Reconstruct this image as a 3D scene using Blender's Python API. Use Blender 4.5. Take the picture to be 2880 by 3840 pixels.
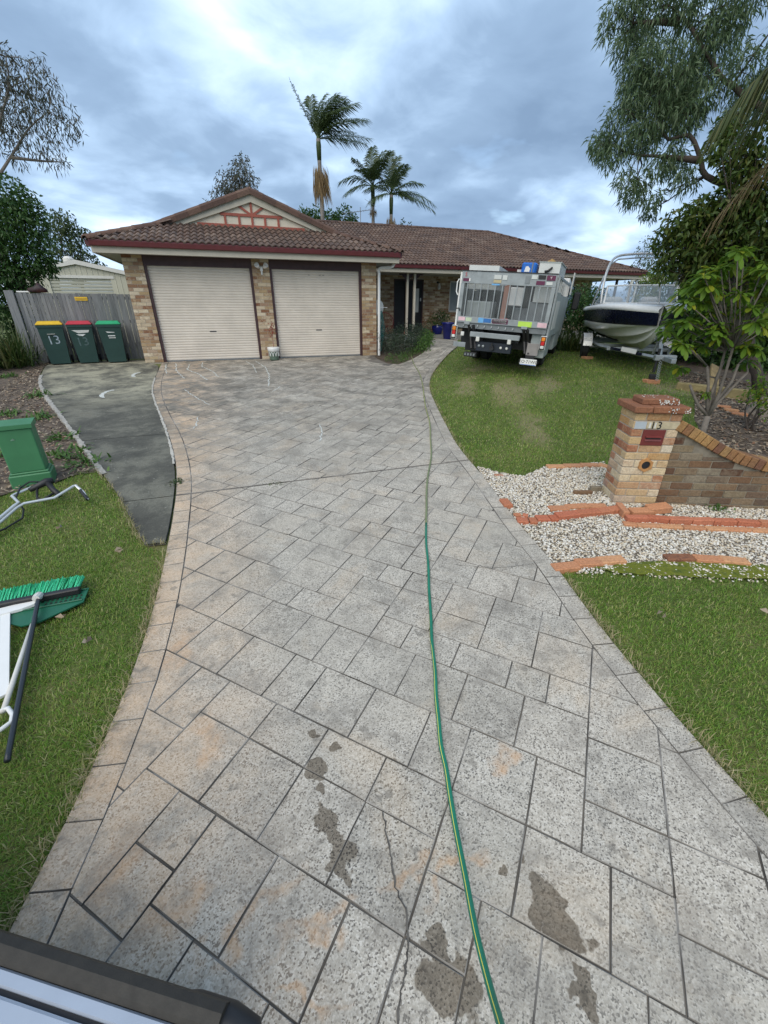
import bpy, math, random
import numpy as np
from mathutils import Vector, Matrix

sc = bpy.context.scene
for o in list(bpy.data.objects):
    bpy.data.objects.remove(o)
COL = sc.collection
rad = math.radians

# ------------------------------------------------------------------ camera
# world frame: X along the garage front, Y into the house, Z up; origin at the foot of the garage opening
CAM = Vector((1.7115, -14.0106, 1.4933))
cd = bpy.data.cameras.new('camera')
cam = bpy.data.objects.new('camera', cd)
COL.objects.link(cam)
cd.sensor_fit = 'VERTICAL'
cd.sensor_height = 38.4
cd.sensor_width = 28.8
cd.lens = 15.75
cd.clip_start = 0.03
cd.clip_end = 2000
cam.matrix_world = (Matrix.Translation(CAM) @ Matrix.Rotation(rad(-19.526), 4, 'Z')
                    @ Matrix.Rotation(rad(90 - 26.242), 4, 'X') @ Matrix.Rotation(rad(0.234), 4, 'Z'))
sc.camera = cam

# ------------------------------------------------------------------ sky and sun
SUN_EL, SUN_AZ = 46.0, 222.0          # azimuth from +Y, clockwise: behind the photographer, to the left
world = bpy.data.worlds.new('World')
sc.world = world
world.use_nodes = True
wn, wl = world.node_tree.nodes, world.node_tree.links
wn.clear()


def N(nodes, t, **kw):
    n = nodes.new(t)
    for k, v in kw.items():
        setattr(n, k, v)
    return n


def wmath(op, a, b=None, clamp=False):
    n = N(wn, 'ShaderNodeMath', operation=op, use_clamp=clamp)
    for i, x in enumerate((a, b)):
        if x is None:
            continue
        if isinstance(x, (int, float)):
            n.inputs[i].default_value = x
        else:
            wl.new(x, n.inputs[i])
    return n.outputs[0]


tc = N(wn, 'ShaderNodeTexCoord')
sep = N(wn, 'ShaderNodeSeparateXYZ')
wl.new(tc.outputs['Generated'], sep.inputs[0])
zc = wmath('ADD', wmath('MAXIMUM', sep.outputs[2], 0.0), 0.22)
cmb = N(wn, 'ShaderNodeCombineXYZ')
wl.new(wmath('DIVIDE', sep.outputs[0], zc), cmb.inputs[0])
wl.new(wmath('DIVIDE', sep.outputs[1], zc), cmb.inputs[1])
cmb.inputs[2].default_value = 3.7


def wnoise(scale, detail, rough, off, dist=0.0):
    mp = N(wn, 'ShaderNodeMapping')
    mp.inputs['Location'].default_value = off
    wl.new(cmb.outputs[0], mp.inputs[0])
    n = N(wn, 'ShaderNodeTexNoise')
    n.inputs['Scale'].default_value = scale
    n.inputs['Detail'].default_value = detail
    n.inputs['Roughness'].default_value = rough
    n.inputs['Distortion'].default_value = dist
    wl.new(mp.outputs[0], n.inputs['Vector'])
    return n.outputs[0]


def wramp(fac, stops):
    r = N(wn, 'ShaderNodeValToRGB')
    el = r.color_ramp.elements
    while len(el) > 1:
        el.remove(el[-1])
    el[0].position = stops[0][0]
    el[0].color = (*stops[0][1], 1)
    for p, c in stops[1:]:
        e = el.new(p)
        e.color = (*c, 1)
    wl.new(fac, r.inputs[0])
    return r.outputs[0]


n1 = wnoise(1.05, 4, 0.5, (20.2, 8.1, 0), 0.35)
n2 = wnoise(3.1, 6, 0.56, (10.1, 21.2, 0), 0.35)
dens = wmath('ADD', wmath('MULTIPLY', n1, 0.72), wmath('MULTIPLY', n2, 0.28))
# thin cloud lets more light through towards the horizon, as the far cloud is seen from its lit side
low = wmath('MULTIPLY', wmath('SUBTRACT', 0.42, sep.outputs[2], clamp=True), 0.22)
dens = wmath('SUBTRACT', dens, low)
cloud = wramp(dens, [(0.29, (0.57, 0.68, 0.80)), (0.35, (0.41, 0.53, 0.68)), (0.41, (0.285, 0.395, 0.54)),
                     (0.48, (0.19, 0.275, 0.395)), (0.60, (0.135, 0.203, 0.305))])
sky = N(wn, 'ShaderNodeTexSky', sky_type='NISHITA', sun_disc=False)
sky.sun_elevation = rad(SUN_EL)
sky.sun_rotation = rad(SUN_AZ)
skyb = N(wn, 'ShaderNodeMixRGB', blend_type='MULTIPLY')
skyb.inputs[0].default_value = 1
skyb.inputs[2].default_value = (0.10, 0.10, 0.10, 1)
wl.new(sky.outputs[0], skyb.inputs[1])
holes = wramp(wnoise(2.6, 4, 0.5, (27.2, 16.2, 2)), [(0.24, (0.25, 0.25, 0.25)), (0.36, (1, 1, 1))])
mx = N(wn, 'ShaderNodeMixRGB')
wl.new(holes, mx.inputs[0])
wl.new(skyb.outputs[0], mx.inputs[1])
wl.new(cloud, mx.inputs[2])
bg = N(wn, 'ShaderNodeBackground')
wl.new(mx.outputs[0], bg.inputs[0])
bg.inputs[1].default_value = 1.0
wo = N(wn, 'ShaderNodeOutputWorld')
wl.new(bg.outputs[0], wo.inputs[0])

sd = bpy.data.lights.new('sun', 'SUN')
sd.energy = 1.5
sd.angle = rad(70)
sd.color = (1.0, 0.915, 0.78)
sun = bpy.data.objects.new('sun', sd)
COL.objects.link(sun)
_d = Vector((math.sin(rad(SUN_AZ)) * math.cos(rad(SUN_EL)), math.cos(rad(SUN_AZ)) * math.cos(rad(SUN_EL)), math.sin(rad(SUN_EL))))
sun.rotation_euler = (-_d).to_track_quat('-Z', 'Y').to_euler()
sun.location = (-5, -20, 30)

vs = sc.view_settings
vs.view_transform = 'Standard'
vs.look = 'None'
vs.gamma = 1
vs.use_curve_mapping = False
vs.exposure = 0.95
sc.render.engine = 'CYCLES'
sc.cycles.use_denoising = True
sc.cycles.max_bounces = 6
sc.cycles.transparent_max_bounces = 12
sc.cycles.sample_clamp_indirect = 6


# ------------------------------------------------------------------ helpers
def ss(t):
    t = np.clip(t, 0, 1)
    return t * t * (3 - 2 * t)


K = 0.04896
YB = [-20, -13.5, -12, -10.4, -8.6, -6.5, -5, -3.5, 10]
XB = [3.6, 3.81, 4.05, 4.42, 4.81, 5.5, 6.0, 6.1, 6.1]


def H(x, y):
    """height of the ground"""
    x = np.asarray(x, float)
    y = np.asarray(y, float)
    s2 = ss((x - np.interp(y, YB, XB)) / 2.5)
    b = 0.24 * ss((y + 10.5) / 4) * s2 * (1 - 0.5 * ss((x - 10) / 3)) + 0.09 * np.exp(-((x - 8.2) / 1.6) ** 2) * ss((y + 5) / 2.5) * s2
    return K * np.minimum(y, 0) + b


def h(x, y):
    return float(H(x, y))


def rot2(a):
    c, s = math.cos(a), math.sin(a)
    return np.array([[c, -s, 0], [s, c, 0], [0, 0, 1.0]])


class MB:
    """collects shapes into one mesh"""
    def __init__(s):
        s.v, s.f = [], []

    def add(s, vs_, fs):
        n = len(s.v)
        s.v += [tuple(map(float, p)) for p in vs_]
        s.f += [tuple(i + n for i in f) for f in fs]
        return s

    def box(s, x0, x1, y0, y1, z0, z1, M=None, c=0.0):
        if c <= 0:
            vs_ = [(x, y, z) for z in (z0, z1) for y in (y0, y1) for x in (x0, x1)]
            fs = [(0, 2, 3, 1), (4, 5, 7, 6), (0, 1, 5, 4), (2, 6, 7, 3), (0, 4, 6, 2), (1, 3, 7, 5)]
        else:
            c = min(c, (x1 - x0) * .45, (y1 - y0) * .45, (z1 - z0) * .45)
            vs_, idx = [], {}
            for ix, x in enumerate((x0, x1)):
                for iy, y in enumerate((y0, y1)):
                    for iz, z in enumerate((z0, z1)):
                        sx, sy, sz = 1 - 2 * ix, 1 - 2 * iy, 1 - 2 * iz
                        for a in range(3):
                            p = [x + sx * c, y + sy * c, z + sz * c]
                            p[a] = (x, y, z)[a]
                            idx[(ix, iy, iz, a)] = len(vs_)
                            vs_.append(tuple(p))
            g = lambda *k: idx[k]
            fs = []
            for i in (0, 1):
                q = [g(i, 0, 0, 0), g(i, 1, 0, 0), g(i, 1, 1, 0), g(i, 0, 1, 0)]
                fs.append(tuple(q if i else q[::-1]))
                q = [g(0, i, 0, 1), g(0, i, 1, 1), g(1, i, 1, 1), g(1, i, 0, 1)]
                fs.append(tuple(q if i else q[::-1]))
                q = [g(0, 0, i, 2), g(1, 0, i, 2), g(1, 1, i, 2), g(0, 1, i, 2)]
                fs.append(tuple(q if i else q[::-1]))
            for i in (0, 1):
                for j in (0, 1):
                    fs.append((g(0, i, j, 1), g(1, i, j, 1), g(1, i, j, 2), g(0, i, j, 2)))
                    fs.append((g(i, 0, j, 0), g(i, 1, j, 0), g(i, 1, j, 2), g(i, 0, j, 2)))
                    fs.append((g(i, j, 0, 0), g(i, j, 1, 0), g(i, j, 1, 1), g(i, j, 0, 1)))
                    for k in (0, 1):
                        fs.append((g(i, j, k, 0), g(i, j, k, 1), g(i, j, k, 2)))
        if M is not None:
            vs_ = [tuple(M @ Vector(p)) for p in vs_]
        return s.add(vs_, fs)

    def tube(s, path, r, n=8, cap=True, flat=None):
        P = [Vector(p) for p in path]
        rr = r if isinstance(r, (list, tuple)) else [r] * len(P)
        ring, up = [], None
        for i, p in enumerate(P):
            t = (P[min(i + 1, len(P) - 1)] - P[max(i - 1, 0)])
            t = t.normalized() if t.length > 1e-9 else Vector((0, 0, 1))
            if up is None:
                up = Vector((0, 0, 1)) if abs(t.z) < .9 else Vector((1, 0, 0))
            a = t.cross(up)
            a = a.normalized() if a.length > 1e-6 else t.orthogonal().normalized()
            b = a.cross(t).normalized()
            up = b
            for k in range(n):
                q = 2 * math.pi * k / n
                ring.append(p + a * (math.cos(q) * rr[i]) + b * (math.sin(q) * rr[i] * (flat or 1)))
        fs = []
        for i in range(len(P) - 1):
            for k in range(n):
                a0, a1 = i * n + k, i * n + (k + 1) % n
                fs.append((a0, a1, a1 + n, a0 + n))
        if cap:
            fs.append(tuple(range(n))[::-1])
            fs.append(tuple(range((len(P) - 1) * n, len(P) * n)))
        return s.add(ring, fs)

    def lathe(s, prof, n=16, c=(0, 0, 0), M=None):
        vs_, fs = [], []
        for r, z in prof:
            for k in range(n):
                q = 2 * math.pi * k / n
                vs_.append(Vector((r * math.cos(q), r * math.sin(q), z)))
        for i in range(len(prof) - 1):
            for k in range(n):
                a, b = i * n + k, i * n + (k + 1) % n
                fs.append((a, b, b + n, a + n))
        if prof[0][0] > 1e-6:
            fs.append(tuple(range(n))[::-1])
        if prof[-1][0] > 1e-6:
            fs.append(tuple(range((len(prof) - 1) * n, len(prof) * n)))
        M = M or Matrix.Translation(Vector(c))
        return s.add([M @ p for p in vs_], fs)

    def prism(s, poly, axis, a0, a1, M=None):
        """outline in the two other axes, extruded along axis from a0 to a1"""
        n = len(poly)
        vs_ = []
        for a in (a0, a1):
            for u, w in poly:
                p = [u, w]
                p.insert(axis, a)
                vs_.append(Vector(p))
        fs = [tuple(range(n))[::-1], tuple(range(n, 2 * n))]
        fs += [(i, (i + 1) % n, n + (i + 1) % n, n + i) for i in range(n)]
        if M is not None:
            vs_ = [M @ p for p in vs_]
        return s.add(vs_, fs)

    def mesh(s, name, smooth=False):
        me = bpy.data.meshes.new(name)
        me.from_pydata(s.v, [], s.f)
        me.validate()
        if smooth:
            for p in me.polygons:
                p.use_smooth = True
        me.update()
        return me

    def build(s, name, mat, parent=None, smooth=False, M=None, recalc=True):
        if M is not None:
            s.v = [tuple(M @ Vector(p)) for p in s.v]
        me = s.mesh(name, smooth)
        if recalc:
            import bmesh
            bm = bmesh.new()
            bm.from_mesh(me)
            bmesh.ops.recalc_face_normals(bm, faces=bm.faces)
            bm.to_mesh(me)
            bm.free()
        me.materials.append(mat)
        return link(name, me, parent)


def link(name, me, parent=None, loc=None, rz=None):
    o = bpy.data.objects.new(name, me)
    COL.objects.link(o)
    if loc is not None:
        o.location = loc
    if rz is not None:
        o.rotation_euler = (0, 0, rz)
    if parent is not None:
        o.parent = parent
        o.matrix_parent_inverse = Matrix.Identity(4)
    return o


def np_mesh(name, V, F, mat, parent=None, smooth=False):
    V = np.asarray(V, np.float32).reshape(-1, 3)
    F = np.asarray(F, np.int32)
    me = bpy.data.meshes.new(name)
    m, k = F.shape
    me.vertices.add(len(V))
    me.vertices.foreach_set('co', V.ravel())
    me.loops.add(m * k)
    me.loops.foreach_set('vertex_index', F.ravel())
    me.polygons.add(m)
    me.polygons.foreach_set('loop_start', np.arange(0, m * k, k, dtype=np.int32))
    me.polygons.foreach_set('loop_total', np.full(m, k, np.int32))
    if smooth:
        me.polygons.foreach_set('use_smooth', np.ones(m, bool))
    me.update(calc_edges=True)
    me.materials.append(mat)
    return link(name, me, parent)


def tag(o, label, cat, group=None):
    o['label'] = label
    o['category'] = cat
    if group:
        o['group'] = group
    return o


def thing(name, label, cat, loc=(0, 0, 0), rz=0.0, group=None, M=None):
    o = bpy.data.objects.new(name, None)
    COL.objects.link(o)
    if M is not None:
        o.matrix_world = M
    else:
        o.location = loc
        o.rotation_euler = (0, 0, rz)
    o.empty_display_size = .1
    return tag(o, label, cat, group)


def struct(o, kind='structure'):
    o['kind'] = kind
    return o


def text(s, size, mat, parent, M, name='lettering', align='CENTER', ext=0.0008):
    c = bpy.data.curves.new(name, 'FONT')
    c.body = s
    c.size = size
    c.align_x = align
    c.align_y = 'CENTER'
    c.extrude = ext
    c.resolution_u = 3
    t = bpy.data.objects.new(name, c)
    COL.objects.link(t)
    bpy.context.view_layer.update()
    me = bpy.data.meshes.new_from_object(t.evaluated_get(bpy.context.evaluated_depsgraph_get()))
    bpy.data.objects.remove(t)
    me.name = name
    me.materials.clear()
    me.materials.append(mat)
    o = link(name, me, parent)
    o.matrix_basis = M
    return o


def face_M(p, ax, up):
    """matrix whose X runs along ax, Y along up, at p"""
    ax, up = Vector(ax).normalized(), Vector(up).normalized()
    n = ax.cross(up)
    m = Matrix((ax, up, n)).transposed().to_4x4()
    m.translation = Vector(p)
    return m


# ------------------------------------------------------------------ materials
def lin(r, g, b):
    f = lambda c: ((c / 255 + .055) / 1.055) ** 2.4 if c > 10 else c / 255 / 12.92
    return (f(r), f(g), f(b))


def newmat(name):
    m = bpy.data.materials.new(name)
    m.use_nodes = True
    nt = m.node_tree
    b = nt.nodes['Principled BSDF']
    return m, nt, b


def mixc(nt, fac, a, b, mode='MIX'):
    n = nt.nodes.new('ShaderNodeMixRGB')
    n.blend_type = mode
    for i, x in enumerate((fac, a, b)):
        if isinstance(x, (int, float)):
            n.inputs[i].default_value = x
        elif isinstance(x, tuple):
            n.inputs[i].default_value = (*x[:3], 1)
        else:
            nt.links.new(x, n.inputs[i])
    return n.outputs[0]


def noise(nt, vec, scale, detail=3, rough=.55, dist=0.0):
    n = nt.nodes.new('ShaderNodeTexNoise')
    n.inputs['Scale'].default_value = scale
    n.inputs['Detail'].default_value = detail
    n.inputs['Roughness'].default_value = rough
    n.inputs['Distortion'].default_value = dist
    if vec is not None:
        nt.links.new(vec, n.inputs['Vector'])
    return n.outputs[0]


def ramp(nt, fac, stops):
    r = nt.nodes.new('ShaderNodeValToRGB')
    el = r.color_ramp.elements
    el[0].position = stops[0][0]
    c = stops[0][1]
    el[0].color = (*c, 1) if isinstance(c, tuple) else (c, c, c, 1)
    c = stops[-1][1]
    el[1].position = stops[-1][0]
    el[1].color = (*c, 1) if isinstance(c, tuple) else (c, c, c, 1)
    for p, c in stops[1:-1]:
        e = el.new(p)
        e.color = (*c, 1) if isinstance(c, tuple) else (c, c, c, 1)
    nt.links.new(fac, r.inputs[0])
    return r.outputs[0]


def nmath(nt, op, a, b=None, clamp=False):
    n = nt.nodes.new('ShaderNodeMath')
    n.operation = op
    n.use_clamp = clamp
    for i, x in enumerate((a, b)):
        if x is None:
            continue
        if isinstance(x, (int, float)):
            n.inputs[i].default_value = x
        else:
            nt.links.new(x, n.inputs[i])
    return n.outputs[0]


def pos(nt):
    return nt.nodes.new('ShaderNodeNewGeometry').outputs['Position']


def objc(nt):
    return nt.nodes.new('ShaderNodeTexCoord').outputs['Object']


def bump(nt, b, height, strength=.3, dist=.01):
    n = nt.nodes.new('ShaderNodeBump')
    n.inputs['Strength'].default_value = strength
    n.inputs['Distance'].default_value = dist
    nt.links.new(height, n.inputs['Height'])
    nt.links.new(n.outputs[0], b.inputs['Normal'])


def piece_random(nt):
    """a random number for each piece: object and loose island together"""
    a = nt.nodes.new('ShaderNodeObjectInfo').outputs['Random']
    b = nt.nodes.new('ShaderNodeNewGeometry').outputs['Random Per Island']
    return nmath(nt, 'FRACT', nmath(nt, 'ADD', a, b))


def plain(name, col, rough=.6, metal=0.0, var=.18, scale=6.0, bmp=0.0, bscale=60, col2=None, space='obj', spec=.5, detail=4):
    m, nt, b = newmat(name)
    v = pos(nt) if space == 'pos' else objc(nt)
    f = ramp(nt, noise(nt, v, scale, detail, .6), [(.35, 0.0), (.68, 1.0)])
    c2 = col2 or tuple(c * (1 - var) for c in col)
    nt.links.new(mixc(nt, f, col, c2), b.inputs['Base Color'])
    b.inputs['Metallic'].default_value = metal
    b.inputs['Specular IOR Level'].default_value = spec
    f2 = nmath(nt, 'ADD', nmath(nt, 'MULTIPLY', noise(nt, v, scale * 2.3, 3), .2), rough - .1)
    nt.links.new(f2, b.inputs['Roughness'])
    if bmp:
        bump(nt, b, noise(nt, v, bscale, 4), bmp, .01)
    return m


def leafmat(name, cols, rough=.5, trans=.25, spec=.35):
    m, nt, b = newmat(name)
    n = len(cols)
    st = [(i / max(1, n - 1), c) for i, c in enumerate(cols)]
    r = nt.nodes.new('ShaderNodeNewGeometry').outputs['Random Per Island']
    col = ramp(nt, r, st)
    col = mixc(nt, nmath(nt, 'MULTIPLY', noise(nt, pos(nt), 1.3, 2), .55), col, tuple(c * .55 for c in cols[0]))
    nt.links.new(col, b.inputs['Base Color'])
    b.inputs['Roughness'].default_value = rough
    b.inputs['Specular IOR Level'].default_value = spec
    t = nt.nodes.new('ShaderNodeBsdfTranslucent')
    nt.links.new(col, t.inputs[0])
    mxs = nt.nodes.new('ShaderNodeMixShader')
    mxs.inputs[0].default_value = trans
    nt.links.new(b.outputs[0], mxs.inputs[1])
    nt.links.new(t.outputs[0], mxs.inputs[2])
    nt.links.new(mxs.outputs[0], nt.nodes['Material Output'].inputs[0])
    return m


def blobs(nt, p, spots, warp=.09, wscale=7, sharp=9):
    """mask with a few blots at given ground places: (x, y, rx, ry, angle)"""
    w = nt.nodes.new('ShaderNodeTexNoise')
    w.inputs['Scale'].default_value = wscale
    w.inputs['Detail'].default_value = 3
    nt.links.new(p, w.inputs['Vector'])
    vsub = nt.nodes.new('ShaderNodeVectorMath')
    vsub.operation = 'SUBTRACT'
    nt.links.new(w.outputs['Color'], vsub.inputs[0])
    vsub.inputs[1].default_value = (.5, .5, .5)
    vm = nt.nodes.new('ShaderNodeVectorMath')
    vm.operation = 'SCALE'
    vm.inputs['Scale'].default_value = warp * 2
    nt.links.new(vsub.outputs[0], vm.inputs[0])
    va = nt.nodes.new('ShaderNodeVectorMath')
    va.operation = 'ADD'
    nt.links.new(p, va.inputs[0])
    nt.links.new(vm.outputs[0], va.inputs[1])
    out = None
    for (x, y, rx, ry, a) in spots:
        mp = nt.nodes.new('ShaderNodeMapping')
        mp.vector_type = 'TEXTURE'
        mp.inputs['Location'].default_value = (x, y, 0)
        mp.inputs['Rotation'].default_value = (0, 0, a)
        mp.inputs['Scale'].default_value = (rx, ry, 1e4)
        nt.links.new(va.outputs[0], mp.inputs[0])
        ln = nt.nodes.new('ShaderNodeVectorMath')
        ln.operation = 'LENGTH'
        nt.links.new(mp.outputs[0], ln.inputs[0])
        f = nmath(nt, 'MULTIPLY', nmath(nt, 'SUBTRACT', 1.0, ln.outputs['Value']), sharp, clamp=True)
        out = f if out is None else nmath(nt, 'MAXIMUM', out, f)
    return out


WET = [(1.86, -12.97, 0.045, 0.154, 0.12), (1.86, -13.07, 0.036, 0.077, 0.2), (1.89, -12.46, 0.028, 0.038, 0), (1.97, -12.56, 0.028, 0.038, 0), (1.83, -12.66, 0.038, 0.064, 0), (1.84, -12.76, 0.026, 0.038, 0), (2.12, -13.42, 0.049, 0.064, 0.3), (2.14, -13.54, 0.077, 0.128, 0.9), (2.62, -13.46, 0.096, 0.077, 0.2), (2.55, -13.48, 0.038, 0.064, 0), (2.62, -13.57, 0.077, 0.064, 0.4), (2.57, -13.72, 0.038, 0.058, 0.3), (2.5, -13.32, 0.023, 0.018, 0), (2.585, -13.315, 0.02, 0.026, 0)]


def mat_paving():
    m, nt, b = newmat('stamped_concrete')
    p = pos(nt)
    sx = nt.nodes.new('ShaderNodeSeparateXYZ')
    nt.links.new(p, sx.inputs[0])
    base = ramp(nt, noise(nt, p, 1.3, 5, .65), [(.3, (.30, .28, .24)), (.5, (.41, .385, .335)), (.7, (.34, .325, .285))])
    # worn aggregate: pale and dark chips
    vo = nt.nodes.new('ShaderNodeTexVoronoi')
    vo.inputs['Scale'].default_value = 165
    vo.inputs['Randomness'].default_value = 1
    nt.links.new(p, vo.inputs['Vector'])
    cs = nt.nodes.new('ShaderNodeSeparateColor')
    nt.links.new(vo.outputs['Color'], cs.inputs[0])
    chip = ramp(nt, cs.outputs[0], [(.0, (.035, .035, .035)), (.13, (.08, .08, .08)), (.2, (.35, .33, .295)), (.5, (.44, .415, .37)), (.8, (.58, .555, .505)), (1, (.66, .64, .60))])
    expo = ramp(nt, noise(nt, p, .9, 4, .6), [(.28, .25), (.55, .9)])
    c = mixc(nt, nmath(nt, 'MULTIPLY', expo, .92), base, chip)
    # rust-pink release colour left in places
    pk = ramp(nt, noise(nt, p, 1.5, 6, .68, .7), [(.52, 0.0), (.64, .32), (.77, .6)])
    c = mixc(nt, pk, c, mixc(nt, .35, (.54, .395, .245), chip))
    # the left margin kept most of that colour
    edge = nmath(nt, 'MULTIPLY', nmath(nt, 'SUBTRACT', 1.85, sx.outputs[0]), 1.0, clamp=True)
    edge = nmath(nt, 'MULTIPLY', edge, ramp(nt, noise(nt, p, 2.6, 6, .7, .6), [(.28, .2), (.58, .95)]))
    c = mixc(nt, edge, c, mixc(nt, .3, (.60, .40, .235), chip))
    rust = blobs(nt, p, [(1.22, -13.0, .16, .10, .5), (1.5, -13.12, .24, .05, .35), (1.72, -13.22, .2, .035, .1), (1.0, -12.75, .12, .14, .2), (2.15, -13.17, .2, .03, -.1), (1.65, -13.42, .2, .02, -.2), (2.35, -13.25, .14, .04, .1), (2.75, -12.95, .07, .09, 0), (1.3, -12.3, .1, .16, .2), (1.15, -11.6, .1, .2, 0)], .22, 5, 1.6)
    rust = nmath(nt, 'MULTIPLY', rust, ramp(nt, noise(nt, p, 14, 5, .7), [(.3, .2), (.58, .9)]))
    c = mixc(nt, rust, c, mixc(nt, .25, (.56, .34, .18), chip))
    # black mould, heavier in the upper part
    far = nmath(nt, 'ADD', nmath(nt, 'MULTIPLY', nmath(nt, 'ADD', sx.outputs[1], 9.8), .2, clamp=True), .2)
    md = nmath(nt, 'MULTIPLY', far, ramp(nt, noise(nt, p, 2.3, 8, .75, .4), [(.38, 0.0), (.62, .92)]))
    c = mixc(nt, md, c, (.12, .115, .10))
    md2 = ramp(nt, noise(nt, p, 3.6, 7, .75, .4), [(.47, 0.0), (.66, .68)])
    c = mixc(nt, md2, c, (.18, .17, .155))
    md3 = ramp(nt, noise(nt, p, 11, 3, .5), [(.64, 0.0), (.71, .6)])
    c = mixc(nt, md3, c, (.15, .14, .125))
    # a slightly different tone for every stamp
    c = mixc(nt, .13, c, ramp(nt, piece_random(nt), [(0, (.24, .22, .2)), (.5, (.46, .43, .39)), (1, (.58, .50, .42))]))
    c = mixc(nt, 1.0, c, (1.08, 1.05, 1.0), 'MULTIPLY')
    wet = blobs(nt, p, WET, .11, 10)
    c = mixc(nt, nmath(nt, 'MULTIPLY', wet, .85), c, mixc(nt, .9, c, (.25, .205, .15), 'MULTIPLY'))
    nt.links.new(c, b.inputs['Base Color'])
    nt.links.new(nmath(nt, 'SUBTRACT', .88, nmath(nt, 'MULTIPLY', wet, .3)), b.inputs['Roughness'])
    b.inputs['Specular IOR Level'].default_value = .3
    hgt = nmath(nt, 'ADD', nmath(nt, 'MULTIPLY', vo.outputs['Distance'], .35), nmath(nt, 'MULTIPLY', noise(nt, p, 9, 5), 2.4))
    bump(nt, b, hgt, .4, .006)
    return m


def mat_strip():
    m, nt, b = newmat('stained_concrete')
    p = pos(nt)
    sx = nt.nodes.new('ShaderNodeSeparateXYZ')
    nt.links.new(p, sx.inputs[0])
    g = ramp(nt, noise(nt, p, 1.6, 8, .72, .3), [(.32, (.05, .049, .043)), (.5, (.095, .095, .083)), (.62, (.18, .18, .155)), (.75, (.14, .125, .10))])
    up = nmath(nt, 'MULTIPLY', nmath(nt, 'ADD', sx.outputs[1], 5.2), .55, clamp=True)
    pale = nmath(nt, 'MULTIPLY', up, ramp(nt, noise(nt, p, 1.9, 8, .72, .3), [(.42, .05), (.6, .85)]))
    c = mixc(nt, pale, g, (.42, .41, .33))
    c = mixc(nt, 1.0, c, ramp(nt, noise(nt, p, 80, 3, .7), [(.3, .7), (.7, 1.2)]), 'MULTIPLY')
    c = mixc(nt, ramp(nt, noise(nt, p, 30, 2, .5), [(.70, 0.0), (.74, .5)]), c, (.5, .5, .47))
    c = mixc(nt, 1.0, c, (.93, .90, .82), 'MULTIPLY')
    nt.links.new(c, b.inputs['Base Color'])
    b.inputs['Roughness'].default_value = .8
    bump(nt, b, noise(nt, p, 45, 4), .3, .006)
    return m


def mat_brick(name, stops, mottled=.35):
    m, nt, b = newmat(name)
    r = piece_random(nt)
    p = pos(nt)
    c = ramp(nt, r, stops)
    c2 = ramp(nt, nmath(nt, 'FRACT', nmath(nt, 'MULTIPLY', r, 7.31)), stops)
    f = ramp(nt, noise(nt, p, 13, 4, .6, .5), [(.48, 0.0), (.56, 1.0)])
    c = mixc(nt, nmath(nt, 'MULTIPLY', f, mottled), c, c2)
    c = mixc(nt, 1.0, c, ramp(nt, noise(nt, p, 60, 4, .65), [(.28, .66), (.6, 1.08)]), 'MULTIPLY')
    c = mixc(nt, ramp(nt, noise(nt, p, 2.1, 4, .6), [(.55, 0.0), (.78, .4)]), c, (.11, .10, .085))
    nt.links.new(c, b.inputs['Base Color'])
    b.inputs['Roughness'].default_value = .9
    b.inputs['Specular IOR Level'].default_value = .25
    bump(nt, b, noise(nt, p, 38, 5, .65), .55, .012)
    return m


def mat_ground():
    m, nt, b = newmat('lawn_soil')
    p = pos(nt)
    c = ramp(nt, noise(nt, p, 1.4, 5, .65), [(.3, (.08, .12, .02)), (.5, (.125, .17, .032)), (.7, (.22, .205, .075))])
    c = mixc(nt, ramp(nt, noise(nt, p, 55, 3, .7), [(.35, 0.0), (.7, .65)]), c, (.045, .055, .014))
    c = mixc(nt, ramp(nt, noise(nt, p, 26, 3, .6), [(.56, 0.0), (.68, .55)]), c, (.24, .2, .1))
    bare = blobs(nt, p, [(8.35, -6.1, .35, 1.5, -.72), (6.95, -5.1, .3, 1.3, -.72), (7.3, -6.3, .5, 1.5, -.55), (9.3, -4.2, .9, .5, -.7), (8.0, -3.9, .6, .45, -.7), (6.4, -8.3, .35, 1.0, -.5), (11.2, -6.9, 1.0, .8, .4)], .55, 1.8, 2.0)
    c = mixc(nt, nmath(nt, 'MULTIPLY', bare, .6), c, (.27, .22, .125))
    nt.links.new(c, b.inputs['Base Color'])
    b.inputs['Roughness'].default_value = .95
    bump(nt, b, noise(nt, p, 50, 5, .7), .7, .03)
    return m


def mat_islands(name, stops, rough=.8, bmp=.2, bs=80):
    m, nt, b = newmat(name)
    c = ramp(nt, piece_random(nt), stops)
    p = pos(nt)
    c = mixc(nt, 1.0, c, ramp(nt, noise(nt, p, bs, 3, .6), [(.3, .75), (.65, 1.08)]), 'MULTIPLY')
    nt.links.new(c, b.inputs['Base Color'])
    b.inputs['Roughness'].default_value = rough
    bump(nt, b, noise(nt, p, bs, 3), bmp, .01)
    return m


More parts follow.
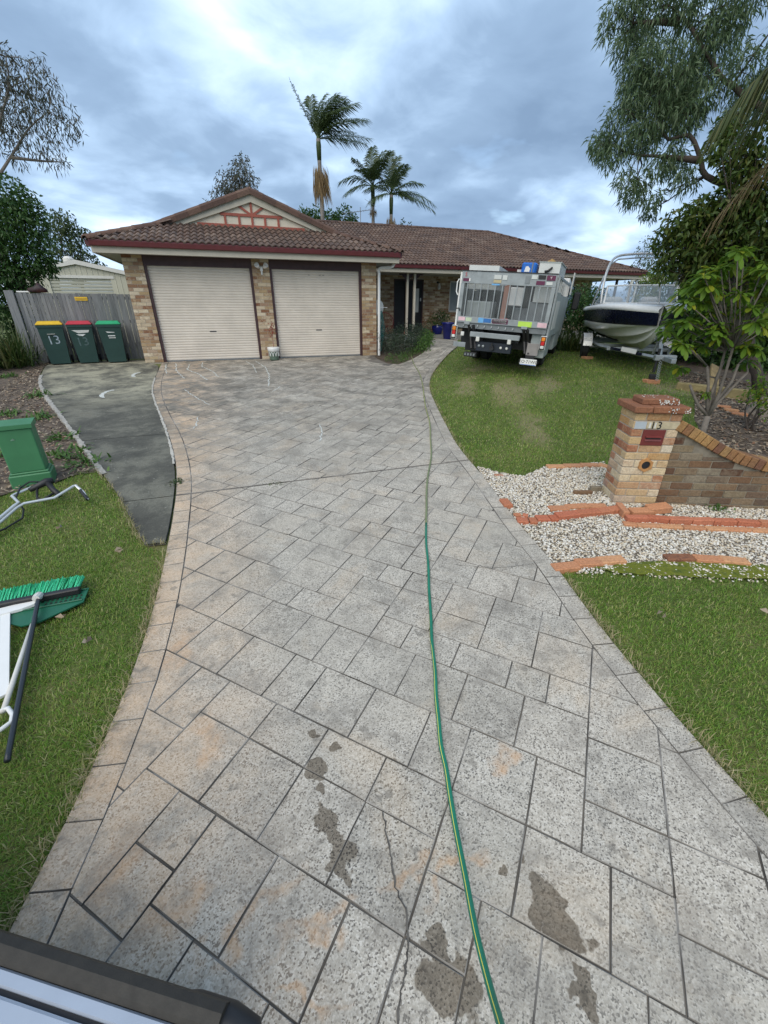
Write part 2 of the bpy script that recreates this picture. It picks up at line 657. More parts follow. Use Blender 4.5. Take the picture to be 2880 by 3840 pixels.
M_ = {}
M_['paving'] = mat_paving()
M_['joint'] = plain('joint', (.19, .17, .145), .95, var=.4, scale=2.5, space='pos', col2=(.05, .045, .04))
M_['strip'] = mat_strip()
M_['cement'] = plain('cement_edge', (.42, .40, .36), .9, var=.45, scale=14, bmp=.4, space='pos')
M_['ground'] = mat_ground()
M_['brick'] = mat_brick('face_brick', [(0, (.46, .34, .20)), (.14, (.28, .17, .095)), (.28, (.66, .56, .40)), (.42, (.22, .10, .06)), (.56, (.44, .32, .18)), (.7, (.70, .61, .46)), (.84, (.26, .135, .08)), (1, (.38, .27, .155))], .4)
M_['pbrick'] = mat_brick('rock_face_brick', [(0, (.64, .52, .33)), (.15, (.44, .25, .10)), (.3, (.66, .59, .45)), (.42, (.22, .075, .05)), (.55, (.50, .33, .15)), (.68, (.63, .54, .37)), (.82, (.33, .13, .07)), (1, (.55, .42, .24))], .3)
M_['wbrick'] = mat_brick('weathered_brick', [(0, (.20, .145, .08)), (.2, (.10, .05, .032)), (.4, (.29, .255, .185)), (.58, (.08, .045, .034)), (.75, (.185, .105, .058)), (1, (.235, .195, .13))], .3)
M_['cbrick'] = mat_brick('coping_brick', [(0, (.33, .185, .075)), (.3, (.22, .10, .05)), (.6, (.38, .235, .095)), (.8, (.16, .075, .05)), (1, (.34, .19, .08))], .25)
M_['capbrick'] = mat_brick('red_brown_cap', [(0, (.20, .085, .05)), (.5, (.27, .12, .065)), (1, (.14, .07, .05))], .6)
M_['rbrick'] = mat_brick('red_brick', [(0, (.46, .15, .085)), (.4, (.52, .2, .115)), (.7, (.42, .13, .07)), (1, (.5, .24, .13))], .2)
M_['obrick'] = mat_brick('orange_brick', [(0, (.53, .25, .13)), (.4, (.50, .23, .12)), (.7, (.58, .31, .16)), (1, (.40, .18, .11))], .2)
M_['mortar'] = plain('mortar', (.43, .375, .30), .95, var=.3, scale=20, bmp=.3, space='pos')
M_['tile'] = mat_islands('roof_tile', [(0, (.10, .062, .046)), (.35, (.135, .085, .062)), (.7, (.085, .056, .045)), (1, (.18, .125, .095))], .8, .3, 14)
M_['captile'] = mat_islands('cap_tile', [(0, (.085, .05, .04)), (.5, (.12, .068, .05)), (1, (.15, .095, .07))], .85, .5, 22)
M_['deck'] = plain('roof_underlay', (.06, .038, .03), .9)
M_['gutter'] = plain('maroon_paint', (.13, .028, .032), .38, var=.2)
M_['batten'] = plain('red_timber_paint', (.33, .085, .055), .6, var=.15, scale=12)
M_['frame'] = plain('dark_maroon', (.06, .026, .028), .5, var=.3)
M_['cream'] = plain('cream_paint', (.62, .56, .45), .65, var=.08, scale=4)
M_['fascia'] = plain('fascia_paint', (.49, .45, .365), .55, var=.1)
M_['soffit'] = plain('soffit_paint', (.40, .38, .34), .7, var=.1)
M_['roller'] = plain('roller_curtain', (.70, .63, .54), .5, var=.14, scale=1.7, space='pos', detail=7)
M_['white'] = plain('white_paint', (.78, .78, .76), .45, var=.06)
M_['offwhite'] = plain('off_white', (.66, .65, .61), .5, var=.1)
M_['black'] = plain('black_plastic', (.018, .018, .02), .5, var=.3)
M_['rubber'] = plain('tyre_rubber', (.022, .022, .022), .85, var=.3, bmp=.2)
M_['dark'] = plain('dark_interior', (.016, .017, .022), .6, var=.3)
M_['galv'] = plain('galvanised_steel', (.34, .37, .38), .48, .55, var=.25, scale=5, detail=6)
M_['alu'] = plain('aluminium', (.72, .72, .71), .3, .45, var=.12)
M_['steel'] = plain('grey_steel', (.23, .25, .26), .5, .5, var=.25)
M_['checker'] = plain('pale_truck_panel', (.38, .42, .41), .5, .15, var=.14, scale=3)
M_['boxwhite'] = plain('toolbox_white', (.60, .62, .60), .45, .1, var=.1)
M_['red'] = plain('red_plastic', (.5, .03, .05), .45)
M_['yellow'] = plain('yellow_plastic', (.75, .47, .02), .45)
M_['greenlid'] = plain('bright_green_plastic', (.02, .36, .15), .45)
M_['bin'] = plain('dark_green_plastic', (.022, .06, .05), .45, var=.2, scale=3)
M_['ebox'] = plain('green_fibreglass', (.055, .205, .09), .5, var=.16, scale=4, bmp=.05)
M_['bristle'] = mat_islands('green_bristles', [(0, (.04, .55, .26)), (.5, (.09, .72, .38)), (1, (.04, .42, .19))], .6, 0)
M_['rake'] = plain('green_rake_plastic', (.015, .13, .07), .45)
M_['hose'] = None
M_['amber'] = plain('amber_lens', (.8, .25, .02), .3)
M_['redlens'] = plain('red_lens', (.6, .02, .02), .3)
M_['clear'] = plain('clear_lens', (.7, .7, .68), .25)
M_['blue'] = plain('blue_plastic', (.01, .14, .55), .4)
M_['bluepot'] = plain('blue_glaze', (.012, .018, .17), .18, var=.3)
M_['navy'] = plain('navy_gelcoat', (.006, .008, .024), .28, var=.2, spec=.35)
M_['gel'] = plain('white_gelcoat', (.88, .88, .84), .22, var=.05, spec=.6)
M_['chairred'] = plain('dark_red_cord', (.2, .03, .035), .5)
M_['maroon'] = plain('letter_slot_maroon', (.16, .03, .028), .45)
M_['terra'] = plain('terracotta', (.48, .24, .085), .75, var=.25, scale=20)
M_['fence'] = None
M_['soil'] = plain('soil', (.09, .065, .045), .95, var=.5, scale=8, bmp=.6, space='pos')
M_['bark'] = plain('grey_bark', (.19, .165, .14), .9, var=.4, scale=9, bmp=.6, bscale=25)
M_['bark2'] = plain('dark_bark', (.07, .055, .045), .9, var=.4, scale=9, bmp=.6, bscale=25)
M_['palmtrunk'] = plain('palm_trunk', (.24, .22, .2), .85, var=.35, scale=5)
M_['glass'] = None
M_['pink'] = plain('pink_sticker', (.75, .5, .55), .5)
M_['lime'] = plain('lime_sticker', (.5, .75, .1), .5)
M_['skyblue'] = plain('light_blue_sticker', (.15, .42, .75), .5)
M_['purple'] = plain('plum_sticker', (.12, .015, .06), .5)
M_['tan'] = plain('tan_sticker', (.5, .42, .25), .6)
M_['shed'] = plain('shed_steel', (.50, .49, .40), .5, var=.06)
M_['sheddoor'] = plain('shed_door', (.42, .42, .35), .5, var=.06)
M_['lichen'] = plain('lichen', (.62, .62, .58), .95, bmp=.3)


def mat_fence():
    m, nt, b = newmat('grey_timber')
    p = pos(nt)
    mp = nt.nodes.new('ShaderNodeMapping')
    mp.inputs['Scale'].default_value = (22, 22, 1.3)
    nt.links.new(p, mp.inputs[0])
    g = noise(nt, mp.outputs[0], 2.2, 5, .65, .4)
    c = ramp(nt, g, [(.28, (.07, .074, .08)), (.5, (.17, .18, .19)), (.7, (.28, .29, .295))])
    c = mixc(nt, .45, c, ramp(nt, piece_random(nt), [(0, (.09, .095, .10)), (.5, (.18, .185, .19)), (1, (.27, .275, .275))]))
    nt.links.new(c, b.inputs['Base Color'])
    b.inputs['Roughness'].default_value = .92
    bump(nt, b, g, .5, .01)
    return m


M_['fence'] = mat_fence()


def mat_glass():
    m, nt, b = newmat('tinted_glass')
    b.inputs['Base Color'].default_value = (.75, .8, .85, 1)
    b.inputs['Roughness'].default_value = .05
    t = nt.nodes.new('ShaderNodeBsdfTransparent')
    t.inputs[0].default_value = (.75, .8, .85, 1)
    g = nt.nodes.new('ShaderNodeBsdfGlossy')
    g.inputs['Roughness'].default_value = .12
    g.inputs[0].default_value = (.7, .75, .8, 1)
    fr = nt.nodes.new('ShaderNodeFresnel')
    fr.inputs[0].default_value = 1.55
    mx_ = nt.nodes.new('ShaderNodeMixShader')
    nt.links.new(nmath(nt, 'MULTIPLY', fr.outputs[0], .9, clamp=True), mx_.inputs[0])
    nt.links.new(t.outputs[0], mx_.inputs[1])
    nt.links.new(g.outputs[0], mx_.inputs[2])
    nt.links.new(mx_.outputs[0], nt.nodes['Material Output'].inputs[0])
    return m


M_['glass'] = mat_glass()
M_['screen'] = plain('reflection_tint_screen', (.42, .48, .53), .12, var=.1)  # grey-blue reflection on the boat's panes is painted in as plain colour
M_['screen'].node_tree.nodes['Principled BSDF'].inputs['Alpha'].default_value = .5
M_['hose'] = plain('green_hose', (.012, .20, .12), .38, var=.2)
M_['hosefade'] = plain('faded_hose', (.20, .24, .12), .6, var=.3, scale=2)
M_['stripe'] = plain('yellow_stripe', (.75, .72, .12), .4)
# ------------------------------------------------------------------ outlines on the ground
EDGE_L = [(.2, -15.2), (.42, -13.7), (.62, -12.86), (.71, -12.55), (.80, -12.13), (.89, -11.57), (.94, -10.78), (.95, -9.59), (.93, -8.74), (.85, -7.93), (.69, -6.87),
          (.45, -5.76), (.18, -4.32), (.03, -2.96), (-.02, -1.6), (-.05, -.4), (-.05, .1)]
BED_EDGE = [(6.3, .1), (6.2, -.7), (6.22, -1.5), (6.45, -1.85), (7.0, -1.55), (7.56, -1.14), (8.2, -.2), (8.6, .8), (9.0, 1.52), (9.5, 2.6), (9.75, 3.3)]
EDGE_R = [(3.7, -15.2), (3.75, -14.2), (3.80, -13.53), (3.83, -13.34), (3.85, -13.13), (3.89, -12.87), (3.94, -12.58), (4.0, -12.29), (4.08, -11.98), (4.2, -11.54), (4.26, -11.16),
          (4.33, -10.79), (4.43, -10.39), (4.58, -9.77), (4.69, -9.24), (4.81, -8.61), (5.12, -7.63), (5.49, -6.48), (6.0, -5.0), (6.5, -3.95), (7.08, -3.08), (7.7, -2.35), (8.51, -1.42),
          (9.2, -.4), (10.0, 1.2), (10.6, 2.2), (11.2, 3.3)]
STRIP_L = [(-2.95, .9), (-2.9, .14), (-2.48, -1.79), (-2.1, -2.95), (-1.68, -4.04), (-1.35, -4.8), (-1.06, -5.54), (-.72, -6.32), (-.43, -7.04), (-.16, -7.71), (.01, -8.15), (.24, -8.7),
           (.38, -9.04), (.54, -9.54), (.66, -9.88), (.75, -10.13)]
STRIP_R = [(-.5, .9), (-.5, -.03), (-.09, -.36), (-.02, -1.5), (0, -2.4), (.08, -3.62), (.25, -4.65), (.45, -5.68), (.62, -6.59), (.74, -7.33), (.83, -7.96), (.9, -8.6), (.925, -9.3),
           (.93, -9.77), (.92, -10.15)]


def area(p):
    return .5 * sum(p[i][0] * p[(i + 1) % len(p)][1] - p[(i + 1) % len(p)][0] * p[i][1] for i in range(len(p)))


def clip_half(poly, nx, ny, d):
    """keep the side where nx*x + ny*y <= d"""
    out = []
    n = len(poly)
    for i in range(n):
        a, b = poly[i], poly[(i + 1) % n]
        da, db = nx * a[0] + ny * a[1] - d, nx * b[0] + ny * b[1] - d
        if da <= 0:
            out.append(a)
        if (da < 0 < db) or (db < 0 < da):
            t = da / (da - db)
            out.append((a[0] + (b[0] - a[0]) * t, a[1] + (b[1] - a[1]) * t))
    return out


def clip_convex(poly, conv):
    if area(conv) < 0:
        conv = conv[::-1]
    n = len(conv)
    for i in range(n):
        a, b = conv[i], conv[(i + 1) % n]
        nx, ny = b[1] - a[1], a[0] - b[0]
        poly = clip_half(poly, nx, ny, nx * a[0] + ny * a[1])
        if len(poly) < 3:
            return []
    return poly


def clean(poly, eps=.004):
    out = []
    for p in poly:
        if not out or math.hypot(p[0] - out[-1][0], p[1] - out[-1][1]) > eps:
            out.append(p)
    while len(out) > 2 and math.hypot(out[0][0] - out[-1][0], out[0][1] - out[-1][1]) < eps:
        out.pop()
    return out


def inset(poly, d):
    if area(poly) < 0:
        poly = poly[::-1]
    n = len(poly)
    out = []
    for i in range(n):
        a, b, c = poly[i - 1], poly[i], poly[(i + 1) % n]
        u = Vector((b[0] - a[0], b[1] - a[1])).normalized()
        w = Vector((c[0] - b[0], c[1] - b[1])).normalized()
        n1_, n2_ = Vector((-u.y, u.x)), Vector((-w.y, w.x))
        m = n1_ + n2_
        if m.length < .3:
            return None
        m = m.normalized()
        k = d / max(.35, m.dot(n1_))
        out.append((b[0] + m.x * k, b[1] + m.y * k))
    return out


def offset_line(line, d):
    out = []
    n = len(line)
    for i in range(n):
        a, b = line[max(0, i - 1)], line[min(n - 1, i + 1)]
        t = Vector((b[0] - a[0], b[1] - a[1])).normalized()
        out.append((line[i][0] + t.y * d, line[i][1] - t.x * d))
    return out


def resample(line, step):
    L = [0.0]
    for a, b in zip(line, line[1:]):
        L.append(L[-1] + math.hypot(b[0] - a[0], b[1] - a[1]))
    n = max(1, int(round(L[-1] / step)))
    t = np.linspace(0, L[-1], n + 1)
    return [(float(x), float(y)) for x, y in zip(np.interp(t, L, [p[0] for p in line]), np.interp(t, L, [p[1] for p in line]))]


def smooth_line(line, k=3):
    for _ in range(k):
        o = [line[0]]
        for a, b in zip(line, line[1:]):
            o += [(a[0] * .75 + b[0] * .25, a[1] * .75 + b[1] * .25), (a[0] * .25 + b[0] * .75, a[1] * .25 + b[1] * .75)]
        line = o + [line[-1]]
    return resample(line, .25)


EDGE_L, EDGE_R, STRIP_L, STRIP_R = [smooth_line(e, 2) for e in (EDGE_L, EDGE_R, STRIP_L, STRIP_R)]
DRIVE = EDGE_L + BED_EDGE + EDGE_R[::-1]


def sheet(name, poly, mat, zoff=0.0, cell=.3, parent=None, kind='structure', jit=0.0, flat=None):
    """a sheet that follows the ground inside an outline"""
    mb = MB()
    xs = [p[0] for p in poly]
    ys = [p[1] for p in poly]
    key = {}
    rnd = random.Random(3)
    for i in range(int(math.floor(min(xs) / cell)), int(math.ceil(max(xs) / cell))):
        col = clip_half(clip_half(poly, 1, 0, (i + 1) * cell), -1, 0, -i * cell)
        if len(col) < 3:
            continue
        for j in range(int(math.floor(min(ys) / cell)), int(math.ceil(max(ys) / cell))):
            q = clean(clip_half(clip_half(col, 0, 1, (j + 1) * cell), 0, -1, -j * cell), 1e-4)
            if len(q) < 3 or abs(area(q)) < 1e-5:
                continue
            ids = []
            for p in q:
                k = (round(p[0], 4), round(p[1], 4))
                if k not in key:
                    key[k] = len(mb.v)
                    mb.v.append((p[0], p[1], (h(*p) if flat is None else flat) + zoff + rnd.uniform(-jit, jit)))
                ids.append(key[k])
            if area(q) < 0:
                ids = ids[::-1]
            mb.f.append(tuple(ids))
    o = mb.build(name, mat, parent, recalc=False)
    if parent is None:
        struct(o, kind)
    return o


def inpoly(P, poly):
    x, y = P[:, 0], P[:, 1]
    r = np.zeros(len(P), bool)
    n = len(poly)
    for i in range(n):
        (x0, y0), (x1, y1) = poly[i], poly[(i + 1) % n]
        if y0 == y1:
            continue
        c = ((y0 > y) != (y1 > y)) & (x < (x1 - x0) * (y - y0) / (y1 - y0) + x0)
        r ^= c
    return r


# ------------------------------------------------------------------ ground
gx = np.concatenate([[-400, -150, -70, -35, -18, -10, -7], np.arange(-5, 17.01, .22), [19, 23, 30, 45, 80, 160, 400]])
gy = np.concatenate([[-300, -100, -50, -30, -20, -17], np.arange(-15.5, 6.01, .22), [8, 11, 16, 25, 45, 90, 180, 500]])
GX, GY = np.meshgrid(gx, gy)
_y = np.maximum(GY, -25)
GZ = H(GX, _y) - .035
_n = np.random.default_rng(5)
_in = (GX > -5) & (GX < 17) & (GY > -15) & (GY < 6)
GZ = GZ + np.where(_in, _n.uniform(-.008, .008, GX.shape), 0)
_ix = np.arange(GX.size).reshape(GX.shape)
_F = np.stack([_ix[:-1, :-1], _ix[:-1, 1:], _ix[1:, 1:], _ix[1:, :-1]], -1).reshape(-1, 4)
ground = struct(np_mesh('ground', np.stack([GX, GY, GZ], -1).reshape(-1, 3), _F, M_['ground'], smooth=True))

# ------------------------------------------------------------------ driveway: slab with stamped stones proud of the joints
driveway = sheet('driveway', DRIVE, M_['joint'], -.008, .4)
M_['rim'] = plain('grimy_rim', (.36, .335, .30), .95, var=.5, scale=2.2, space='pos', col2=(.07, .063, .055), detail=6)
BW = .165
IN_L = offset_line(EDGE_L, BW)
IN_R = offset_line(EDGE_R, -BW)
INNER = IN_L + [(.15, .1)] + BED_EDGE + IN_R[::-1]
JY = -9.13


def stone(poly, gap=.011, ch=.006, zt=0.0, depth=.011, rnd=None, jit=.0025):
    """a flat stone with a chamfered rim, following the ground"""
    poly = clean(poly, .006)
    if rnd and len(poly) > 2 and near(poly[0]) < 3.3:
        q = []
        for a, b in zip(poly, poly[1:] + poly[:1]):
            k = 1 + min(2, int(math.hypot(b[0] - a[0], b[1] - a[1]) / .11))
            q += [(a[0] + (b[0] - a[0]) * i / k, a[1] + (b[1] - a[1]) * i / k) for i in range(k)]
        poly = q
    if len(poly) < 3 or abs(area(poly)) < .0012:
        return None
    a = inset(poly, gap / 2)
    b = inset(poly, gap / 2 + ch)
    if not a or not b or area(a) < .0006 or area(b) < .0003:
        return None
    if rnd:
        a = [(p[0] + rnd.uniform(-jit, jit), p[1] + rnd.uniform(-jit, jit)) for p in a]
    n = len(a)
    mb = MB()
    V = [(p[0], p[1], h(*p) + zt - depth) for p in a] + [(p[0], p[1], h(*p) + zt - .0035) for p in a] + [(p[0], p[1], h(*p) + zt) for p in b]
    F = [tuple(range(2 * n, 3 * n))]
    for i in range(n):
        j = (i + 1) % n
        F += [(i, j, n + j, n + i), (n + i, n + j, 2 * n + j, 2 * n + i)]
    return mb.add(V, F)


def near(p):
    return math.hypot(p[0] - CAM.x, p[1] - CAM.y)


def dirty(o, mb):
    """grime sits on the rims of the stamped stones"""
    o.data.materials.append(M_['rim'])
    zs_ = [sum(mb.v[i][2] - H_(mb.v[i]) for i in f) / len(f) for f in mb.f]
    for pl_, z in zip(o.data.polygons, zs_):
        pl_.material_index = 0 if z > -.0008 else 1
    return o


H_ = lambda v: h(v[0], v[1])


def lay(pieces, name, mat, parent, limit):
    """the nearest pieces as parts of their own, the rest joined"""
    pieces.sort(key=lambda t: t[0])
    for d, mb in pieces[:limit]:
        dirty(mb.build(name, mat, parent, recalc=False), mb)
    rest = MB()
    for d, mb in pieces[limit:]:
        rest.add(mb.v, mb.f)
    if rest.v:
        o = dirty(rest.build('far_' + name + 's', mat, parent, recalc=False), rest)
        o['kind'] = 'stuff'


rnd = random.Random(21)
MOD = .118
q2 = math.sqrt(.5)
NG = 172
occ = np.zeros((NG, NG), bool)
O_P, O_Q = -11.2, -13.6
stones = []
inner_parts = [clip_half(INNER, 0, 1, JY - .013), clip_half(INNER, 0, -1, -(JY + .013))]
sizes = [(3, 3), (3, 3), (3, 3), (3, 2), (2, 3), (2, 2), (3, 3), (3, 2), (2, 3), (4, 3)]


def free(i, j):
    """how far a block may reach from this cell"""
    a = 0
    while i + a < NG and a < 5 and not occ[i + a, j]:
        a += 1
    return a


for j in range(NG):
    for i in range(NG):
        if occ[i, j]:
            continue
        run = free(i, j)
        a, b = rnd.choice(sizes)
        a = min(a, run)
        if run - a == 1:
            a = run if run <= 4 else a - 1
        b = min(b, NG - j)
        occ[i:i + a, j:j + b] = True
        p0, p1, q0, q1 = O_P + i * MOD, O_P + (i + a) * MOD, O_Q + j * MOD, O_Q + (j + b) * MOD
        R4 = [((p - q) * q2, (p + q) * q2) for p, q in ((p0, q0), (p1, q0), (p1, q1), (p0, q1))]
        cx, cy = sum(p[0] for p in R4) / 4, sum(p[1] for p in R4) / 4
        if not (-1 < cx < 12 and -15.6 < cy < 4):
            continue
        for ip in inner_parts:
            c = clip_convex(ip, R4)
            if len(c) >= 3:
                mb = stone(c, gap=rnd.choice((.0025, .0035, .0045, .006, .007)), ch=.0025 if cy < -11 else .0045 if cy < -8 else .0075, rnd=rnd, jit=.004)
                if mb:
                    stones.append((near((cx, cy)), mb))
lay(stones, 'paving_stone', M_['paving'], driveway, 290)
border = []
for outer, inn in ((EDGE_L, IN_L), (EDGE_R, IN_R)):
    n = len(outer)
    for i in range(n - 1):
        a, b, c, d = outer[i], outer[i + 1], inn[i + 1], inn[i]
        q = [a, b, c, d]
        for part in (clip_half(q, 0, 1, JY - .013), clip_half(q, 0, -1, -(JY + .013))):
            mb = stone(part, gap=rnd.choice((.003, .005, .006)), ch=.002 if near(a) < 4 else .0045, rnd=rnd, jit=.003) if len(part) > 2 else None
            if mb:
                border.append((near(a), mb))
lay(border, 'border_stone', M_['paving'], driveway, 200)

# cracks, weedy joint and the washed-out white trails near the doors
def ribbon(path, w, z, seed=1, sub=.05, wob=.006):
    r = random.Random(seed)
    P = resample(path, sub)
    mb = MB()
    for i, p in enumerate(P):
        a, b = P[max(0, i - 1)], P[min(len(P) - 1, i + 1)]
        t = Vector((b[0] - a[0], b[1] - a[1])).normalized()
        o = r.uniform(-wob, wob)
        ww = w * r.uniform(.35, 1.0) * (.25 if i in (0, len(P) - 1) else 1)
        for s_ in (-1, 1):
            x, y = p[0] + t.y * (o + s_ * ww), p[1] - t.x * (o + s_ * ww)
            mb.v.append((x, y, h(x, y) + z))
    mb.f = [(2 * i, 2 * i + 1, 2 * i + 3, 2 * i + 2) for i in range(len(P) - 1)]
    return mb


M_['crack'] = plain('crack_dirt', (.05, .045, .04), .95, col2=(.16, .145, .125), scale=14, space='pos')
M_['residue'] = plain('white_residue', (.62, .64, .60), .9, var=.3, scale=30)
ribbon([(2.09, -12.93), (2.075, -13.08), (2.05, -13.22), (2.065, -13.3), (2.04, -13.39), (1.975, -13.48), (1.9, -13.6), (1.85, -13.9)], .0048, .004, 3, .016, .006).build('crack', M_['crack'], driveway)
ribbon([(3.3, -11.28), (3.64, -11.44), (3.76, -11.46), (4.0, -11.5)], .0025, .004, 4, .03).build('crack', M_['crack'], driveway)
ribbon([(.1, -3.9), (.9, -3.62), (1.7, -3.5)], .004, .004, 5, .05, .02).build('crack', M_['crack'], driveway)
for i, path in enumerate([[(1.04, -.24), (1.03, -.92), (1.33, -1.76), (1.43, -2.47)], [(.33, -.26), (.4, -1.24), (.66, -2.49)], [(.08, -.38), (.12, -1.03), (.22, -1.78)],
                          [(.69, -.51), (.68, -1.31), (.96, -1.95), (1.19, -2.79)], [(2.22, -.32), (2.38, -1.06), (2.38, -2.15)], [(2.5, -.27), (2.68, -1.46), (2.67, -2.5), (2.51, -3.82)],
                          [(.73, -3.69), (.95, -4.37), (1.28, -5.19)], [(1.09, -5.95), (1.07, -6.39), (1.04, -6.67)], [(3.03, -6.94), (3.01, -7.34), (2.85, -7.82)], [(2.77, -3.89), (2.53, -4.36)]]):
    ribbon(path, .017 if i < 6 else .012, .0045, 10 + i, .06, .02).build('residue_trail', M_['residue'], driveway)

# ------------------------------------------------------------------ plain concrete strip beside it
side_path = sheet('side_path', STRIP_L + STRIP_R[::-1], M_['joint'], -.02, .4)
cuts = [1.2, -2.75, -4.42, -6.8, -9.14, -11]
for a, b in zip(cuts, cuts[1:]):
    q = clip_half(clip_half(STRIP_L + STRIP_R[::-1], 0, 1, a - .006), 0, -1, -(b + .006))
    pan = sheet('concrete_panel', q, M_['strip'], .002, .35, side_path)
rr = random.Random(8)
def edging(line, w, z, name, parent, mat, seed):
    """uneven mortar lip along an edge"""
    r = random.Random(seed)
    P = resample(line, .07)
    mb = MB()
    for i, p in enumerate(P):
        a, b = P[max(0, i - 1)], P[min(len(P) - 1, i + 1)]
        t = Vector((b[0] - a[0], b[1] - a[1])).normalized()
        w0, w1 = w * r.uniform(.3, 1.1), w * r.uniform(.2, .9)
        zt = z * r.uniform(.5, 1.2)
        for d, zz in ((-w0, -.03), (-w0 * .7, zt), (w1 * .7, zt), (w1, -.03)):
            x, y = p[0] + t.y * d, p[1] - t.x * d
            mb.v.append((x, y, h(x, y) + zz))
    for i in range(len(P) - 1):
        for k in range(3):
            a = 4 * i + k
            mb.f.append((a, a + 1, a + 5, a + 4))
    return mb.build(name, mat, parent)


edging([p for p in STRIP_L if p[1] < -1.2 and p[1] > -8.3], .06, .012, 'kerb_lip', side_path, M_['cement'], 5)
M_['whitelip'] = plain('pale_mortar', (.50, .475, .42), .9, var=.3, scale=10, space='pos')
edging([p for p in STRIP_R if -8.2 < p[1] < -2.2], .034, .010, 'mortar_lip', side_path, M_['whitelip'], 6)

for cx_, cy_, r0 in ((-.38, -1.75, .16), (-.62, -3.75, .2)):
    arc_ = [(cx_ - r0 * math.sin(a) * 1.0, cy_ + r0 * 1.9 * math.cos(a)) for a in np.linspace(.2, 2.6, 9)]
    ribbon(arc_, .05, .006, 30, .04, .004).build('chalk_arc', M_['residue'], side_path)

# ------------------------------------------------------------------ garden beds, gravel and moss
BED_L = [(-6.5, 4), (-3.0, 3.0)] + [(p[0] - .04, p[1]) for p in STRIP_L if p[1] > -8.1] + [(-.05, -8.1), (-.26, -8.08), (-.44, -8.33), (-.8, -8.44), (-.95, -8.6), (-3.2, -9.4), (-6.5, -8)]
M_['mulch'] = plain('mulch', (.15, .115, .085), .95, var=.55, scale=9, bmp=.8, bscale=30, space='pos', col2=(.06, .045, .035))
sheet('mulch_bed', BED_L, M_['mulch'], -.02, .3, jit=.008)
BED_P = [p for p in BED_EDGE if p[1] < 3.4] + [(9.75, 3.4), (6.46, 3.4), (6.46, -.05), (6.3, -.05)]
sheet('porch_bed', BED_P, M_['soil'], -.01, .3, jit=.008)
GRAVEL = [(p[0] + .01, p[1]) for p in EDGE_R if -11.56 < p[1] < -9.3] + [(4.72, -9.33), (4.92, -9.63), (5.13, -9.80), (5.58, -9.64), (6.5, -9.75), (6.2, -10.3), (6.6, -11.0), (9.5, -12.35), (9.5, -13.4),
          (5.88, -12.2), (5.21, -11.98), (4.66, -11.75), (4.25, -11.6)]
M_['gravelbed'] = plain('gravel_dirt', (.20, .17, .13), .95, var=.5, scale=30, bmp=.6, space='pos')
sheet('gravel_bed', GRAVEL, M_['gravelbed'], -.022, .25)
BED_R = [(8.7, -11.9), (8.7, -9.6), (9.6, -8.7), (11.0, -7.6), (12.6, -5.9), (16, -3.2), (20, -1), (24, -4), (20, -12), (12, -13.2), (9.6, -12.4)]
sheet('leafy_bed', BED_R, M_['mulch'], -.02, .5, jit=.012)
MOSS = [(4.5, -11.69), (4.95, -11.75), (5.4, -11.88), (5.99, -12.12), (7, -12.5), (7, -12.66), (5.88, -12.31), (5.21, -12.06), (4.66, -11.83)]


def mat_moss():
    m, nt, b = newmat('moss')
    p = pos(nt)
    c = ramp(nt, noise(nt, p, 12, 4, .6), [(.3, (.06, .10, .012)), (.55, (.17, .19, .012)), (.75, (.09, .12, .02))])
    nt.links.new(c, b.inputs['Base Color'])
    b.inputs['Roughness'].default_value = 1
    bump(nt, b, noise(nt, p, 120, 4, .7), .8, .02)
    return m


sheet('moss', MOSS, mat_moss(), -.008, .06, kind='stuff', jit=.006)

# pebbles
rg = np.random.default_rng(11)
_t = (1 + 5 ** .5) / 2
ICO_V = np.array([(-1, _t, 0), (1, _t, 0), (-1, -_t, 0), (1, -_t, 0), (0, -1, _t), (0, 1, _t), (0, -1, -_t), (0, 1, -_t), (_t, 0, -1), (_t, 0, 1), (-_t, 0, -1), (-_t, 0, 1)]) / math.hypot(1, _t)
ICO_F = np.array([(0, 11, 5), (0, 5, 1), (0, 1, 7), (0, 7, 10), (0, 10, 11), (1, 5, 9), (5, 11, 4), (11, 10, 2), (10, 7, 6), (7, 1, 8), (3, 9, 4), (3, 4, 2), (3, 2, 6), (3, 6, 8), (3, 8, 9), (4, 9, 5), (2, 4, 11),
                  (6, 2, 10), (8, 6, 7), (9, 8, 1)])


def rotmats(n, rg, tilt=math.pi):
    a, b = rg.uniform(0, 2 * math.pi, n), rg.uniform(-tilt, tilt, n)
    c = rg.uniform(-tilt, tilt, n)
    Rz = np.zeros((n, 3, 3)); Rx = np.zeros((n, 3, 3)); Ry = np.zeros((n, 3, 3))
    Rz[:, 0, 0] = np.cos(a); Rz[:, 0, 1] = -np.sin(a); Rz[:, 1, 0] = np.sin(a); Rz[:, 1, 1] = np.cos(a); Rz[:, 2, 2] = 1
    Rx[:, 0, 0] = 1; Rx[:, 1, 1] = np.cos(b); Rx[:, 1, 2] = -np.sin(b); Rx[:, 2, 1] = np.sin(b); Rx[:, 2, 2] = np.cos(b)
    Ry[:, 1, 1] = 1; Ry[:, 0, 0] = np.cos(c); Ry[:, 0, 2] = np.sin(c); Ry[:, 2, 0] = -np.sin(c); Ry[:, 2, 2] = np.cos(c)
    return Rz @ Rx @ Ry


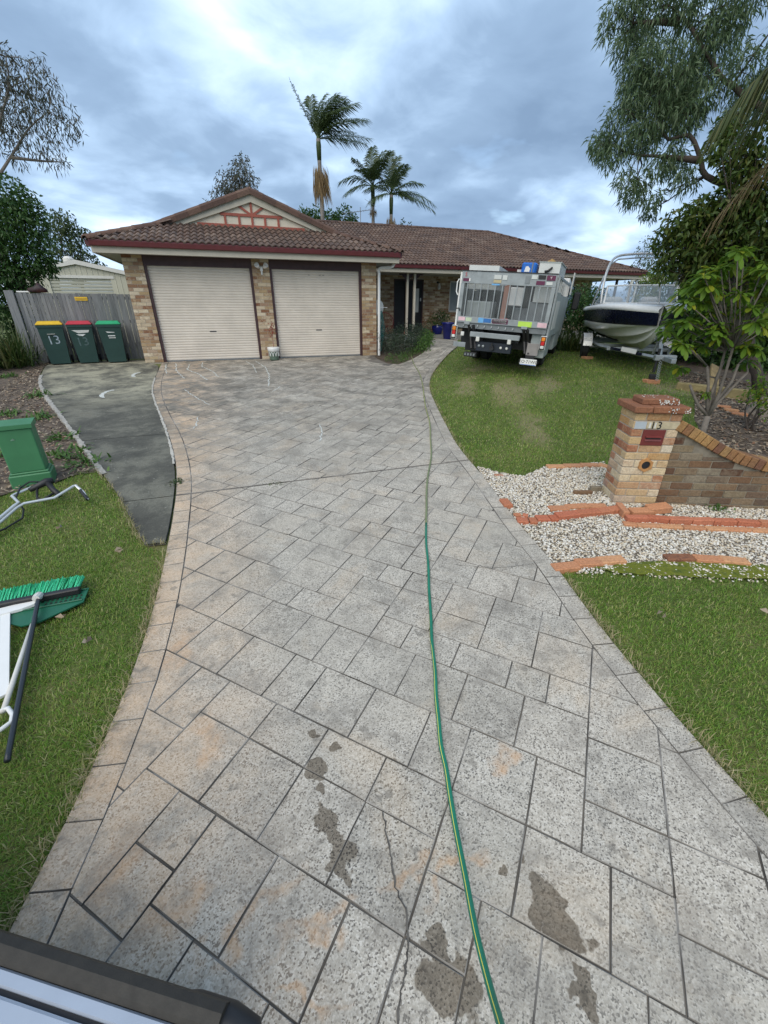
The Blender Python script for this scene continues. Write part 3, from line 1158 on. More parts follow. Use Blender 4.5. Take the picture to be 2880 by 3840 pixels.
def pebbles(name, poly, dens, smin, smax, mat, extra=None, zoff=-.02):
    xs = [p[0] for p in poly]
    ys = [p[1] for p in poly]
    n = int((max(xs) - min(xs)) * (max(ys) - min(ys)) * dens)
    P = np.stack([rg.uniform(min(xs), max(xs), n), rg.uniform(min(ys), max(ys), n)], -1)
    P = P[inpoly(P, poly)]
    if extra is not None:
        P = np.concatenate([P, extra])
    n = len(P)
    s = rg.uniform(smin, smax, (n, 1, 1)) * rg.uniform([.7, .55, .4], [1.25, 1.0, .7], (n, 3))[:, None, :]
    V = (ICO_V[None] * rg.uniform(.75, 1.2, (n, 12, 1))) * s
    V = np.einsum('nij,nkj->nki', rotmats(n, rg, .7), V)
    V[:, :, :2] += P[:, None, :]
    V[:, :, 2] += (H(P[:, 0], P[:, 1]) + zoff + s[:, 0, 2] * .6)[:, None]
    F = ICO_F[None] + (np.arange(n) * 12)[:, None, None]
    o = np_mesh(name, V, F.reshape(-1, 3), mat)
    return o


M_['pebble'] = mat_islands('white_pebbles', [(0, (.62, .58, .48)), (.25, (.80, .78, .72)), (.42, (.52, .42, .28)), (.55, (.74, .71, .66)), (.7, (.36, .32, .27)), (.82, (.68, .60, .46)), (.92, (.5, .41, .29)), (1, (.27, .235, .2))], .7, .1)
_ex = np.stack([rg.uniform(4.3, 7, 500), np.zeros(500)], -1)
_ex[:, 1] = np.interp(_ex[:, 0], [4.2, 4.66, 5.21, 5.88, 7], [-11.6, -11.75, -11.98, -12.22, -12.65]) - np.abs(rg.normal(0, .05, 500))
gv = pebbles('gravel', GRAVEL, 3700, .008, .0165, M_['pebble'], _ex)
struct(gv, 'stuff')
gv['label'] = 'loose white and cream pebbles around the brick letterbox'
gv['category'] = 'gravel'


# leaf litter and bark chips
def litter(name, poly, dens, smin, smax, mat, label):
    xs = [p[0] for p in poly]
    ys = [p[1] for p in poly]
    n = int((max(xs) - min(xs)) * (max(ys) - min(ys)) * dens)
    P = np.stack([rg.uniform(min(xs), max(xs), n), rg.uniform(min(ys), max(ys), n)], -1)
    P = P[inpoly(P, poly)]
    n = len(P)
    L = rg.uniform(smin, smax, n)
    W = L * rg.uniform(.2, .55, n)
    q = np.zeros((n, 4, 3))
    q[:, 0, 0] = -L / 2
    q[:, 2, 0] = L / 2
    q[:, 1, 1] = W / 2
    q[:, 3, 1] = -W / 2
    q[:, 1, 2] = q[:, 3, 2] = W * rg.uniform(-.4, .4, n)
    q = np.einsum('nij,nkj->nki', rotmats(n, rg, .45), q)
    q[:, :, :2] += P[:, None]
    q[:, :, 2] += (H(P[:, 0], P[:, 1]) + rg.uniform(-.01, .012, n))[:, None]
    o = np_mesh(name, q, np.arange(n * 4).reshape(-1, 4), mat)
    struct(o, 'stuff')
    o['label'] = label
    o['category'] = 'leaf litter'


M_['litter'] = mat_islands('leaf_litter', [(0, (.12, .085, .055)), (.3, (.24, .18, .12)), (.5, (.38, .31, .225)), (.7, (.17, .11, .07)), (.85, (.5, .43, .33)), (1, (.28, .14, .075))], .9, 0)
litter('leaf_litter', [p for p in BED_L if p[0] > -6], 420, .025, .08, M_['litter'], 'brown leaf litter and bark on the bed by the fence')
litter('leaf_litter', [(8.7, -11.8), (8.7, -9.6), (9.6, -8.7), (11.0, -7.6), (12.6, -5.9), (14, -5), (14, -10), (10, -12.4)], 420, .03, .11, M_['litter'], 'dry leaf litter under the trees behind the brick wall')

# ------------------------------------------------------------------ lawns
LAWN_L = [(-3.5, -15)] + [(p[0] + .015, p[1]) for p in EDGE_L if p[1] < -10.15] + [(.76, -10.16)] + [(p[0] + .02, p[1]) for p in STRIP_L[::-1] if p[1] < -8.1] + [(-.1, -8.0), (-.26, -8.0), (-.44, -8.33), (-.8, -8.44), (-.95, -8.6), (-3.5, -9.4)]
LAWN_N = [(p[0] - .015, p[1]) for p in EDGE_R if p[1] < -11.5] + [(4.23, -11.64), (4.66, -11.82), (5.21, -12.05), (5.88, -12.3), (9, -13.45), (9, -15)]
LAWN_F = [(p[0] - .015, p[1]) for p in EDGE_R if -9.3 < p[1] < 2] + [(12, 3.0), (20, 2.6), (20, -1), (16, -3.2), (12.6, -5.9), (11.0, -7.6), (9.6, -8.7), (8.7, -9.6), (8.7, -11.6), (6.28, -10.62), (5.98, -10.2), (6.5, -9.72), (5.58, -9.6), (5.13, -9.78), (4.9, -9.62)]
BARE = [(8.35, -6.1, .3, 1.4, -.72), (6.95, -5.1, .25, 1.2, -.72), (7.3, -6.3, .5, 1.4, -.55), (9.3, -4.2, .8, .4, -.7), (8.0, -3.9, .5, .4, -.7), (6.4, -8.3, .3, .9, -.5), (11.2, -6.9, .9, .7, .4)]


def blades(n, P, hmin, hmax, wd, rg):
    ang = rg.uniform(0, 2 * math.pi, n)
    tilt = rg.uniform(.35, 1.35, n)
    L = rg.uniform(hmin, hmax, n)
    W = wd * rg.uniform(.6, 1.3, n)
    d = np.stack([np.cos(ang), np.sin(ang)], -1)
    s = np.stack([-np.sin(ang), np.cos(ang)], -1)
    z0 = H(P[:, 0], P[:, 1]) - .036
    V = np.zeros((n, 5, 3))
    for k, (t, up, w) in enumerate(((0, 0, 1), (0, 0, -1), (.55, .68, .85), (.55, .68, -.85), (1.0, 1.0, 0))):
        run = L * t * np.sin(tilt) * (1.15 if t == 1 else .8)
        V[:, k, :2] = P + d * run[:, None] + s * (W * w / 2)[:, None]
        V[:, k, 2] = z0 + L * up * np.cos(tilt) * (.92 if t == 1 else 1.0) + .004
    T = np.array([(0, 1, 2), (1, 3, 2), (2, 3, 4)])
    return V, T


def lawn(polys, bands, rg):
    VV, FF, base = [], [], 0
    for poly in polys:
        xs = [p[0] for p in poly]
        ys = [p[1] for p in poly]
        for (d0, d1, dens, hm, hx, wd) in bands:
            x0, x1 = max(min(xs), CAM.x - d1), min(max(xs), CAM.x + d1)
            y0, y1 = max(min(ys), -14.2), min(max(ys), CAM.y + d1)
            if x1 <= x0 or y1 <= y0:
                continue
            n = int((x1 - x0) * (y1 - y0) * dens)
            P = np.stack([rg.uniform(x0, x1, n), rg.uniform(y0, y1, n)], -1)
            D = np.hypot(P[:, 0] - CAM.x, P[:, 1] - CAM.y)
            # only what lies before the photographer
            fw = (P[:, 0] - CAM.x) * .334 + (P[:, 1] - CAM.y) * .9425
            sd_ = (P[:, 0] - CAM.x) * .9425 - (P[:, 1] - CAM.y) * .334
            P = P[(D >= d0) & (D < d1) & (fw > -.1) & (np.abs(sd_) < fw * 1.15 + 1.0)]
            P = P[inpoly(P, poly)]
            for (bx, by, rx, ry, a) in BARE:
                u, w = P[:, 0] - bx, P[:, 1] - by
                c, s = math.cos(-a), math.sin(-a)
                e = ((u * c - w * s) / rx) ** 2 + ((u * s + w * c) / ry) ** 2
                P = P[(e > 1) | (rg.uniform(0, 1, len(P)) < .42 + .5 * e)]
            n = len(P)
            if not n:
                continue
            V, T = blades(n, P, hm, hx, wd, rg)
            FF.append((T[None] + (np.arange(n) * 5)[:, None, None] + base).reshape(-1, 3))
            VV.append(V.reshape(-1, 3))
            base += n * 5
    return np.concatenate(VV), np.concatenate(FF)


M_['grass'] = leafmat('grass_blades', [(.115, .235, .024), (.20, .38, .04), (.13, .27, .028), (.26, .42, .06), (.46, .44, .14), (.215, .34, .045), (.68, .6, .32)], .5, .35)
BANDS = [(0, 2.6, 13000, .018, .045, .0036), (2.6, 4.2, 8500, .018, .044, .0042), (4.2, 6.5, 4200, .018, .044, .006), (6.5, 9.5, 1900, .022, .05, .0078), (9.5, 14, 800, .025, .055, .011), (14, 24, 260, .03, .06, .02)]
V, F = lawn([LAWN_L, LAWN_N, LAWN_F], BANDS, rg)
gr = struct(np_mesh('grass', V, F, M_['grass']), 'stuff')
gr['label'] = 'short mown grass of the lawns on both sides of the driveway'
gr['category'] = 'grass'

# dry runners creeping over the edges of the paving
M_['straw'] = leafmat('dry_runners', [(.40, .33, .18), (.55, .47, .28), (.30, .26, .12), (.16, .2, .05), (.48, .38, .22)], .7, .2)
PP = []
for line, lo, hi, side in ((EDGE_L, -13.9, -10.15, -1), (EDGE_R, -13.9, -11.6, 1), (STRIP_L, -10.2, -7.9, -1), ([(.75, -10.14), (.93, -10.16)], -11, -9, 0), (EDGE_R, -9.3, -2.0, 1)):
    L_ = [q for q in line if lo < q[1] < hi]
    Q = np.array(resample(L_, .012)) if len(L_) > 1 else np.zeros((0, 2))
    D_ = np.hypot(Q[:, 0] - CAM.x, Q[:, 1] - CAM.y) if len(Q) else []
    keep_ = rg.uniform(0, 1, len(Q)) < np.clip(3.2 / np.maximum(D_, .5), .25, 1)
    Q = Q[keep_]
    for rep in range(5):
        PP.append(Q + rg.normal(0, .016, Q.shape) + np.array([side * .012, -.004]))
PP = np.concatenate(PP)
clus = .5 + .5 * np.sin(PP[:, 1] * 9.1 + PP[:, 0] * 4) * np.sin(PP[:, 1] * 3.7)
PP = PP[rg.uniform(0, 1, len(PP)) < .25 + .75 * clus]
V, T = blades(len(PP), PP, .03, .085, .0042, rg)
V[:, :, 2] += .03
F = (T[None] + (np.arange(len(PP)) * 5)[:, None, None]).reshape(-1, 3)
dr2 = struct(np_mesh('dry_grass', V, F, M_['straw']), 'stuff')
dr2['label'] = 'dry grass runners along the edges of the driveway'
dr2['category'] = 'grass'
# ------------------------------------------------------------------ the house
house = thing('brick_house', 'low brick house with brown tiled roof and a double garage in front', 'house', (0, 0, 0))
W = 2.73
PH = 2.64
NC = 31
CH = PH / NC
PIERS = [(-.47, 0), (W, W + .47), (2 * W + .47, 2 * W + .94)]
T20 = math.tan(rad(20))


def brick_mesh(L, D, Hh, mat, c=.004, name='brick'):
    me = MB().box(0, L, 0, D, 0, Hh, c=c).mesh(name)
    me.materials.append(mat)
    return me


BK = {L: brick_mesh(L, .11, CH - .0095, M_['brick']) for L in (.23, .11)}
rb = random.Random(4)
for px0, px1 in PIERS:
    MB().box(px0 + .004, px1 - .004, .006, .35, -.05, PH).build('pier_core', M_['mortar'], house)
    for i in range(NC):
        z = i * CH + .004
        xs = [(0, .23), (.24, .23)] if i % 2 == 0 else [(0, .11), (.12, .23), (.36, .11)]
        for x, L in xs:
            link('brick', BK[L], house, (px0 + x, rb.uniform(-.0025, .0015), z))

# garage openings
fr = M_['frame']
for k, x0 in enumerate((0, W + .47)):
    x1 = x0 + W
    MB().box(x0, x1, .03, .2, 2.4, 2.635).build('lintel', fr, house)
    MB().box(x0 + .002, x0 + .07, .035, .2, 0, 2.4).build('jamb', fr, house)
    MB().box(x1 - .07, x1 - .002, .035, .2, 0, 2.4).build('jamb', fr, house)
    mb = MB()
    pitch = .0685
    prof = []
    z = .03
    while z < 2.42:
        prof += [(.122, z), (.112, z + .006), (.107, z + .022), (.107, z + .046), (.112, z + .062), (.122, z + .0665)]
        z += pitch
    prof = [p for p in prof if p[1] < 2.44]
    n = len(prof)
    a, b = x0 + .065, x1 - .065
    V = [(a, y, z_) for y, z_ in prof] + [(b, y, z_) for y, z_ in prof]
    mb.add(V, [(i, n + i, n + i + 1, i + 1) for i in range(n - 1)])
    door = mb.build('roller_door', M_['roller'], house)
    MB().box(a, b, .095, .13, .0, .032, c=.004).build('bottom_bar', M_['steel'], door)
    hx = a + (1.38 if k == 0 else 1.28)
    MB().box(hx - .09, hx + .09, .098, .115, .775, .80, c=.003).build('door_handle', M_['black'], door)
    if k == 1:
        for q in (-.2, .12, .22):
            MB().box(hx + q - .03, hx + q + .03, .104, .112, 2.27, 2.279).build('scuff_mark', M_['dark'], door)
    MB().box(x0, x1, .2, .24, -.05, 2.6).build('garage_shade', M_['dark'], house)

# walls behind (render and mortar tone), porch back wall in brickwork
wall = MB()
wall.box(-.465, -.35, .35, 12.5, -.05, PH)
wall.box(6.28, 6.395, .35, 5.5, -.05, PH)
wall.box(19.6, 19.7, 5.3, 12, -.05, PH)
wall.box(-.46, 19.7, 12.4, 12.5, -.05, PH)
wall.build('wall', M_['mortar'], house)
OPEN = [(7.35, 8.30, .45, 2.5), (8.97, 9.57, .32, 2.5), (9.63, 10.38, .32, 2.5), (11.68, 13.3, 1.22, 2.47), (14.2, 16.2, .9, 2.4), (17.0, 18.8, .9, 2.4)]
mw, mbk = MB(), MB()
xs = sorted({6.4, 19.6} | {o[0] for o in OPEN} | {o[1] for o in OPEN})
for a, b in zip(xs, xs[1:]):
    o = [o for o in OPEN if o[0] <= a + 1e-6 and o[1] >= b - 1e-6]
    if not o:
        mw.box(a, b, 5.307, 5.5, 0, PH)
    else:
        mw.box(a, b, 5.307, 5.5, 0, o[0][2])
        mw.box(a, b, 5.307, 5.5, o[0][3], PH)
for i in range(NC + 1):
    z0, z1 = .004 + i * CH, .004 + i * CH + CH - .0095
    x = 6.4 + (0 if i % 2 else -.12)
    while x < 19.6:
        a, b = max(x, 6.4), min(x + .23, 19.6)
        segs = [(a, b)]
        for o in OPEN:
            if z1 > o[2] + .02 and z0 < o[3] - .02:
                ns = []
                for s0, s1 in segs:
                    if s1 <= o[0] or s0 >= o[1]:
                        ns.append((s0, s1))
                    else:
                        if s0 < o[0]:
                            ns.append((s0, o[0]))
                        if s1 > o[1]:
                            ns.append((o[1], s1))
                segs = ns
        for s0, s1 in segs:
            if s1 - s0 > .03 and z1 < PH + .02:
                mbk.box(s0, s1, 5.3, 5.34, z0, z1)
        x += .24
mw.build('porch_wall', M_['mortar'], house)
o = mbk.build('porch_bricks', M_['brick'], house)
o['kind'] = 'stuff'
# openings in the porch wall
for (x0, x1, z0, z1), kind in zip(OPEN, ('window', 'door', 'door', 'window', 'window', 'window')):
    if kind == 'door':
        d = MB().box(x0, x1, 5.36, 5.40, z0, z1).build('front_door', M_['dark'], house)
        f = MB()
        f.box(x0, x0 + .05, 5.30, 5.36, z0, z1).box(x1 - .05, x1, 5.30, 5.36, z0, z1).box(x0, x1, 5.30, 5.36, z1 - .05, z1)
        f.build('door_frame', fr, d)
        if x0 > 9.6:
            MB().box(x0 + .38, x0 + .56, 5.352, 5.362, 1.2, 2.15).build('side_light', M_['offwhite'], d)
            MB().box(x0 + .62, x0 + .66, 5.33, 5.36, 1.65, 1.78).build('bell_plate', M_['white'], d)
            MB().box(x0 + .3, x0 + .33, 5.33, 5.36, .4, 2.4).build('door_stile', fr, d)
        else:
            bars = MB()
            for q in range(5):
                bars.box(x0 + .06, x1 - .06, 5.345, 5.358, z0 + .2 + q * .42, z0 + .22 + q * .42)
            bars.build('screen_bars', M_['black'], d)
    else:
        wdw = MB().box(x0, x1, 5.38, 5.40, z0, z1).build('window', M_['glass'] if x0 > 13.5 else plain('blind', (.30, .33, .36), .5), house)
        f = MB()
        f.box(x0, x0 + .05, 5.32, 5.38, z0, z1).box(x1 - .05, x1, 5.32, 5.38, z0, z1).box(x0, x1, 5.32, 5.38, z0, z0 + .05).box(x0, x1, 5.32, 5.38, z1 - .05, z1)
        f.box((x0 + x1) / 2 - .02, (x0 + x1) / 2 + .02, 5.33, 5.38, z0, z1)
        f.build('window_frame', M_['offwhite'] if x0 > 11 else fr, wdw)
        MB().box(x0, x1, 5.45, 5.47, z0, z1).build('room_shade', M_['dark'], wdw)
wl_ = MB().box(11.0, 11.08, 5.22, 5.3, 2.36, 2.44, c=.01).tube([(11.04, 5.2, 2.42), (11.04, 5.1, 2.4), (11.04, 5.1, 2.3)], .012, 6).build('wall_lamp', M_['black'], house)
MB().lathe([(.03, 0), (.075, -.14), (.06, -.22), (.02, -.25)], 8, (11.04, 5.1, 2.36)).build('lamp_shade', M_['clear'], wl_)
# porch floor, posts, beam, brackets
M_['porch'] = plain('porch_concrete', (.27, .26, .24), .85, var=.2, scale=3, space='pos')
MB().box(6.4, 19.6, 3.25, 5.3, -.1, .32).build('porch_floor', M_['porch'], house)
MB().box(6.45, 19.9, 3.40, 3.52, 2.60, 2.72).build('porch_beam', M_['fascia'], house)
for px_ in (8.84, 9.15):
    pst = MB().box(px_ - .045, px_ + .045, 3.405, 3.495, .32, 2.6, c=.006).build('porch_post', M_['cream'], house)
for px_, s in ((8.79, -1), (9.20, 1), (8.89, 1)):
    pts = [(0, 0), (s * .30 if px_ != 8.89 else .2, 0), (s * .28 if px_ != 8.89 else .18, -.05), (s * .17, -.05), (s * .13, -.12), (s * .05, -.15), (s * .04, -.27), (0, -.29)]
    MB().prism([(px_ + u, 2.598 + w) for u, w in pts], 1, 3.43, 3.47).build('fretwork_bracket', fr, house)
for px_ in (11.9, 14.0, 16.6, 19.4):
    MB().box(px_ - .045, px_ + .045, 3.405, 3.495, .32, 2.6, c=.006).build('porch_post', M_['frame'] if px_ > 12 else M_['cream'], house)

# eaves: soffit, fascia, gutter
EV = M_['fascia']
so = MB()
so.box(-.95, 6.9, -.55, .1, 2.632, 2.642).box(-.95, -.4, .1, 12.9, 2.632, 2.642).box(6.35, 6.9, .1, 2.9, 2.632, 2.642).box(6.4, 20.2, 2.9, 5.4, 2.636, 2.646)
so.build('soffit', M_['soffit'], house)


def eave_run(a, b, out):
    """fascia board and quad gutter along an eave from a to b; out: outward unit vector"""
    a, b, out = Vector(a), Vector(b), Vector(out)
    t = (b - a).normalized()
    for nm, mat, pr in (('fascia', EV, [(0, -.27), (.02, -.27), (.02, -.12), (0, -.12)]),
                        ('gutter', M_['gutter'], [(.02, -.135), (.095, -.135), (.11, -.12), (.125, -.03), (.125, -.0), (.11, 0), (.105, -.02), (.03, -.02), (.02, -.02)])):
        mb = MB()
        n = len(pr)
        V = [a + out * u + Vector((0, 0, w)) for u, w in pr] + [b + out * u + Vector((0, 0, w)) for u, w in pr]
        mb.add(V, [tuple(range(n)), tuple(range(n, 2 * n))] + [(i, (i + 1) % n, n + (i + 1) % n, n + i) for i in range(n)])
        mb.build(nm, mat, house)


EZ = 2.87
eave_run((-.97, -.56, EZ), (6.92, -.56, EZ), (0, -1, 0))
eave_run((-.955, -.54, EZ), (-.955, 12.9, EZ), (-1, 0, 0))
eave_run((6.905, -.54, EZ), (6.905, 2.9, EZ), (1, 0, 0))
eave_run((7.03, 2.9, EZ), (20.3, 2.9, EZ), (0, -1, 0))
eave_run((20.25, 2.92, EZ), (20.25, 12.9, EZ), (1, 0, 0))
MB().tube([(6.47, -.04, 0), (6.47, -.04, 2.44), (6.49, -.04, 2.49), (6.55, -.05, 2.51), (6.84, -.10, 2.53), (6.9, -.11, 2.56), (6.93, -.12, 2.62), (6.94, -.12, 2.74)], .042, 10).build('downpipe', M_['white'], house)

# roof deck under the tiles
dk = MB()
e0x, e1x, ey = -1.02, 6.96, -.66
xc, hw = (e0x + e1x) / 2, (e1x - e0x) / 2
gz0 = 2.845
rz_ = gz0 + hw * T20
GYA = 1.0
gzb = gz0 + (GYA - ey) * T20
dl = e0x + (GYA - ey)
dr = e1x - (GYA - ey)
mz0, my, mx1 = 2.845, 2.78, 20.36
md_ = 5.3
mr = mz0 + md_ * T20
dk.add([(e0x, ey, gz0), (e1x, ey, gz0), (dr, GYA, gzb), (dl, GYA, gzb)], [(0, 1, 2, 3)])
dk.add([(e0x, ey, gz0), (dl, GYA, gzb), (xc, GYA, rz_), (xc, 7.5, rz_), (e0x, 7.5, gz0)], [(0, 1, 2, 3, 4)])
dk.add([(e1x, ey, gz0), (dr, GYA, gzb), (xc, GYA, rz_), (xc, 7.0, rz_), (e1x, my + .2, gz0)], [(4, 3, 2, 1, 0)])
dk.add([(e0x, my, mz0), (mx1, my, mz0), (mx1 - md_, my + md_, mr), (e0x + md_, my + md_, mr)], [(0, 1, 2, 3)])
dk.add([(mx1, my, mz0), (mx1, my + 2 * md_, mz0), (mx1 - md_, my + md_, mr)], [(0, 1, 2)])
dk.add([(mx1, my + 2 * md_, mz0), (e0x, my + 2 * md_, mz0), (e0x + md_, my + md_, mr), (mx1 - md_, my + md_, mr)], [(0, 1, 2, 3)])
dk.add([(e0x, my + 2 * md_, mz0), (e0x, my, mz0), (e0x + md_, my + md_, mr)], [(0, 1, 2)])
dk.build('roof_deck', M_['deck'], house, recalc=False)

# tiles
TW, TL, TE = .33, .385, .325
_px = [0, .02, .048, .0825, .117, .145, .165, .185, .213, .2475, .282, .31, .33]
_pz = [.0, .006, .032, .044, .032, .006, .0, .006, .032, .044, .032, .006, .0]


def tile_mesh():
    mb = MB()
    n = len(_px)
    V = [(x, 0, z + .034) for x, z in zip(_px, _pz)] + [(x, TL, z + .002) for x, z in zip(_px, _pz)] + [(x, .004, z + .004) for x, z in zip(_px, _pz)]
    F = [(i, i + 1, n + i + 1, n + i) for i in range(n - 1)] + [(2 * n + i, 2 * n + i + 1, i + 1, i) for i in range(n - 1)]
    return mb.add(V, F)


TM = tile_mesh()
tme = TM.mesh('roof_tile')
tme.materials.append(M_['tile'])
TV = np.array(TM.v)
far_tiles = MB()
n_part = 0
rt = random.Random(9)


def tile_plane(O, u, length, vdir, slope_len, keep, parts, u0=0.0):
    """lay tiles on a roof plane; u along the eave, vdir up the slope"""
    global n_part
    O, u, vdir = Vector(O), Vector(u).normalized(), Vector(vdir).normalized()
    nn = u.cross(vdir)
    M0 = Matrix((u, vdir, nn)).transposed().to_4x4()
    r = 0
    while r * TE < slope_len:
        c = 0
        while c * TW + u0 < length:
            uu, vv = u0 + c * TW, r * TE - .03
            if keep(uu + TW / 2, vv + TE / 2):
                m = M0.copy()
                m.translation = O + u * uu + vdir * vv + nn * rt.uniform(.004, .010)
                if parts and n_part < 295:
                    ob = link('roof_tile', tme, house)
                    ob.matrix_basis = m
                    n_part += 1
                else:
                    far_tiles.add([m @ Vector(p) for p in TM.v], TM.f)
            c += 1
        r += 1


c20, s20 = math.cos(rad(20)), math.sin(rad(20))
sl = (GYA - ey) / c20
tile_plane((e0x, ey, gz0), (1, 0, 0), e1x - e0x, (0, c20, s20), sl - .12, lambda u, v: v * c20 - .1 < u < (e1x - e0x) - v * c20 + .1, True)
tile_plane((7.0, my, mz0), (1, 0, 0), mx1 - 7.0, (0, c20, s20), md_ / c20 - .1, lambda u, v: u < (mx1 - 7.0) - v * c20 + .1, True)
tile_plane((4.0, my, mz0), (1, 0, 0), 3.0, (0, c20, s20), md_ / c20 - .1, lambda u, v: v * c20 > (e1x - 4.0 - u) - .25, False)
tile_plane((e1x, ey, gz0), (0, 1, 0), 8.0, (-c20, 0, s20), hw / c20 - .1, lambda u, v: v * c20 - .1 < u and (u + ey - my) < v * c20 + .2, False)
tile_plane((e0x, 7.0, gz0), (0, -1, 0), 7.0 - ey, (c20, 0, s20), hw / c20 - .1, lambda u, v: (7.0 - ey - u) > v * c20 - .1, False)
tile_plane((mx1, my, mz0), (0, 1, 0), 2 * md_, (-c20, 0, s20), md_ / c20 - .1, lambda u, v: v * c20 - .1 < u < 2 * md_ - v * c20 + .1, False)
o = far_tiles.build('far_roof_tiles', M_['tile'], house, recalc=False)
o['kind'] = 'stuff'


# hip, ridge and barge caps
def cap_mesh(r=.115, L=.40):
    mb = MB()
    n = 7
    for x, rr_ in ((0, r * 1.06), (L, r * .94)):
        for k in range(n):
            a = math.pi * k / (n - 1)
            mb.v.append((x, -rr_ * math.cos(a), rr_ * .72 * math.sin(a)))
    for x, rr_ in ((0, r * .86),):
        for k in range(n):
            a = math.pi * k / (n - 1)
            mb.v.append((x, -rr_ * math.cos(a), rr_ * .6 * math.sin(a)))
    mb.f = [(k, k + 1, n + k + 1, n + k) for k in range(n - 1)] + [(2 * n + k, 2 * n + k + 1, k + 1, k) for k in range(n - 1)]
    me = mb.mesh('ridge_cap', True)
    me.materials.append(M_['captile'])
    return me


CAP = cap_mesh()
_bc = MB()
for x_, g_ in ((0, 1.0), (.42, .93)):
    _bc.v += [(x_, y_ * g_, z_ * g_) for y_, z_ in ((-.10, -.085), (-.105, .03), (-.06, .085), (.06, .085), (.105, .03), (.10, -.085))]
_bc.f = [(k, k + 1, 7 + k, 6 + k) for k in range(5)] + [(0, 1, 2, 3, 4, 5)[::-1], (6, 7, 8, 9, 10, 11)]
CAPB = _bc.mesh('barge_cap')
CAPB.materials.append(M_['captile'])


def caps(a, b, name='ridge_cap', me=CAP, lift=.02, step=.36):
    a, b = Vector(a), Vector(b)
    d = b - a
    n = max(1, int(round(d.length / step)))
    t = d.normalized()
    side = Vector((0, 0, 1)).cross(t).normalized()
    up = t.cross(side)
    for i in range(n):
        m = Matrix((t, side, up)).transposed().to_4x4()
        m.translation = a + d * (i / n) + up * (lift + rt.uniform(0, .006)) - t * .01
        ob = link(name, me, house)
        ob.matrix_basis = m


caps((e0x, ey, gz0), (dl, GYA, gzb), 'hip_cap')
caps((e1x, ey, gz0), (dr, GYA, gzb), 'hip_cap')
caps((xc, 7.0, rz_), (xc, GYA, rz_))
caps((mx1, my, mz0), (mx1 - md_, my + md_, mr), 'hip_cap')
caps((mx1 - md_, my + md_, mr), (4.8, my + md_, mr))
zoff_ = .03
caps((dl - .35, GYA - .04, gzb - .35 * T20 + zoff_), (xc, GYA - .04, rz_ + zoff_), 'barge_cap', CAPB)
caps((dr + .35, GYA - .04, gzb - .35 * T20 + zoff_), (xc, GYA - .04, rz_ + zoff_), 'barge_cap', CAPB)
# dutch gable front
gz = lambda x: gzb + (min(x - dl, dr - x)) * T20
MB().prism([(dl, gzb + .0), (dr, gzb + .0), (xc, rz_)], 1, GYA + .02, GYA + .08).build('gable_panel', M_['cream'], house)
for s in (-1, 1):
    xe = dl if s < 0 else dr
    w = .21
    MB().prism([(xe - s * .45, gzb + .012), (xe + s * .05, gzb + .012), (xc, rz_ + .01), (xc, rz_ - w)], 1, GYA - .06, GYA + .015).build('barge_board', M_['fascia'], house)
BT = M_['batten']


def batten(x0, z0, x1, z1, w=.055, y=GYA):
    a, b = Vector((x0, 0, z0)), Vector((x1, 0, z1))
    t = (b - a).normalized()
    n_ = Vector((-t.z, 0, t.x)) * w / 2
    q = [a + n_, a - n_, b - n_, b + n_]
    MB().prism([(p.x, p.z) for p in q], 1, y - .012, y + .018).build('gable_batten', BT, house)


zb = gzb + .06
zm = gzb + .33
batten(xc - 1.5, zb, xc + 1.5, zb, .075)
batten(xc - .86, zm, xc + .86, zm, .065, GYA - .003)
for dx in (-.74, -.36, .36, .74):
    batten(xc + dx, zb, xc + dx, zm, .06, GYA - .001)
batten(xc, zb, xc, rz_ - .2, .06, GYA - .0015)
for s in (-1, 1):
    batten(xc, zm, xc + s * .33, zm + .21, .055, GYA - .002)
# antenna on the ridge
ant = thing('tv_antenna', 'thin metal television antenna standing on the ridge of the house', 'antenna', (8.33, 8.0, mr - .15))
MB().tube([(0, 0, 0), (0, 0, .80)], .016, 6).build('mast', M_['steel'], ant)
a_ = MB().tube([(-.85, 0, .52), (.55, 0, .74)], .012, 6)
for i in range(9):
    t = i / 8
    x, z = -.8 + 1.0 * t, .528 + 1.0 * t * .157
    a_.tube([(x, -.12 - .1 * t, z), (x, .12 + .1 * t, z)], .006, 5)
a_.build('boom', M_['steel'], ant)
a_ = MB()
for z in (.60, .78, .95, 1.08):
    a_.tube([(.46 + (z - .6) * .1, -.3, z), (.46 + (z - .6) * .1, .3, z)], .006, 5)
a_.tube([(.44, 0, .55), (.52, 0, 1.1)], .008, 5).tube([(.2, 0, 1.12), (.75, 0, .86)], .006, 5)
a_.build('reflector', M_['steel'], ant)
# twin floodlight on the middle pier
fl = MB().box(2.94, 3.02, -.07, -.003, 2.33, 2.45, c=.01).build('floodlight', M_['white'], house)
for s in (-1, 1):
    m = Matrix.Translation((2.98 + s * .10, -.1, 2.45)) @ Matrix.Rotation(rad(62), 4, 'X') @ Matrix.Rotation(rad(s * 24), 4, 'Y')
    MB().lathe([(.035, -.06), (.06, .02), (.068, .07), (.055, .075), (.0, .06)], 12, M=m).build('lamp_head', M_['white'], fl)
MB().box(2.96, 3.0, -.09, -.04, 2.24, 2.33, c=.01).build('sensor', M_['white'], fl)
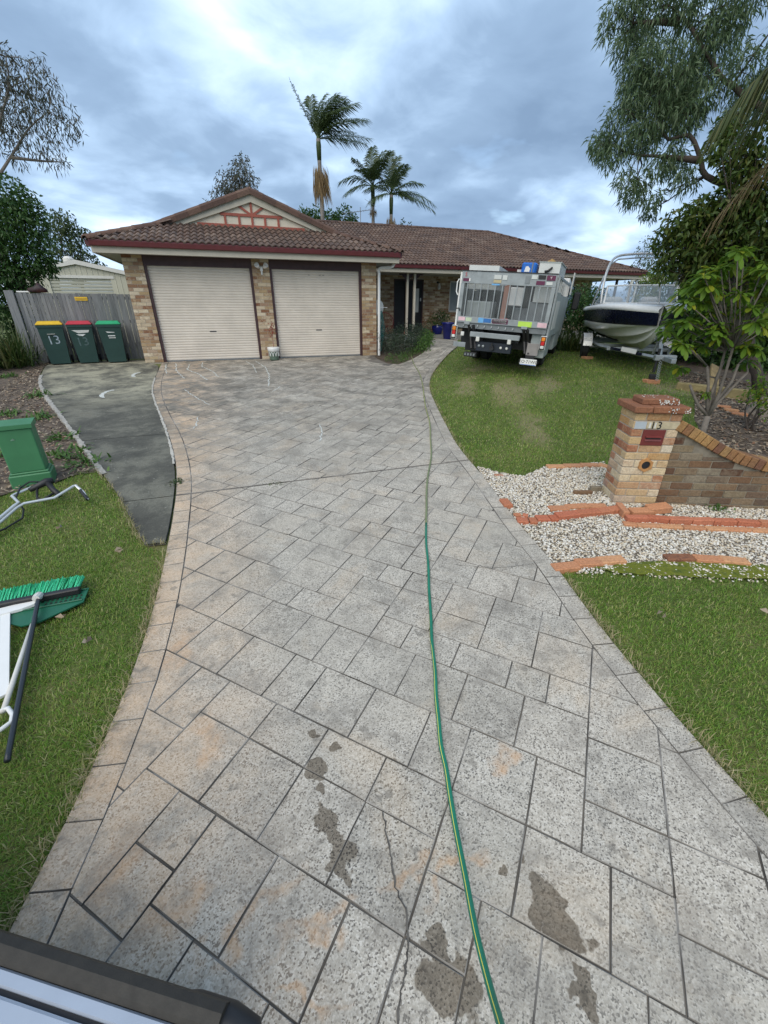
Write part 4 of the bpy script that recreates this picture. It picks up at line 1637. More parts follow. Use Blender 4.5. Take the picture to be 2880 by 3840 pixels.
# ------------------------------------------------------------------ paling fence, sign, shed
fence = thing('paling_fence', 'weathered grey timber paling fence between garden bed and garage', 'fence', (-3.32, 1.0, 0))
rf_ = random.Random(31)
x = .0
while x < 2.80:
    w = rf_.uniform(.082, .104)
    w = min(w, 2.84 - x)
    y = rf_.uniform(-.008, .006)
    top = 1.745 + rf_.uniform(-.012, .008)
    tilt = Matrix.Rotation(rad(rf_.uniform(-.35, .35)), 4, 'Y')
    MB().box(0, w - rf_.uniform(.002, .008), y, y + .016, .02, top, c=.003).build('paling', M_['fence'], fence, M=Matrix.Translation((x, 0, 0)) @ tilt)
    x += w
MB().box(-.22, -.02, -.05, .02, -.05, 1.80, c=.004).build('end_board', M_['fence'], fence)
for z in (.35, 1.0, 1.6):
    MB().box(0, 2.84, .018, .06, z, z + .08).build('rail', M_['fence'], fence)
sg = thing('fence_sign', 'small yellow sign plate fixed near the top of the paling fence', 'sign', (-1.84, .985, 1.615))
MB().box(-.15, .15, -.006, .004, -.045, .045, c=.002).build('plate', M_['yellow'], sg)
MB().box(-.135, .135, -.0085, -.0065, -.012, .004).build('lettering_line', plain('sign_print', (.16, .10, .03), .6), sg)
bd = MB()
rr_ = random.Random(5)
prof = [(.02, 0), (.16, .01), (.2, .06), (.15, .12), (.06, .15), (0, .155)]
bd.lathe(prof, 11)
bd.v = [(p[0] * 1.2 * (1 + rr_.uniform(-.3, .3)) + .05 * math.sin(p[2] * 40), p[1] * .45, p[2] * (1.1 + .5 * math.sin(p[0] * 17)) + .03 * rr_.uniform(-1, 1) * (p[2] > .02)) for p in bd.v]
o = bd.build('tarp_bundle', plain('black_maroon_cloth', (.014, .012, .014), .6, col2=(.06, .02, .025), scale=9), None, True)
o.location = (-2.80, 1.03, 1.75)
tag(o, 'dark crumpled bundle lying on top of the paling fence', 'bundle')
o = MB().box(-.2, .12, -.04, .04, 0, .035, c=.006).build('white_offcut', M_['white'])
o.location = (-3.08, 1.04, 1.755)
tag(o, 'short white offcut lying on the end of the paling fence', 'offcut')

shed = thing('garden_shed', 'cream steel shed with a roller door standing behind the fence', 'shed', (-3.35, 8.0, 0))
SW, SA, SE = 2.35, 2.98, 2.50
mb = MB()
xx = -SW
k = 0
prof = []
while xx < SW - .001:
    prof += [(xx, 0), (xx + .15, 0), (xx + .162, -.014), (xx + .178, -.014)]
    xx += .19
prof.append((SW, 0))
for (a, b) in zip(prof, prof[1:]):
    za, zb_ = SA - (SA - SE) * abs(a[0]) / SW, SA - (SA - SE) * abs(b[0]) / SW
    mid = (a[0] + b[0]) / 2
    lo = 2.46 if -1.06 < mid < 1.14 else 0.0
    mb.add([(a[0], a[1], lo), (b[0], b[1], lo), (b[0], b[1], zb_), (a[0], a[1], za)], [(0, 1, 2, 3)])
mb.build('front_wall', M_['shed'], shed)
MB().box(SW - .02, SW, 0, 6, 0, SE).build('side_wall', M_['shed'], shed)
MB().box(-SW, -SW + .02, 0, 6, 0, SE).build('side_wall', M_['shed'], shed)
for s in (-1, 1):
    MB().prism([(0, SA), (0, SA + .05), (s * (SW + .08), SE + .035), (s * (SW + .08), SE - .02)], 1, -.08, 6).build('roof_sheet', M_['shed'], shed)
    MB().prism([(0, SA - .1), (0, SA + .055), (s * (SW + .08), SE + .04), (s * (SW + .08), SE - .1)], 1, -.1, -.085).build('barge', M_['offwhite'], shed)
dr_ = MB()
z = 0
while z < 2.42:
    dr_.add([(-1.05, .06, z), (1.13, .06, z), (1.13, .035, z + .02), (-1.05, .035, z + .02), (1.13, .035, z + .09), (-1.05, .035, z + .09), (1.13, .06, z + .11), (-1.05, .06, z + .11)], [(0, 1, 2, 3), (3, 2, 4, 5), (5, 4, 6, 7)])
    z += .115
dr_.build('roller_door', M_['sheddoor'], shed)
MB().box(-1.12, 1.2, -.02, .02, 2.40, 2.50).build('door_head', M_['offwhite'], shed)
MB().lathe([(.12, 0), (.13, .05), (.19, .1), (.2, .2), (.12, .28), (0, .3)], 12, (-.45, 1.0, 2.93)).build('roof_vent', M_['offwhite'], shed)

# ------------------------------------------------------------------ wheelie bins
def bin_meshes():
    out = {}
    mb = MB()
    ring = lambda w, d0, d1, z: [(-w / 2, d0, z), (w / 2, d0, z), (w / 2, d1, z), (-w / 2, d1, z)]
    V = ring(.44, .02, .50, .03) + ring(.545, -.06, .60, .93) + ring(.585, -.085, .63, .935) + ring(.585, -.085, .63, .99)
    F = [(3, 2, 1, 0)]
    for L in range(3):
        for i in range(4):
            F.append((4 * L + i, 4 * L + (i + 1) % 4, 4 * L + 4 + (i + 1) % 4, 4 * L + 4 + i))
    mb.add(V, F)
    out['body'] = mb
    lid = MB()
    lid.box(-.29, .29, -.10, .60, .992, 1.02, c=.008)
    V = ring(.56, -.085, .58, 1.02) + ring(.47, .0, .52, 1.075)
    lid.add(V, [(4, 5, 6, 7)] + [(i, (i + 1) % 4, 4 + (i + 1) % 4, 4 + i) for i in range(4)])
    out['lid'] = lid
    out['handle'] = MB().tube([(-.22, .62, 1.0), (-.22, .68, 1.01), (.22, .68, 1.01), (.22, .62, 1.0)], .016, 8)
    return out


BM_ = bin_meshes()


def bin_(x, y, rz, lid, label):
    t = thing('wheelie_bin', label, 'bin', (x, y, h(x, y)), rz, 'wheelie bins against the fence')
    for nm, mat in (('body', M_['bin']), ('lid', lid), ('handle', M_['black'])):
        m = MB()
        m.add(BM_[nm].v, BM_[nm].f)
        m.build(nm, mat, t)
    for s in (-1, 1):
        MB().lathe([(.03, -.025), (.1, -.025), (.1, .025), (.03, .025)], 16, M=Matrix.Translation((s * .265, .52, .10)) @ Matrix.Rotation(rad(90), 4, 'Y')).build('wheel', M_['rubber'], t)
    MB().tube([(-.26, .52, .1), (.26, .52, .1)], .012, 6).build('axle', M_['steel'], t)
    return t


b1 = bin_(-2.55, .22, rad(14), M_['yellow'], 'dark green wheelie bin with a yellow lid')
b2 = bin_(-1.90, .30, rad(11), M_['red'], 'dark green wheelie bin with a red lid')
b3 = bin_(-1.20, .24, rad(9), M_['greenlid'], 'dark green wheelie bin with a bright green lid')
slope = math.atan2(.08, .9)
fmat = lambda x, z, t=0: Matrix.Translation((x, .02 - (z - .03) / .9 * .08 - .004, z)) @ Matrix.Rotation(rad(90) + slope, 4, 'X') @ Matrix.Rotation(t, 4, 'Z')
M_['paintmark'] = plain('white_paint_mark', (.42, .5, .55), .7, var=.4, scale=15)
text('13', .30, M_['paintmark'], b1, fmat(0, .62, .05), 'painted_number')
MB().box(-.1, .07, -.002, 0, -.02, .06).build('sticker', M_['offwhite'], b1, M=fmat(0, .78))
M_['faintmark'] = plain('faint_paint_mark', (.10, .16, .16), .7, var=.4, scale=15)
text('13', .30, M_['faintmark'], b2, fmat(-.02, .56, .05), 'painted_number')
MB().prism([(-.2, .03), (.2, .03), (.17, -.03), (-.06, -.05)], 2, 0, .002).build('sticker', M_['offwhite'], b2, M=fmat(0, .83))
MB().prism([(-.12, .015), (.1, .02), (.02, -.03), (-.05, -.015)], 2, 0, .002).build('sticker', M_['white'], b2, M=fmat(0, .74))
MB().prism([(-.1, .02), (.1, 0), (.1, -.012), (-.06, -.012)], 2, 0, .002).build('sticker', M_['white'], b3, M=fmat(0, .8))
MB().box(-.07, .1, -.012, .012, 0, .002).build('sticker', M_['white'], b3, M=fmat(0, .71))
MB().box(-.06, .1, -.012, .008, 0, .002).build('sticker', M_['offwhite'], b3, M=fmat(0, .66))

# ------------------------------------------------------------------ green service pillar
eb = thing('service_pillar', 'green fibreglass electrical service pillar standing in the bark bed', 'service pillar', (-.84, -8.38, -.415), rad(9.5))
MB().box(0, .40, 0, .30, -.05, .13, c=.012).build('plinth', M_['ebox'], eb)
MB().box(.015, .385, .015, .285, .13, .155, c=.008).build('ledge', M_['ebox'], eb)
MB().box(.03, .365, .03, .265, .15, .655, c=.012).build('body', M_['ebox'], eb)
cp = MB()
cp.add([(.015, .012, .655), (.38, .012, .655), (.38, .285, .655), (.015, .285, .655), (.015, .012, .70), (.38, .012, .70), (.38, .285, .715), (.015, .285, .715)],
       [(3, 2, 1, 0), (4, 5, 6, 7), (0, 1, 5, 4), (1, 2, 6, 5), (2, 3, 7, 6), (3, 0, 4, 7)])
cp.build('cap', M_['ebox'], eb)
MB().prism([(.14, .53), (.17, .555), (.165, .53), (.19, .535)], 1, .0275, .0295).build('scratch_mark', plain('chalky_scratch', (.2, .33, .24), .8), eb)

# ------------------------------------------------------------------ cleaning tools lying on the lawn
g3 = lambda x, y, dz=0.0: (x, y, h(x, y) + dz)
sf = thing('surface_cleaner', 'pressure washer surface cleaner lying on the grass, bare metal handlebars up', 'surface cleaner')
MB().tube([g3(-1.0, -10.35, .16), g3(-.55, -9.48, .09), g3(-.50, -9.2, .10), g3(-.46, -9.12, .105), g3(-.2, -9.1, .12), g3(-.08, -8.86, .13), g3(-.06, -8.85, .13), g3(.03, -8.98, .10), g3(.09, -9.1, .06)], .0145, 10).build('right_bar', M_['alu'], sf, True)
MB().tube([g3(-1.02, -10.33, .18), g3(-.57, -9.46, .11), g3(-.52, -9.18, .12), g3(-.5, -9.12, .12), g3(-.61, -8.95, .13), g3(-.6, -8.92, .13), g3(-.51, -8.74, .12), g3(-.44, -8.76, .10)], .0145, 10).build('left_bar', M_['alu'], sf, True)
MB().tube([g3(.0, -8.95, .11), g3(.09, -9.1, .06)], .0185, 10).build('grip', M_['black'], sf)
gun = MB()
gun.tube([g3(-.50, -8.82, .12), g3(-.36, -8.72, .16), g3(-.30, -8.70, .16)], [.026, .042, .034], 8)
gun.tube([g3(-.36, -8.72, .16), g3(-.29, -8.82, .10), g3(-.22, -8.90, .06)], [.034, .028, .032], 8)
gun.tube([g3(-.44, -8.77, .14), g3(-.42, -8.92, .06), g3(-.36, -8.95, .05), g3(-.27, -8.86, .08)], .013, 6)
gun.build('trigger_gun', M_['black'], sf, True)
MB().tube([g3(-.40, -8.74, .17), g3(-.52, -8.7, .17), g3(-.58, -8.80, .15), g3(-.56, -9.0, .13), g3(-.47, -9.15, .05), g3(-.45, -9.28, .02), g3(-.55, -9.42, .0), g3(-.8, -9.7, .0)], .009, 8).build('pressure_hose', M_['black'], sf, True)
MB().lathe([(.0, .16), (.06, .16), (.09, .12), (.24, .1), (.26, .06), (.26, .02), (.0, .02)], 20, g3(-1.05, -10.5, -.02)).build('deck', M_['steel'], sf)

br = thing('broom', 'wide push broom with green bristles and black handle on the grass', 'broom')
bx = Matrix.Translation(g3(.10, -10.765, .0)) @ Matrix.Rotation(rad(3), 4, 'Z')
MB().box(-.31, .29, -.025, .025, .02, .07, c=.008).build('head', M_['black'], br, M=bx)
V, F = [], []
rg2 = np.random.default_rng(3)
n = 1500
ang = rg2.uniform(-.06, .06, n)
x0 = np.round(rg2.uniform(-.29, .27, n) / .021) * .021 + rg2.normal(0, .003, n)
z0 = rg2.uniform(.03, .065, n)
L = rg2.uniform(.125, .155, n)
xe = x0 * 1.04 + rg2.normal(0, .007, n)
Vv = np.zeros((n, 4, 3))
Vv[:, 0] = np.stack([x0 - .0022, np.full(n, .02), z0], -1)
Vv[:, 1] = np.stack([x0 + .0022, np.full(n, .02), z0], -1)
Vv[:, 2] = np.stack([xe + .0028, .02 + L, z0 + rg2.normal(.015, .008, n)], -1)
Vv[:, 3] = np.stack([xe - .0028, .02 + L, z0 + rg2.normal(.015, .008, n)], -1)
Vv = (np.array(bx.to_3x3()) @ Vv.reshape(-1, 3).T).T + np.array(bx.translation)
o = np_mesh('bristles', Vv, np.arange(n * 4).reshape(-1, 4), M_['bristle'], br)
MB().tube([g3(.135, -10.78, .075), g3(.15, -10.84, .07), g3(.375, -12.08, .035), g3(.385, -12.13, .035)], .0145, 10).build('handle', M_['steel'] if False else plain('black_painted_tube', (.035, .042, .05), .35, .2), br, True)
MB().lathe([(.026, -.03), (.03, .0), (.024, .04)], 10, M=Matrix.Translation(g3(.137, -10.79, .075)) @ Matrix.Rotation(rad(80), 4, 'X')).build('handle_socket', M_['offwhite'], br)

rk = thing('leaf_scoop', 'dark green slotted plastic rake with white pole under the broom', 'rake')
pl = MB()
out_ = [(.09, -11.03), (.19, -11.02), (.43, -10.87), (.43, -10.70), (-.24, -10.72), (-.24, -10.82)]
pl.add([g3(*p, .018) for p in out_] + [g3(*p, .008) for p in out_], [tuple(range(6)), tuple(range(11, 5, -1))] + [(i, (i + 1) % 6, 6 + (i + 1) % 6, 6 + i) for i in range(6)])
pl.build('blade', M_['rake'], rk)
sl_ = MB()
for i in range(20):
    for j in range(2):
        xq = -.2 + i * .031
        yq = -10.80 - j * .035 if xq > .16 else -10.80 + .0 * j
        sl_.add([g3(xq, yq, .0205), g3(xq + .017, yq, .0205), g3(xq + .015, yq + .022, .0205), g3(xq + .002, yq + .022, .0205)], [(0, 1, 2, 3)])
sl_.build('slots', plain('slot_shadow', (.012, .03, .018), .8), rk)
for y_ in (-10.85, -10.72):
    MB().tube([g3(-.22, y_ - .01, .024), g3(.42, y_, .024)], .006, 6).build('rib', M_['rake'], rk)
MB().tube([g3(.15, -10.97, .025), g3(.165, -11.05, .03)], .018, 8).build('neck', M_['rake'], rk)
MB().tube([g3(.165, -11.03, .03), g3(.255, -11.80, .035)], .0145, 10).build('pole', M_['offwhite'], rk, True)
MB().tube([g3(.235, -11.79, .035), g3(.275, -11.785, .04), g3(.315, -11.84, .04), g3(.325, -11.89, .04), g3(.29, -11.925, .04), g3(.22, -11.93, .04)], .013, 10).build('grip', M_['white'], rk, True)
sq = thing('squeegee', 'white flat T shaped squeegee lying beside the broom on the grass', 'squeegee')
cb = [(.125, -10.775), (.115, -10.83), (.05, -10.86), (-.45, -10.96), (-.45, -10.86)]
def flat(poly, z0, z1):
    n = len(poly)
    return MB().add([g3(*p, z1) for p in poly] + [g3(*p, z0) for p in poly], [tuple(range(n)), tuple(range(2 * n - 1, n - 1, -1))] + [(i, (i + 1) % n, n + (i + 1) % n, n + i) for i in range(n)])
flat(cb, .024, .044).build('blade_bar', M_['white'], sq)
flat([(-.075, -10.885), (-.02, -10.875), (.235, -11.66), (.195, -11.68)], .02, .035).build('stem', M_['white'], sq)

# ------------------------------------------------------------------ letterbox pillar and wall
PA = rad(-23.5)
PM = Matrix.Translation((5.664, -10.75, -.535)) @ Matrix.Rotation(PA, 4, 'Z')
lb = thing('letterbox_pillar', 'tan rock-faced brick letterbox pillar numbered 13 beside the driveway', 'letterbox', M=PM)
PC = .0858
MB().box(.006, .464, .006, .344, -.1, 12 * PC).build('core', M_['mortar'], lb)
BP = {k: brick_mesh(k[0], k[1], PC - .010, M_['pbrick'], .006) for k in ((.23, .11), (.11, .23), (.11, .11))}
rb2 = random.Random(14)
for i in range(-1, 12):
    z = i * PC + .004
    if i % 2:
        bl = [(0, 0, .11, .23), (.12, 0, .23, .11), (.36, 0, .11, .23), (0, .24, .23, .11), (.24, .24, .23, .11)]
    else:
        bl = [(0, 0, .23, .11), (.24, 0, .23, .11), (0, .12, .11, .23), (.36, .12, .11, .23), (.12, .24, .23, .11)]
    for x, y, a, b in bl:
        link('brick', BP[(a, b)], lb, (x + rb2.uniform(-.002, .002), y + rb2.uniform(-.003, .001), z))
cpm = brick_mesh(.18, .22, .068, M_['capbrick'], .009)
for ix in range(3):
    for iy in range(2):
        link('cap_brick', cpm, lb, (-.045 + ix * .187, -.05 + iy * .226, 12 * PC + .002 + rb2.uniform(0, .004)))
MB().box(.06, .43, .05, .30, 12 * PC + .068, 12 * PC + .135, c=.012).build('top_slab', M_['capbrick'], lb)
ls = MB()
for i in range(80):
    s = rb2.uniform(.003, .0085)
    if rb2.random() < .5:
        m = Matrix.Translation((rb2.uniform(.2, .43), .047, 12 * PC + rb2.uniform(.078, .128))) @ Matrix.Rotation(rad(90), 4, 'X')
    elif rb2.random() < .6:
        m = Matrix.Translation((rb2.uniform(.28, .5), -.0525, 12 * PC + rb2.uniform(.012, .06))) @ Matrix.Rotation(rad(90), 4, 'X')
    else:
        m = Matrix.Translation((rb2.uniform(.1, .4), rb2.uniform(.08, .28), 12 * PC + .1355))
    ls.lathe([(s, 0), (s * .9, .002), (0, .0025)], 7, M=m)
ls.build('lichen_spots', M_['lichen'], lb)
MB().box(.012, .128, -.007, .004, 10 * PC + .003, 11 * PC - .006, c=.001).build('plate', plain('pale_metal_plate', (.55, .60, .66), .35, .3), lb)
FM = lambda x, z, y=-.006: face_M((x, y, z), (1, 0, 0), (0, 0, 1))
MB().box(.135, .465, -.004, .003, 10 * PC + .006, 11 * PC - .008, c=.002).build('pale_brick', plain('pale_stone', (.50, .43, .29), .85, var=.25, scale=18, bmp=.3), lb)
text('1', .11, M_['black'], lb, FM(.195, 10.47 * PC), 'house_number', ext=.002)
text('3', .11, M_['black'], lb, FM(.262, 10.47 * PC), 'house_number', ext=.002)
MB().box(.155, .175, -.0065, -.004, 10 * PC + .012, 11 * PC - .014).box(.212, .226, -.0065, -.004, 10 * PC + .012, 11 * PC - .014).build('paint_smear', M_['offwhite'], lb)
sp = MB().box(.117, .345, -.008, .01, 8 * PC - .004, 10 * PC - .006, c=.003).build('letter_plate', M_['maroon'], lb)
MB().prism([(-.008, 9.2 * PC), (-.03, 9.08 * PC), (-.03, 9.0 * PC), (-.008, 9.04 * PC)], 0, .15, .315).build('flap', M_['maroon'], sp)
MB().prism([(-.008, 8.75 * PC), (-.018, 8.55 * PC), (-.008, 8.5 * PC)], 0, .15, .315).build('lower_lip', M_['maroon'], sp)
MB().box(.155, .31, -.0095, -.0085, 8.78 * PC, 9.0 * PC).build('slot', M_['dark'], sp)
hx_ = MB()
no = 24
cxh, czh = .235, .462
for y0_, y1_ in ((-.022, .1),):
    V = []
    for k in range(no):
        a = 2 * math.pi * k / no
        rh = .068 / math.cos(((a + math.pi / 6) % (math.pi / 3)) - math.pi / 6)
        V += [(cxh + rh * math.cos(a), y0_, czh + rh * math.sin(a)), (cxh + .046 * math.cos(a), y0_, czh + .046 * math.sin(a)), (cxh + .044 * math.cos(a), y1_, czh + .044 * math.sin(a)), (cxh + rh * math.cos(a), .012, czh + rh * math.sin(a))]
    F = []
    for k in range(no):
        a, b = 4 * k, 4 * ((k + 1) % no)
        F += [(a, b, b + 1, a + 1), (a + 1, b + 1, b + 2, a + 2), (a + 3, b + 3, b, a)]
    hx_.add(V, F)
hx_.build('newspaper_pipe', M_['terra'], lb)
MB().lathe([(.044, 0), (0, .001)], 16, M=Matrix.Translation((cxh, -.0075, czh)) @ Matrix.Rotation(rad(90), 4, 'X')).build('pipe_shade', M_['dark'], lb)

wa = thing('brick_wall', 'low weathered brick wall sweeping down from the letterbox pillar', 'wall', M=PM)
SC = [(.47, .965), (.72, .845), (.97, .715), (1.23, .605), (1.49, .535), (1.9, .475), (2.5, .455), (3.6, .45)]
top = lambda s: float(np.interp(s, [p[0] for p in SC], [p[1] for p in SC]))
core = [(.475, -.1)] + [(3.3, -.1)] + [(s, top(s) - .12) for s in np.linspace(3.3, .475, 24)]
MB().prism(core, 1, .036, .234).build('core', plain('dirty_mortar', (.26, .23, .18), .95, var=.4, scale=8, bmp=.3, space='pos'), wa)
BW_ = {L: brick_mesh(L, .225, PC - .010, M_['wbrick'], .006) for L in (.23, .11)}
for i in range(-1, 12):
    z0 = i * PC + .004
    s = .475 if i % 2 else .475 - .12
    while s < 3.2:
        a, b = max(s, .475), s + .23
        zt = min(top(a), top(b)) - .118
        if zt > z0 + .022:
            if zt >= z0 + PC - .010 and abs(b - a - .23) < 1e-6:
                link('brick', BW_[.23], wa, (a, .028 + rb2.uniform(-.003, .002), z0))
            elif zt >= z0 + PC - .010 and abs(b - a - .11) < .012:
                link('brick', BW_[.11], wa, (a, .028, z0))
            else:
                MB().box(a, b, .028, .252, z0, min(zt, z0 + PC - .010), c=.005).build('brick', M_['wbrick'], wa)
        s += .24
cme = MB().box(-.037, .037, -.012, .262, -.112, 0, c=.007).mesh('coping_brick')
cme.materials.append(M_['cbrick'])
s = .515
while s < 3.2:
    d = .02
    tl = math.atan2(top(s + d) - top(s - d), 2 * d)
    ob = link('coping_brick', cme, wa)
    ob.matrix_basis = Matrix.Translation((s, 0.0, top(s))) @ Matrix.Rotation(-tl, 4, 'Y') @ Matrix.Rotation(rad(rb2.uniform(-1.5, 1.5)), 4, 'Z')
    s += .083 * math.cos(tl) + .001

# ------------------------------------------------------------------ loose edging bricks
rl = random.Random(77)


ORD = ['first', 'second', 'third', 'fourth', 'fifth', 'sixth', 'seventh', 'eighth']


def loose(x0, y0, x1, y1, mat, label, group, w=.11, hh=.076, z=-.025, tilt=0, name='loose_brick'):
    z -= .024
    L = math.hypot(x1 - x0, y1 - y0) - .006
    a = math.atan2(y1 - y0, x1 - x0)
    me = MB().box(-L / 2, L / 2, -w / 2, w / 2, 0, hh, c=.006).build(name, mat)
    cx_, cy_ = (x0 + x1) / 2, (y0 + y1) / 2
    sl_y = math.atan(K)
    me.matrix_world = Matrix.Translation((cx_, cy_, h(cx_, cy_) + z)) @ Matrix.Rotation(sl_y, 4, 'X') @ Matrix.Rotation(a + rad(rl.uniform(-2, 2)), 4, 'Z') @ Matrix.Rotation(rad(tilt + rl.uniform(-2, 2)), 4, 'Y')
    return tag(me, label, 'brick', group)


RA = [(4.46, -10.34, 4.42, -10.51), (4.33, -10.78, 4.44, -10.83), (4.37, -10.68, 4.45, -10.69), (4.46, -10.7, 4.51, -10.74), (4.45, -10.83, 4.53, -10.86), (4.55, -10.81, 4.69, -10.85), (4.69, -10.85, 4.78, -10.87),
      (4.78, -10.85, 5.05, -10.87), (5.03, -10.87, 5.31, -10.9), (5.3, -10.9, 5.58, -10.93)]
for i, r in enumerate(RA):
    if i == 0:
        loose(*r, M_['rbrick'], 'single red half brick set alone at the driveway edge in the pebbles', 'edging bricks among the pebbles', .10)
    elif i in (2, 3):
        loose(*r, M_['rbrick'], ['outer', 'inner'][i - 2] + ' small broken red brick piece at the driveway end of the row', 'broken red brick pieces at the driveway', .06, z=-.04)
    else:
        loose(*r, M_['rbrick'], ORD[[1, 4, 5, 6, 7, 8, 9].index(i)] + ' red brick from the driveway in the row to the letterbox', 'red bricks in the row to the letterbox', .105, tilt=-3 if i == 9 else 0, z=-.035 if i < 7 else -.02)
for i, r in enumerate([(4.84, -10.66, 5.06, -10.71), (5.06, -10.68, 5.32, -10.74), (5.32, -10.74, 5.51, -10.81)]):
    loose(*r, M_['obrick'], ORD[i] + ' half sunk orange brick from the driveway, just behind the red row', 'orange bricks behind the red row', .1, z=-.045)
for i, r in enumerate([(5.6, -9.66, 5.84, -9.72), (5.84, -9.71, 6.08, -9.77), (6.08, -9.76, 6.33, -9.82), (6.34, -9.8, 6.44, -9.96)]):
    loose(*r, M_['obrick'], ORD[i] + ' pale edging brick from the left between the lawn and the pebbles', 'edging bricks between lawn and pebbles', .1, z=-.045)
loose(5.38, -10.42, 5.61, -10.48, M_['wbrick'], 'brown brick on edge lying in pebbles left of the letterbox', 'edging bricks among the pebbles', .05, z=-.03)
loose(5.64, -10.41, 5.77, -10.45, M_['wbrick'], 'short dark brick touching the rear foot of the letterbox', 'edging bricks among the pebbles', .05, z=-.01)
loose(4.77, -9.66, 4.89, -9.70, M_['obrick'], 'small sunken brick at the lawn corner by the driveway', 'edging bricks among the pebbles', .06, z=-.06)
for i, r in enumerate([(4.14, -11.59, 4.38, -11.64), (4.38, -11.60, 4.62, -11.65), (4.6, -11.63, 4.85, -11.69)]):
    loose(*r, M_['obrick'], ORD[i] + ' brick from the driveway in the front row on the grass edge', 'front row bricks by the driveway', .105, z=-.035)
for i, r in enumerate([(5.24, -11.78, 5.48, -11.87), (5.48, -11.87, 5.71, -11.97), (5.70, -11.96, 5.92, -12.07)]):
    loose(*r, M_['obrick'] if i else M_['capbrick'], ['dark brown brick at the inner end of the short row by the moss', 'orange brick in the middle of the short row by the moss', 'reddish brick at the outer end of the short row by the moss'][i], 'short row of bricks by the moss', .1, z=-.035)
for i, r in enumerate([(5.46, -11.12, 5.68, -11.20), (5.68, -11.19, 5.87, -11.28), (5.87, -11.28, 6.09, -11.37), (6.09, -11.37, 6.3, -11.45), (6.3, -11.45, 6.52, -11.54), (6.52, -11.54, 6.73, -11.63), (6.73, -11.63, 6.95, -11.72), (6.95, -11.72, 7.17, -11.81)]):
    loose(*r, M_['rbrick'], ORD[i] + ' red brick from the letterbox in the upper line before the wall', 'red bricks in front of the wall', .076, .1, -.03)
for i, r in enumerate([(5.37, -11.17, 5.49, -11.24), (5.49, -11.24, 5.70, -11.33), (5.70, -11.33, 5.91, -11.42), (5.91, -11.42, 6.12, -11.51), (6.12, -11.51, 6.32, -11.59), (6.32, -11.59, 6.54, -11.68), (6.54, -11.68, 6.76, -11.77), (6.76, -11.77, 6.98, -11.86)]):
    loose(*r, M_['obrick'], ORD[i] + ' orange brick from the letterbox in the lower line before the wall', 'orange bricks in front of the wall', .07, .07, -.035)
loose(5.60, -10.87, 5.50, -11.09, M_['rbrick'], 'red brick on edge turning the corner at the foot of the letterbox', 'edging bricks among the pebbles', .07, .11, -.02)
loose(5.60, -11.03, 5.84, -11.10, M_['obrick'], 'loose orange brick lying flat against the letterbox front', 'loose bricks at the letterbox foot', .11, .076, .0, 2)
loose(5.86, -11.04, 6.10, -11.10, M_['obrick'], 'loose tilted orange brick lying where letterbox and wall meet', 'loose bricks at the letterbox foot', .13, .076, .01, -6)
for i, r in enumerate([(10.72, -8.28, 10.90, -8.44), (10.68, -8.46, 10.86, -8.63), (10.62, -8.66, 10.8, -8.84)]):
    loose(*r, M_['obrick'], ['farthest', 'middle', 'nearest'][i] + ' pale orange edging brick beside the leaf litter behind the wall', 'edging bricks by the leaf litter', .12)
rk_ = MB().lathe([(.0, .34), (.08, .3), (.22, .12), (.3, 0), (.28, -.1)], 7)
rk_.v = [(p[0] * (1 + rl.uniform(-.2, .2)), p[1] * (1 + rl.uniform(-.2, .2)), p[2] * (1 + rl.uniform(-.1, .1))) for p in rk_.v]
o = rk_.build('garden_rock', plain('brown_rock', (.24, .2, .16), .9, var=.4, bmp=.6, bscale=12))
o.location = (11.28, -8.78, -.37)
tag(o, 'pointed brown rock sitting in the leaf litter', 'rock')
o = MB().box(-.65, .65, -.09, .09, -.1, .14, c=.02).build('sleeper', plain('mossy_timber', (.30, .24, .11), .9, var=.4, scale=5, bmp=.4))
o.location = (11.6, -7.5, -.2)
o.rotation_euler = (0, rad(2), rad(-55))
tag(o, 'mossy timber sleeper lying behind the leafy shrub', 'sleeper')
o = MB().box(-.75, .75, -.10, .10, -.02, .04, c=.01).build('timber_plank', plain('yellow_brown_timber', (.32, .235, .11), .85, var=.35, scale=6))
o.location = (12.1, -7.15, .02)
o.rotation_euler = (rad(25), rad(-14), rad(38))
tag(o, 'yellow brown timber plank leaning behind the shrub stems', 'plank')

# ------------------------------------------------------------------ hose across the driveway
HP = [(7.50, -.2, .20), (7.42, -.45, .12), (7.35, -.75, .02), (7.23, -.98, .0), (6.83, -2.11, 0), (6.51, -3.25, 0), (6.05, -4.51, 0), (5.62, -5.55, 0), (5.25, -6.46, 0), (4.9, -7.4, 0), (4.53, -8.23, 0), (4.3, -8.75, 0), (4.12, -9.1, 0), (3.9, -9.5, 0),
      (3.71, -9.88, 0), (3.54, -10.25, 0), (3.39, -10.57, 0), (3.24, -10.9, 0), (3.11, -11.23, 0), (2.97, -11.55, 0), (2.86, -11.82, 0), (2.76, -12.05, 0), (2.67, -12.29, 0), (2.60, -12.45, 0), (2.54, -12.61, 0), (2.49, -12.74, 0),
      (2.46, -12.86, .0), (2.42, -12.98, .005), (2.375, -13.12, .02), (2.32, -13.30, .055), (2.26, -13.47, .12), (2.21, -13.63, .21), (2.16, -13.76, .35), (2.05, -14.0, .65)]


def catmull(P, k=4):
    P = [Vector(p) for p in P]
    out = []
    for i in range(len(P) - 1):
        p0, p1, p2, p3 = P[max(0, i - 1)], P[i], P[i + 1], P[min(len(P) - 1, i + 2)]
        for j in range(k):
            t = j / k
            out.append(.5 * ((2 * p1) + (p2 - p0) * t + (2 * p0 - 5 * p1 + 4 * p2 - p3) * t * t + (3 * p1 - p0 - 3 * p2 + p3) * t ** 3))
    return out + [P[-1]]


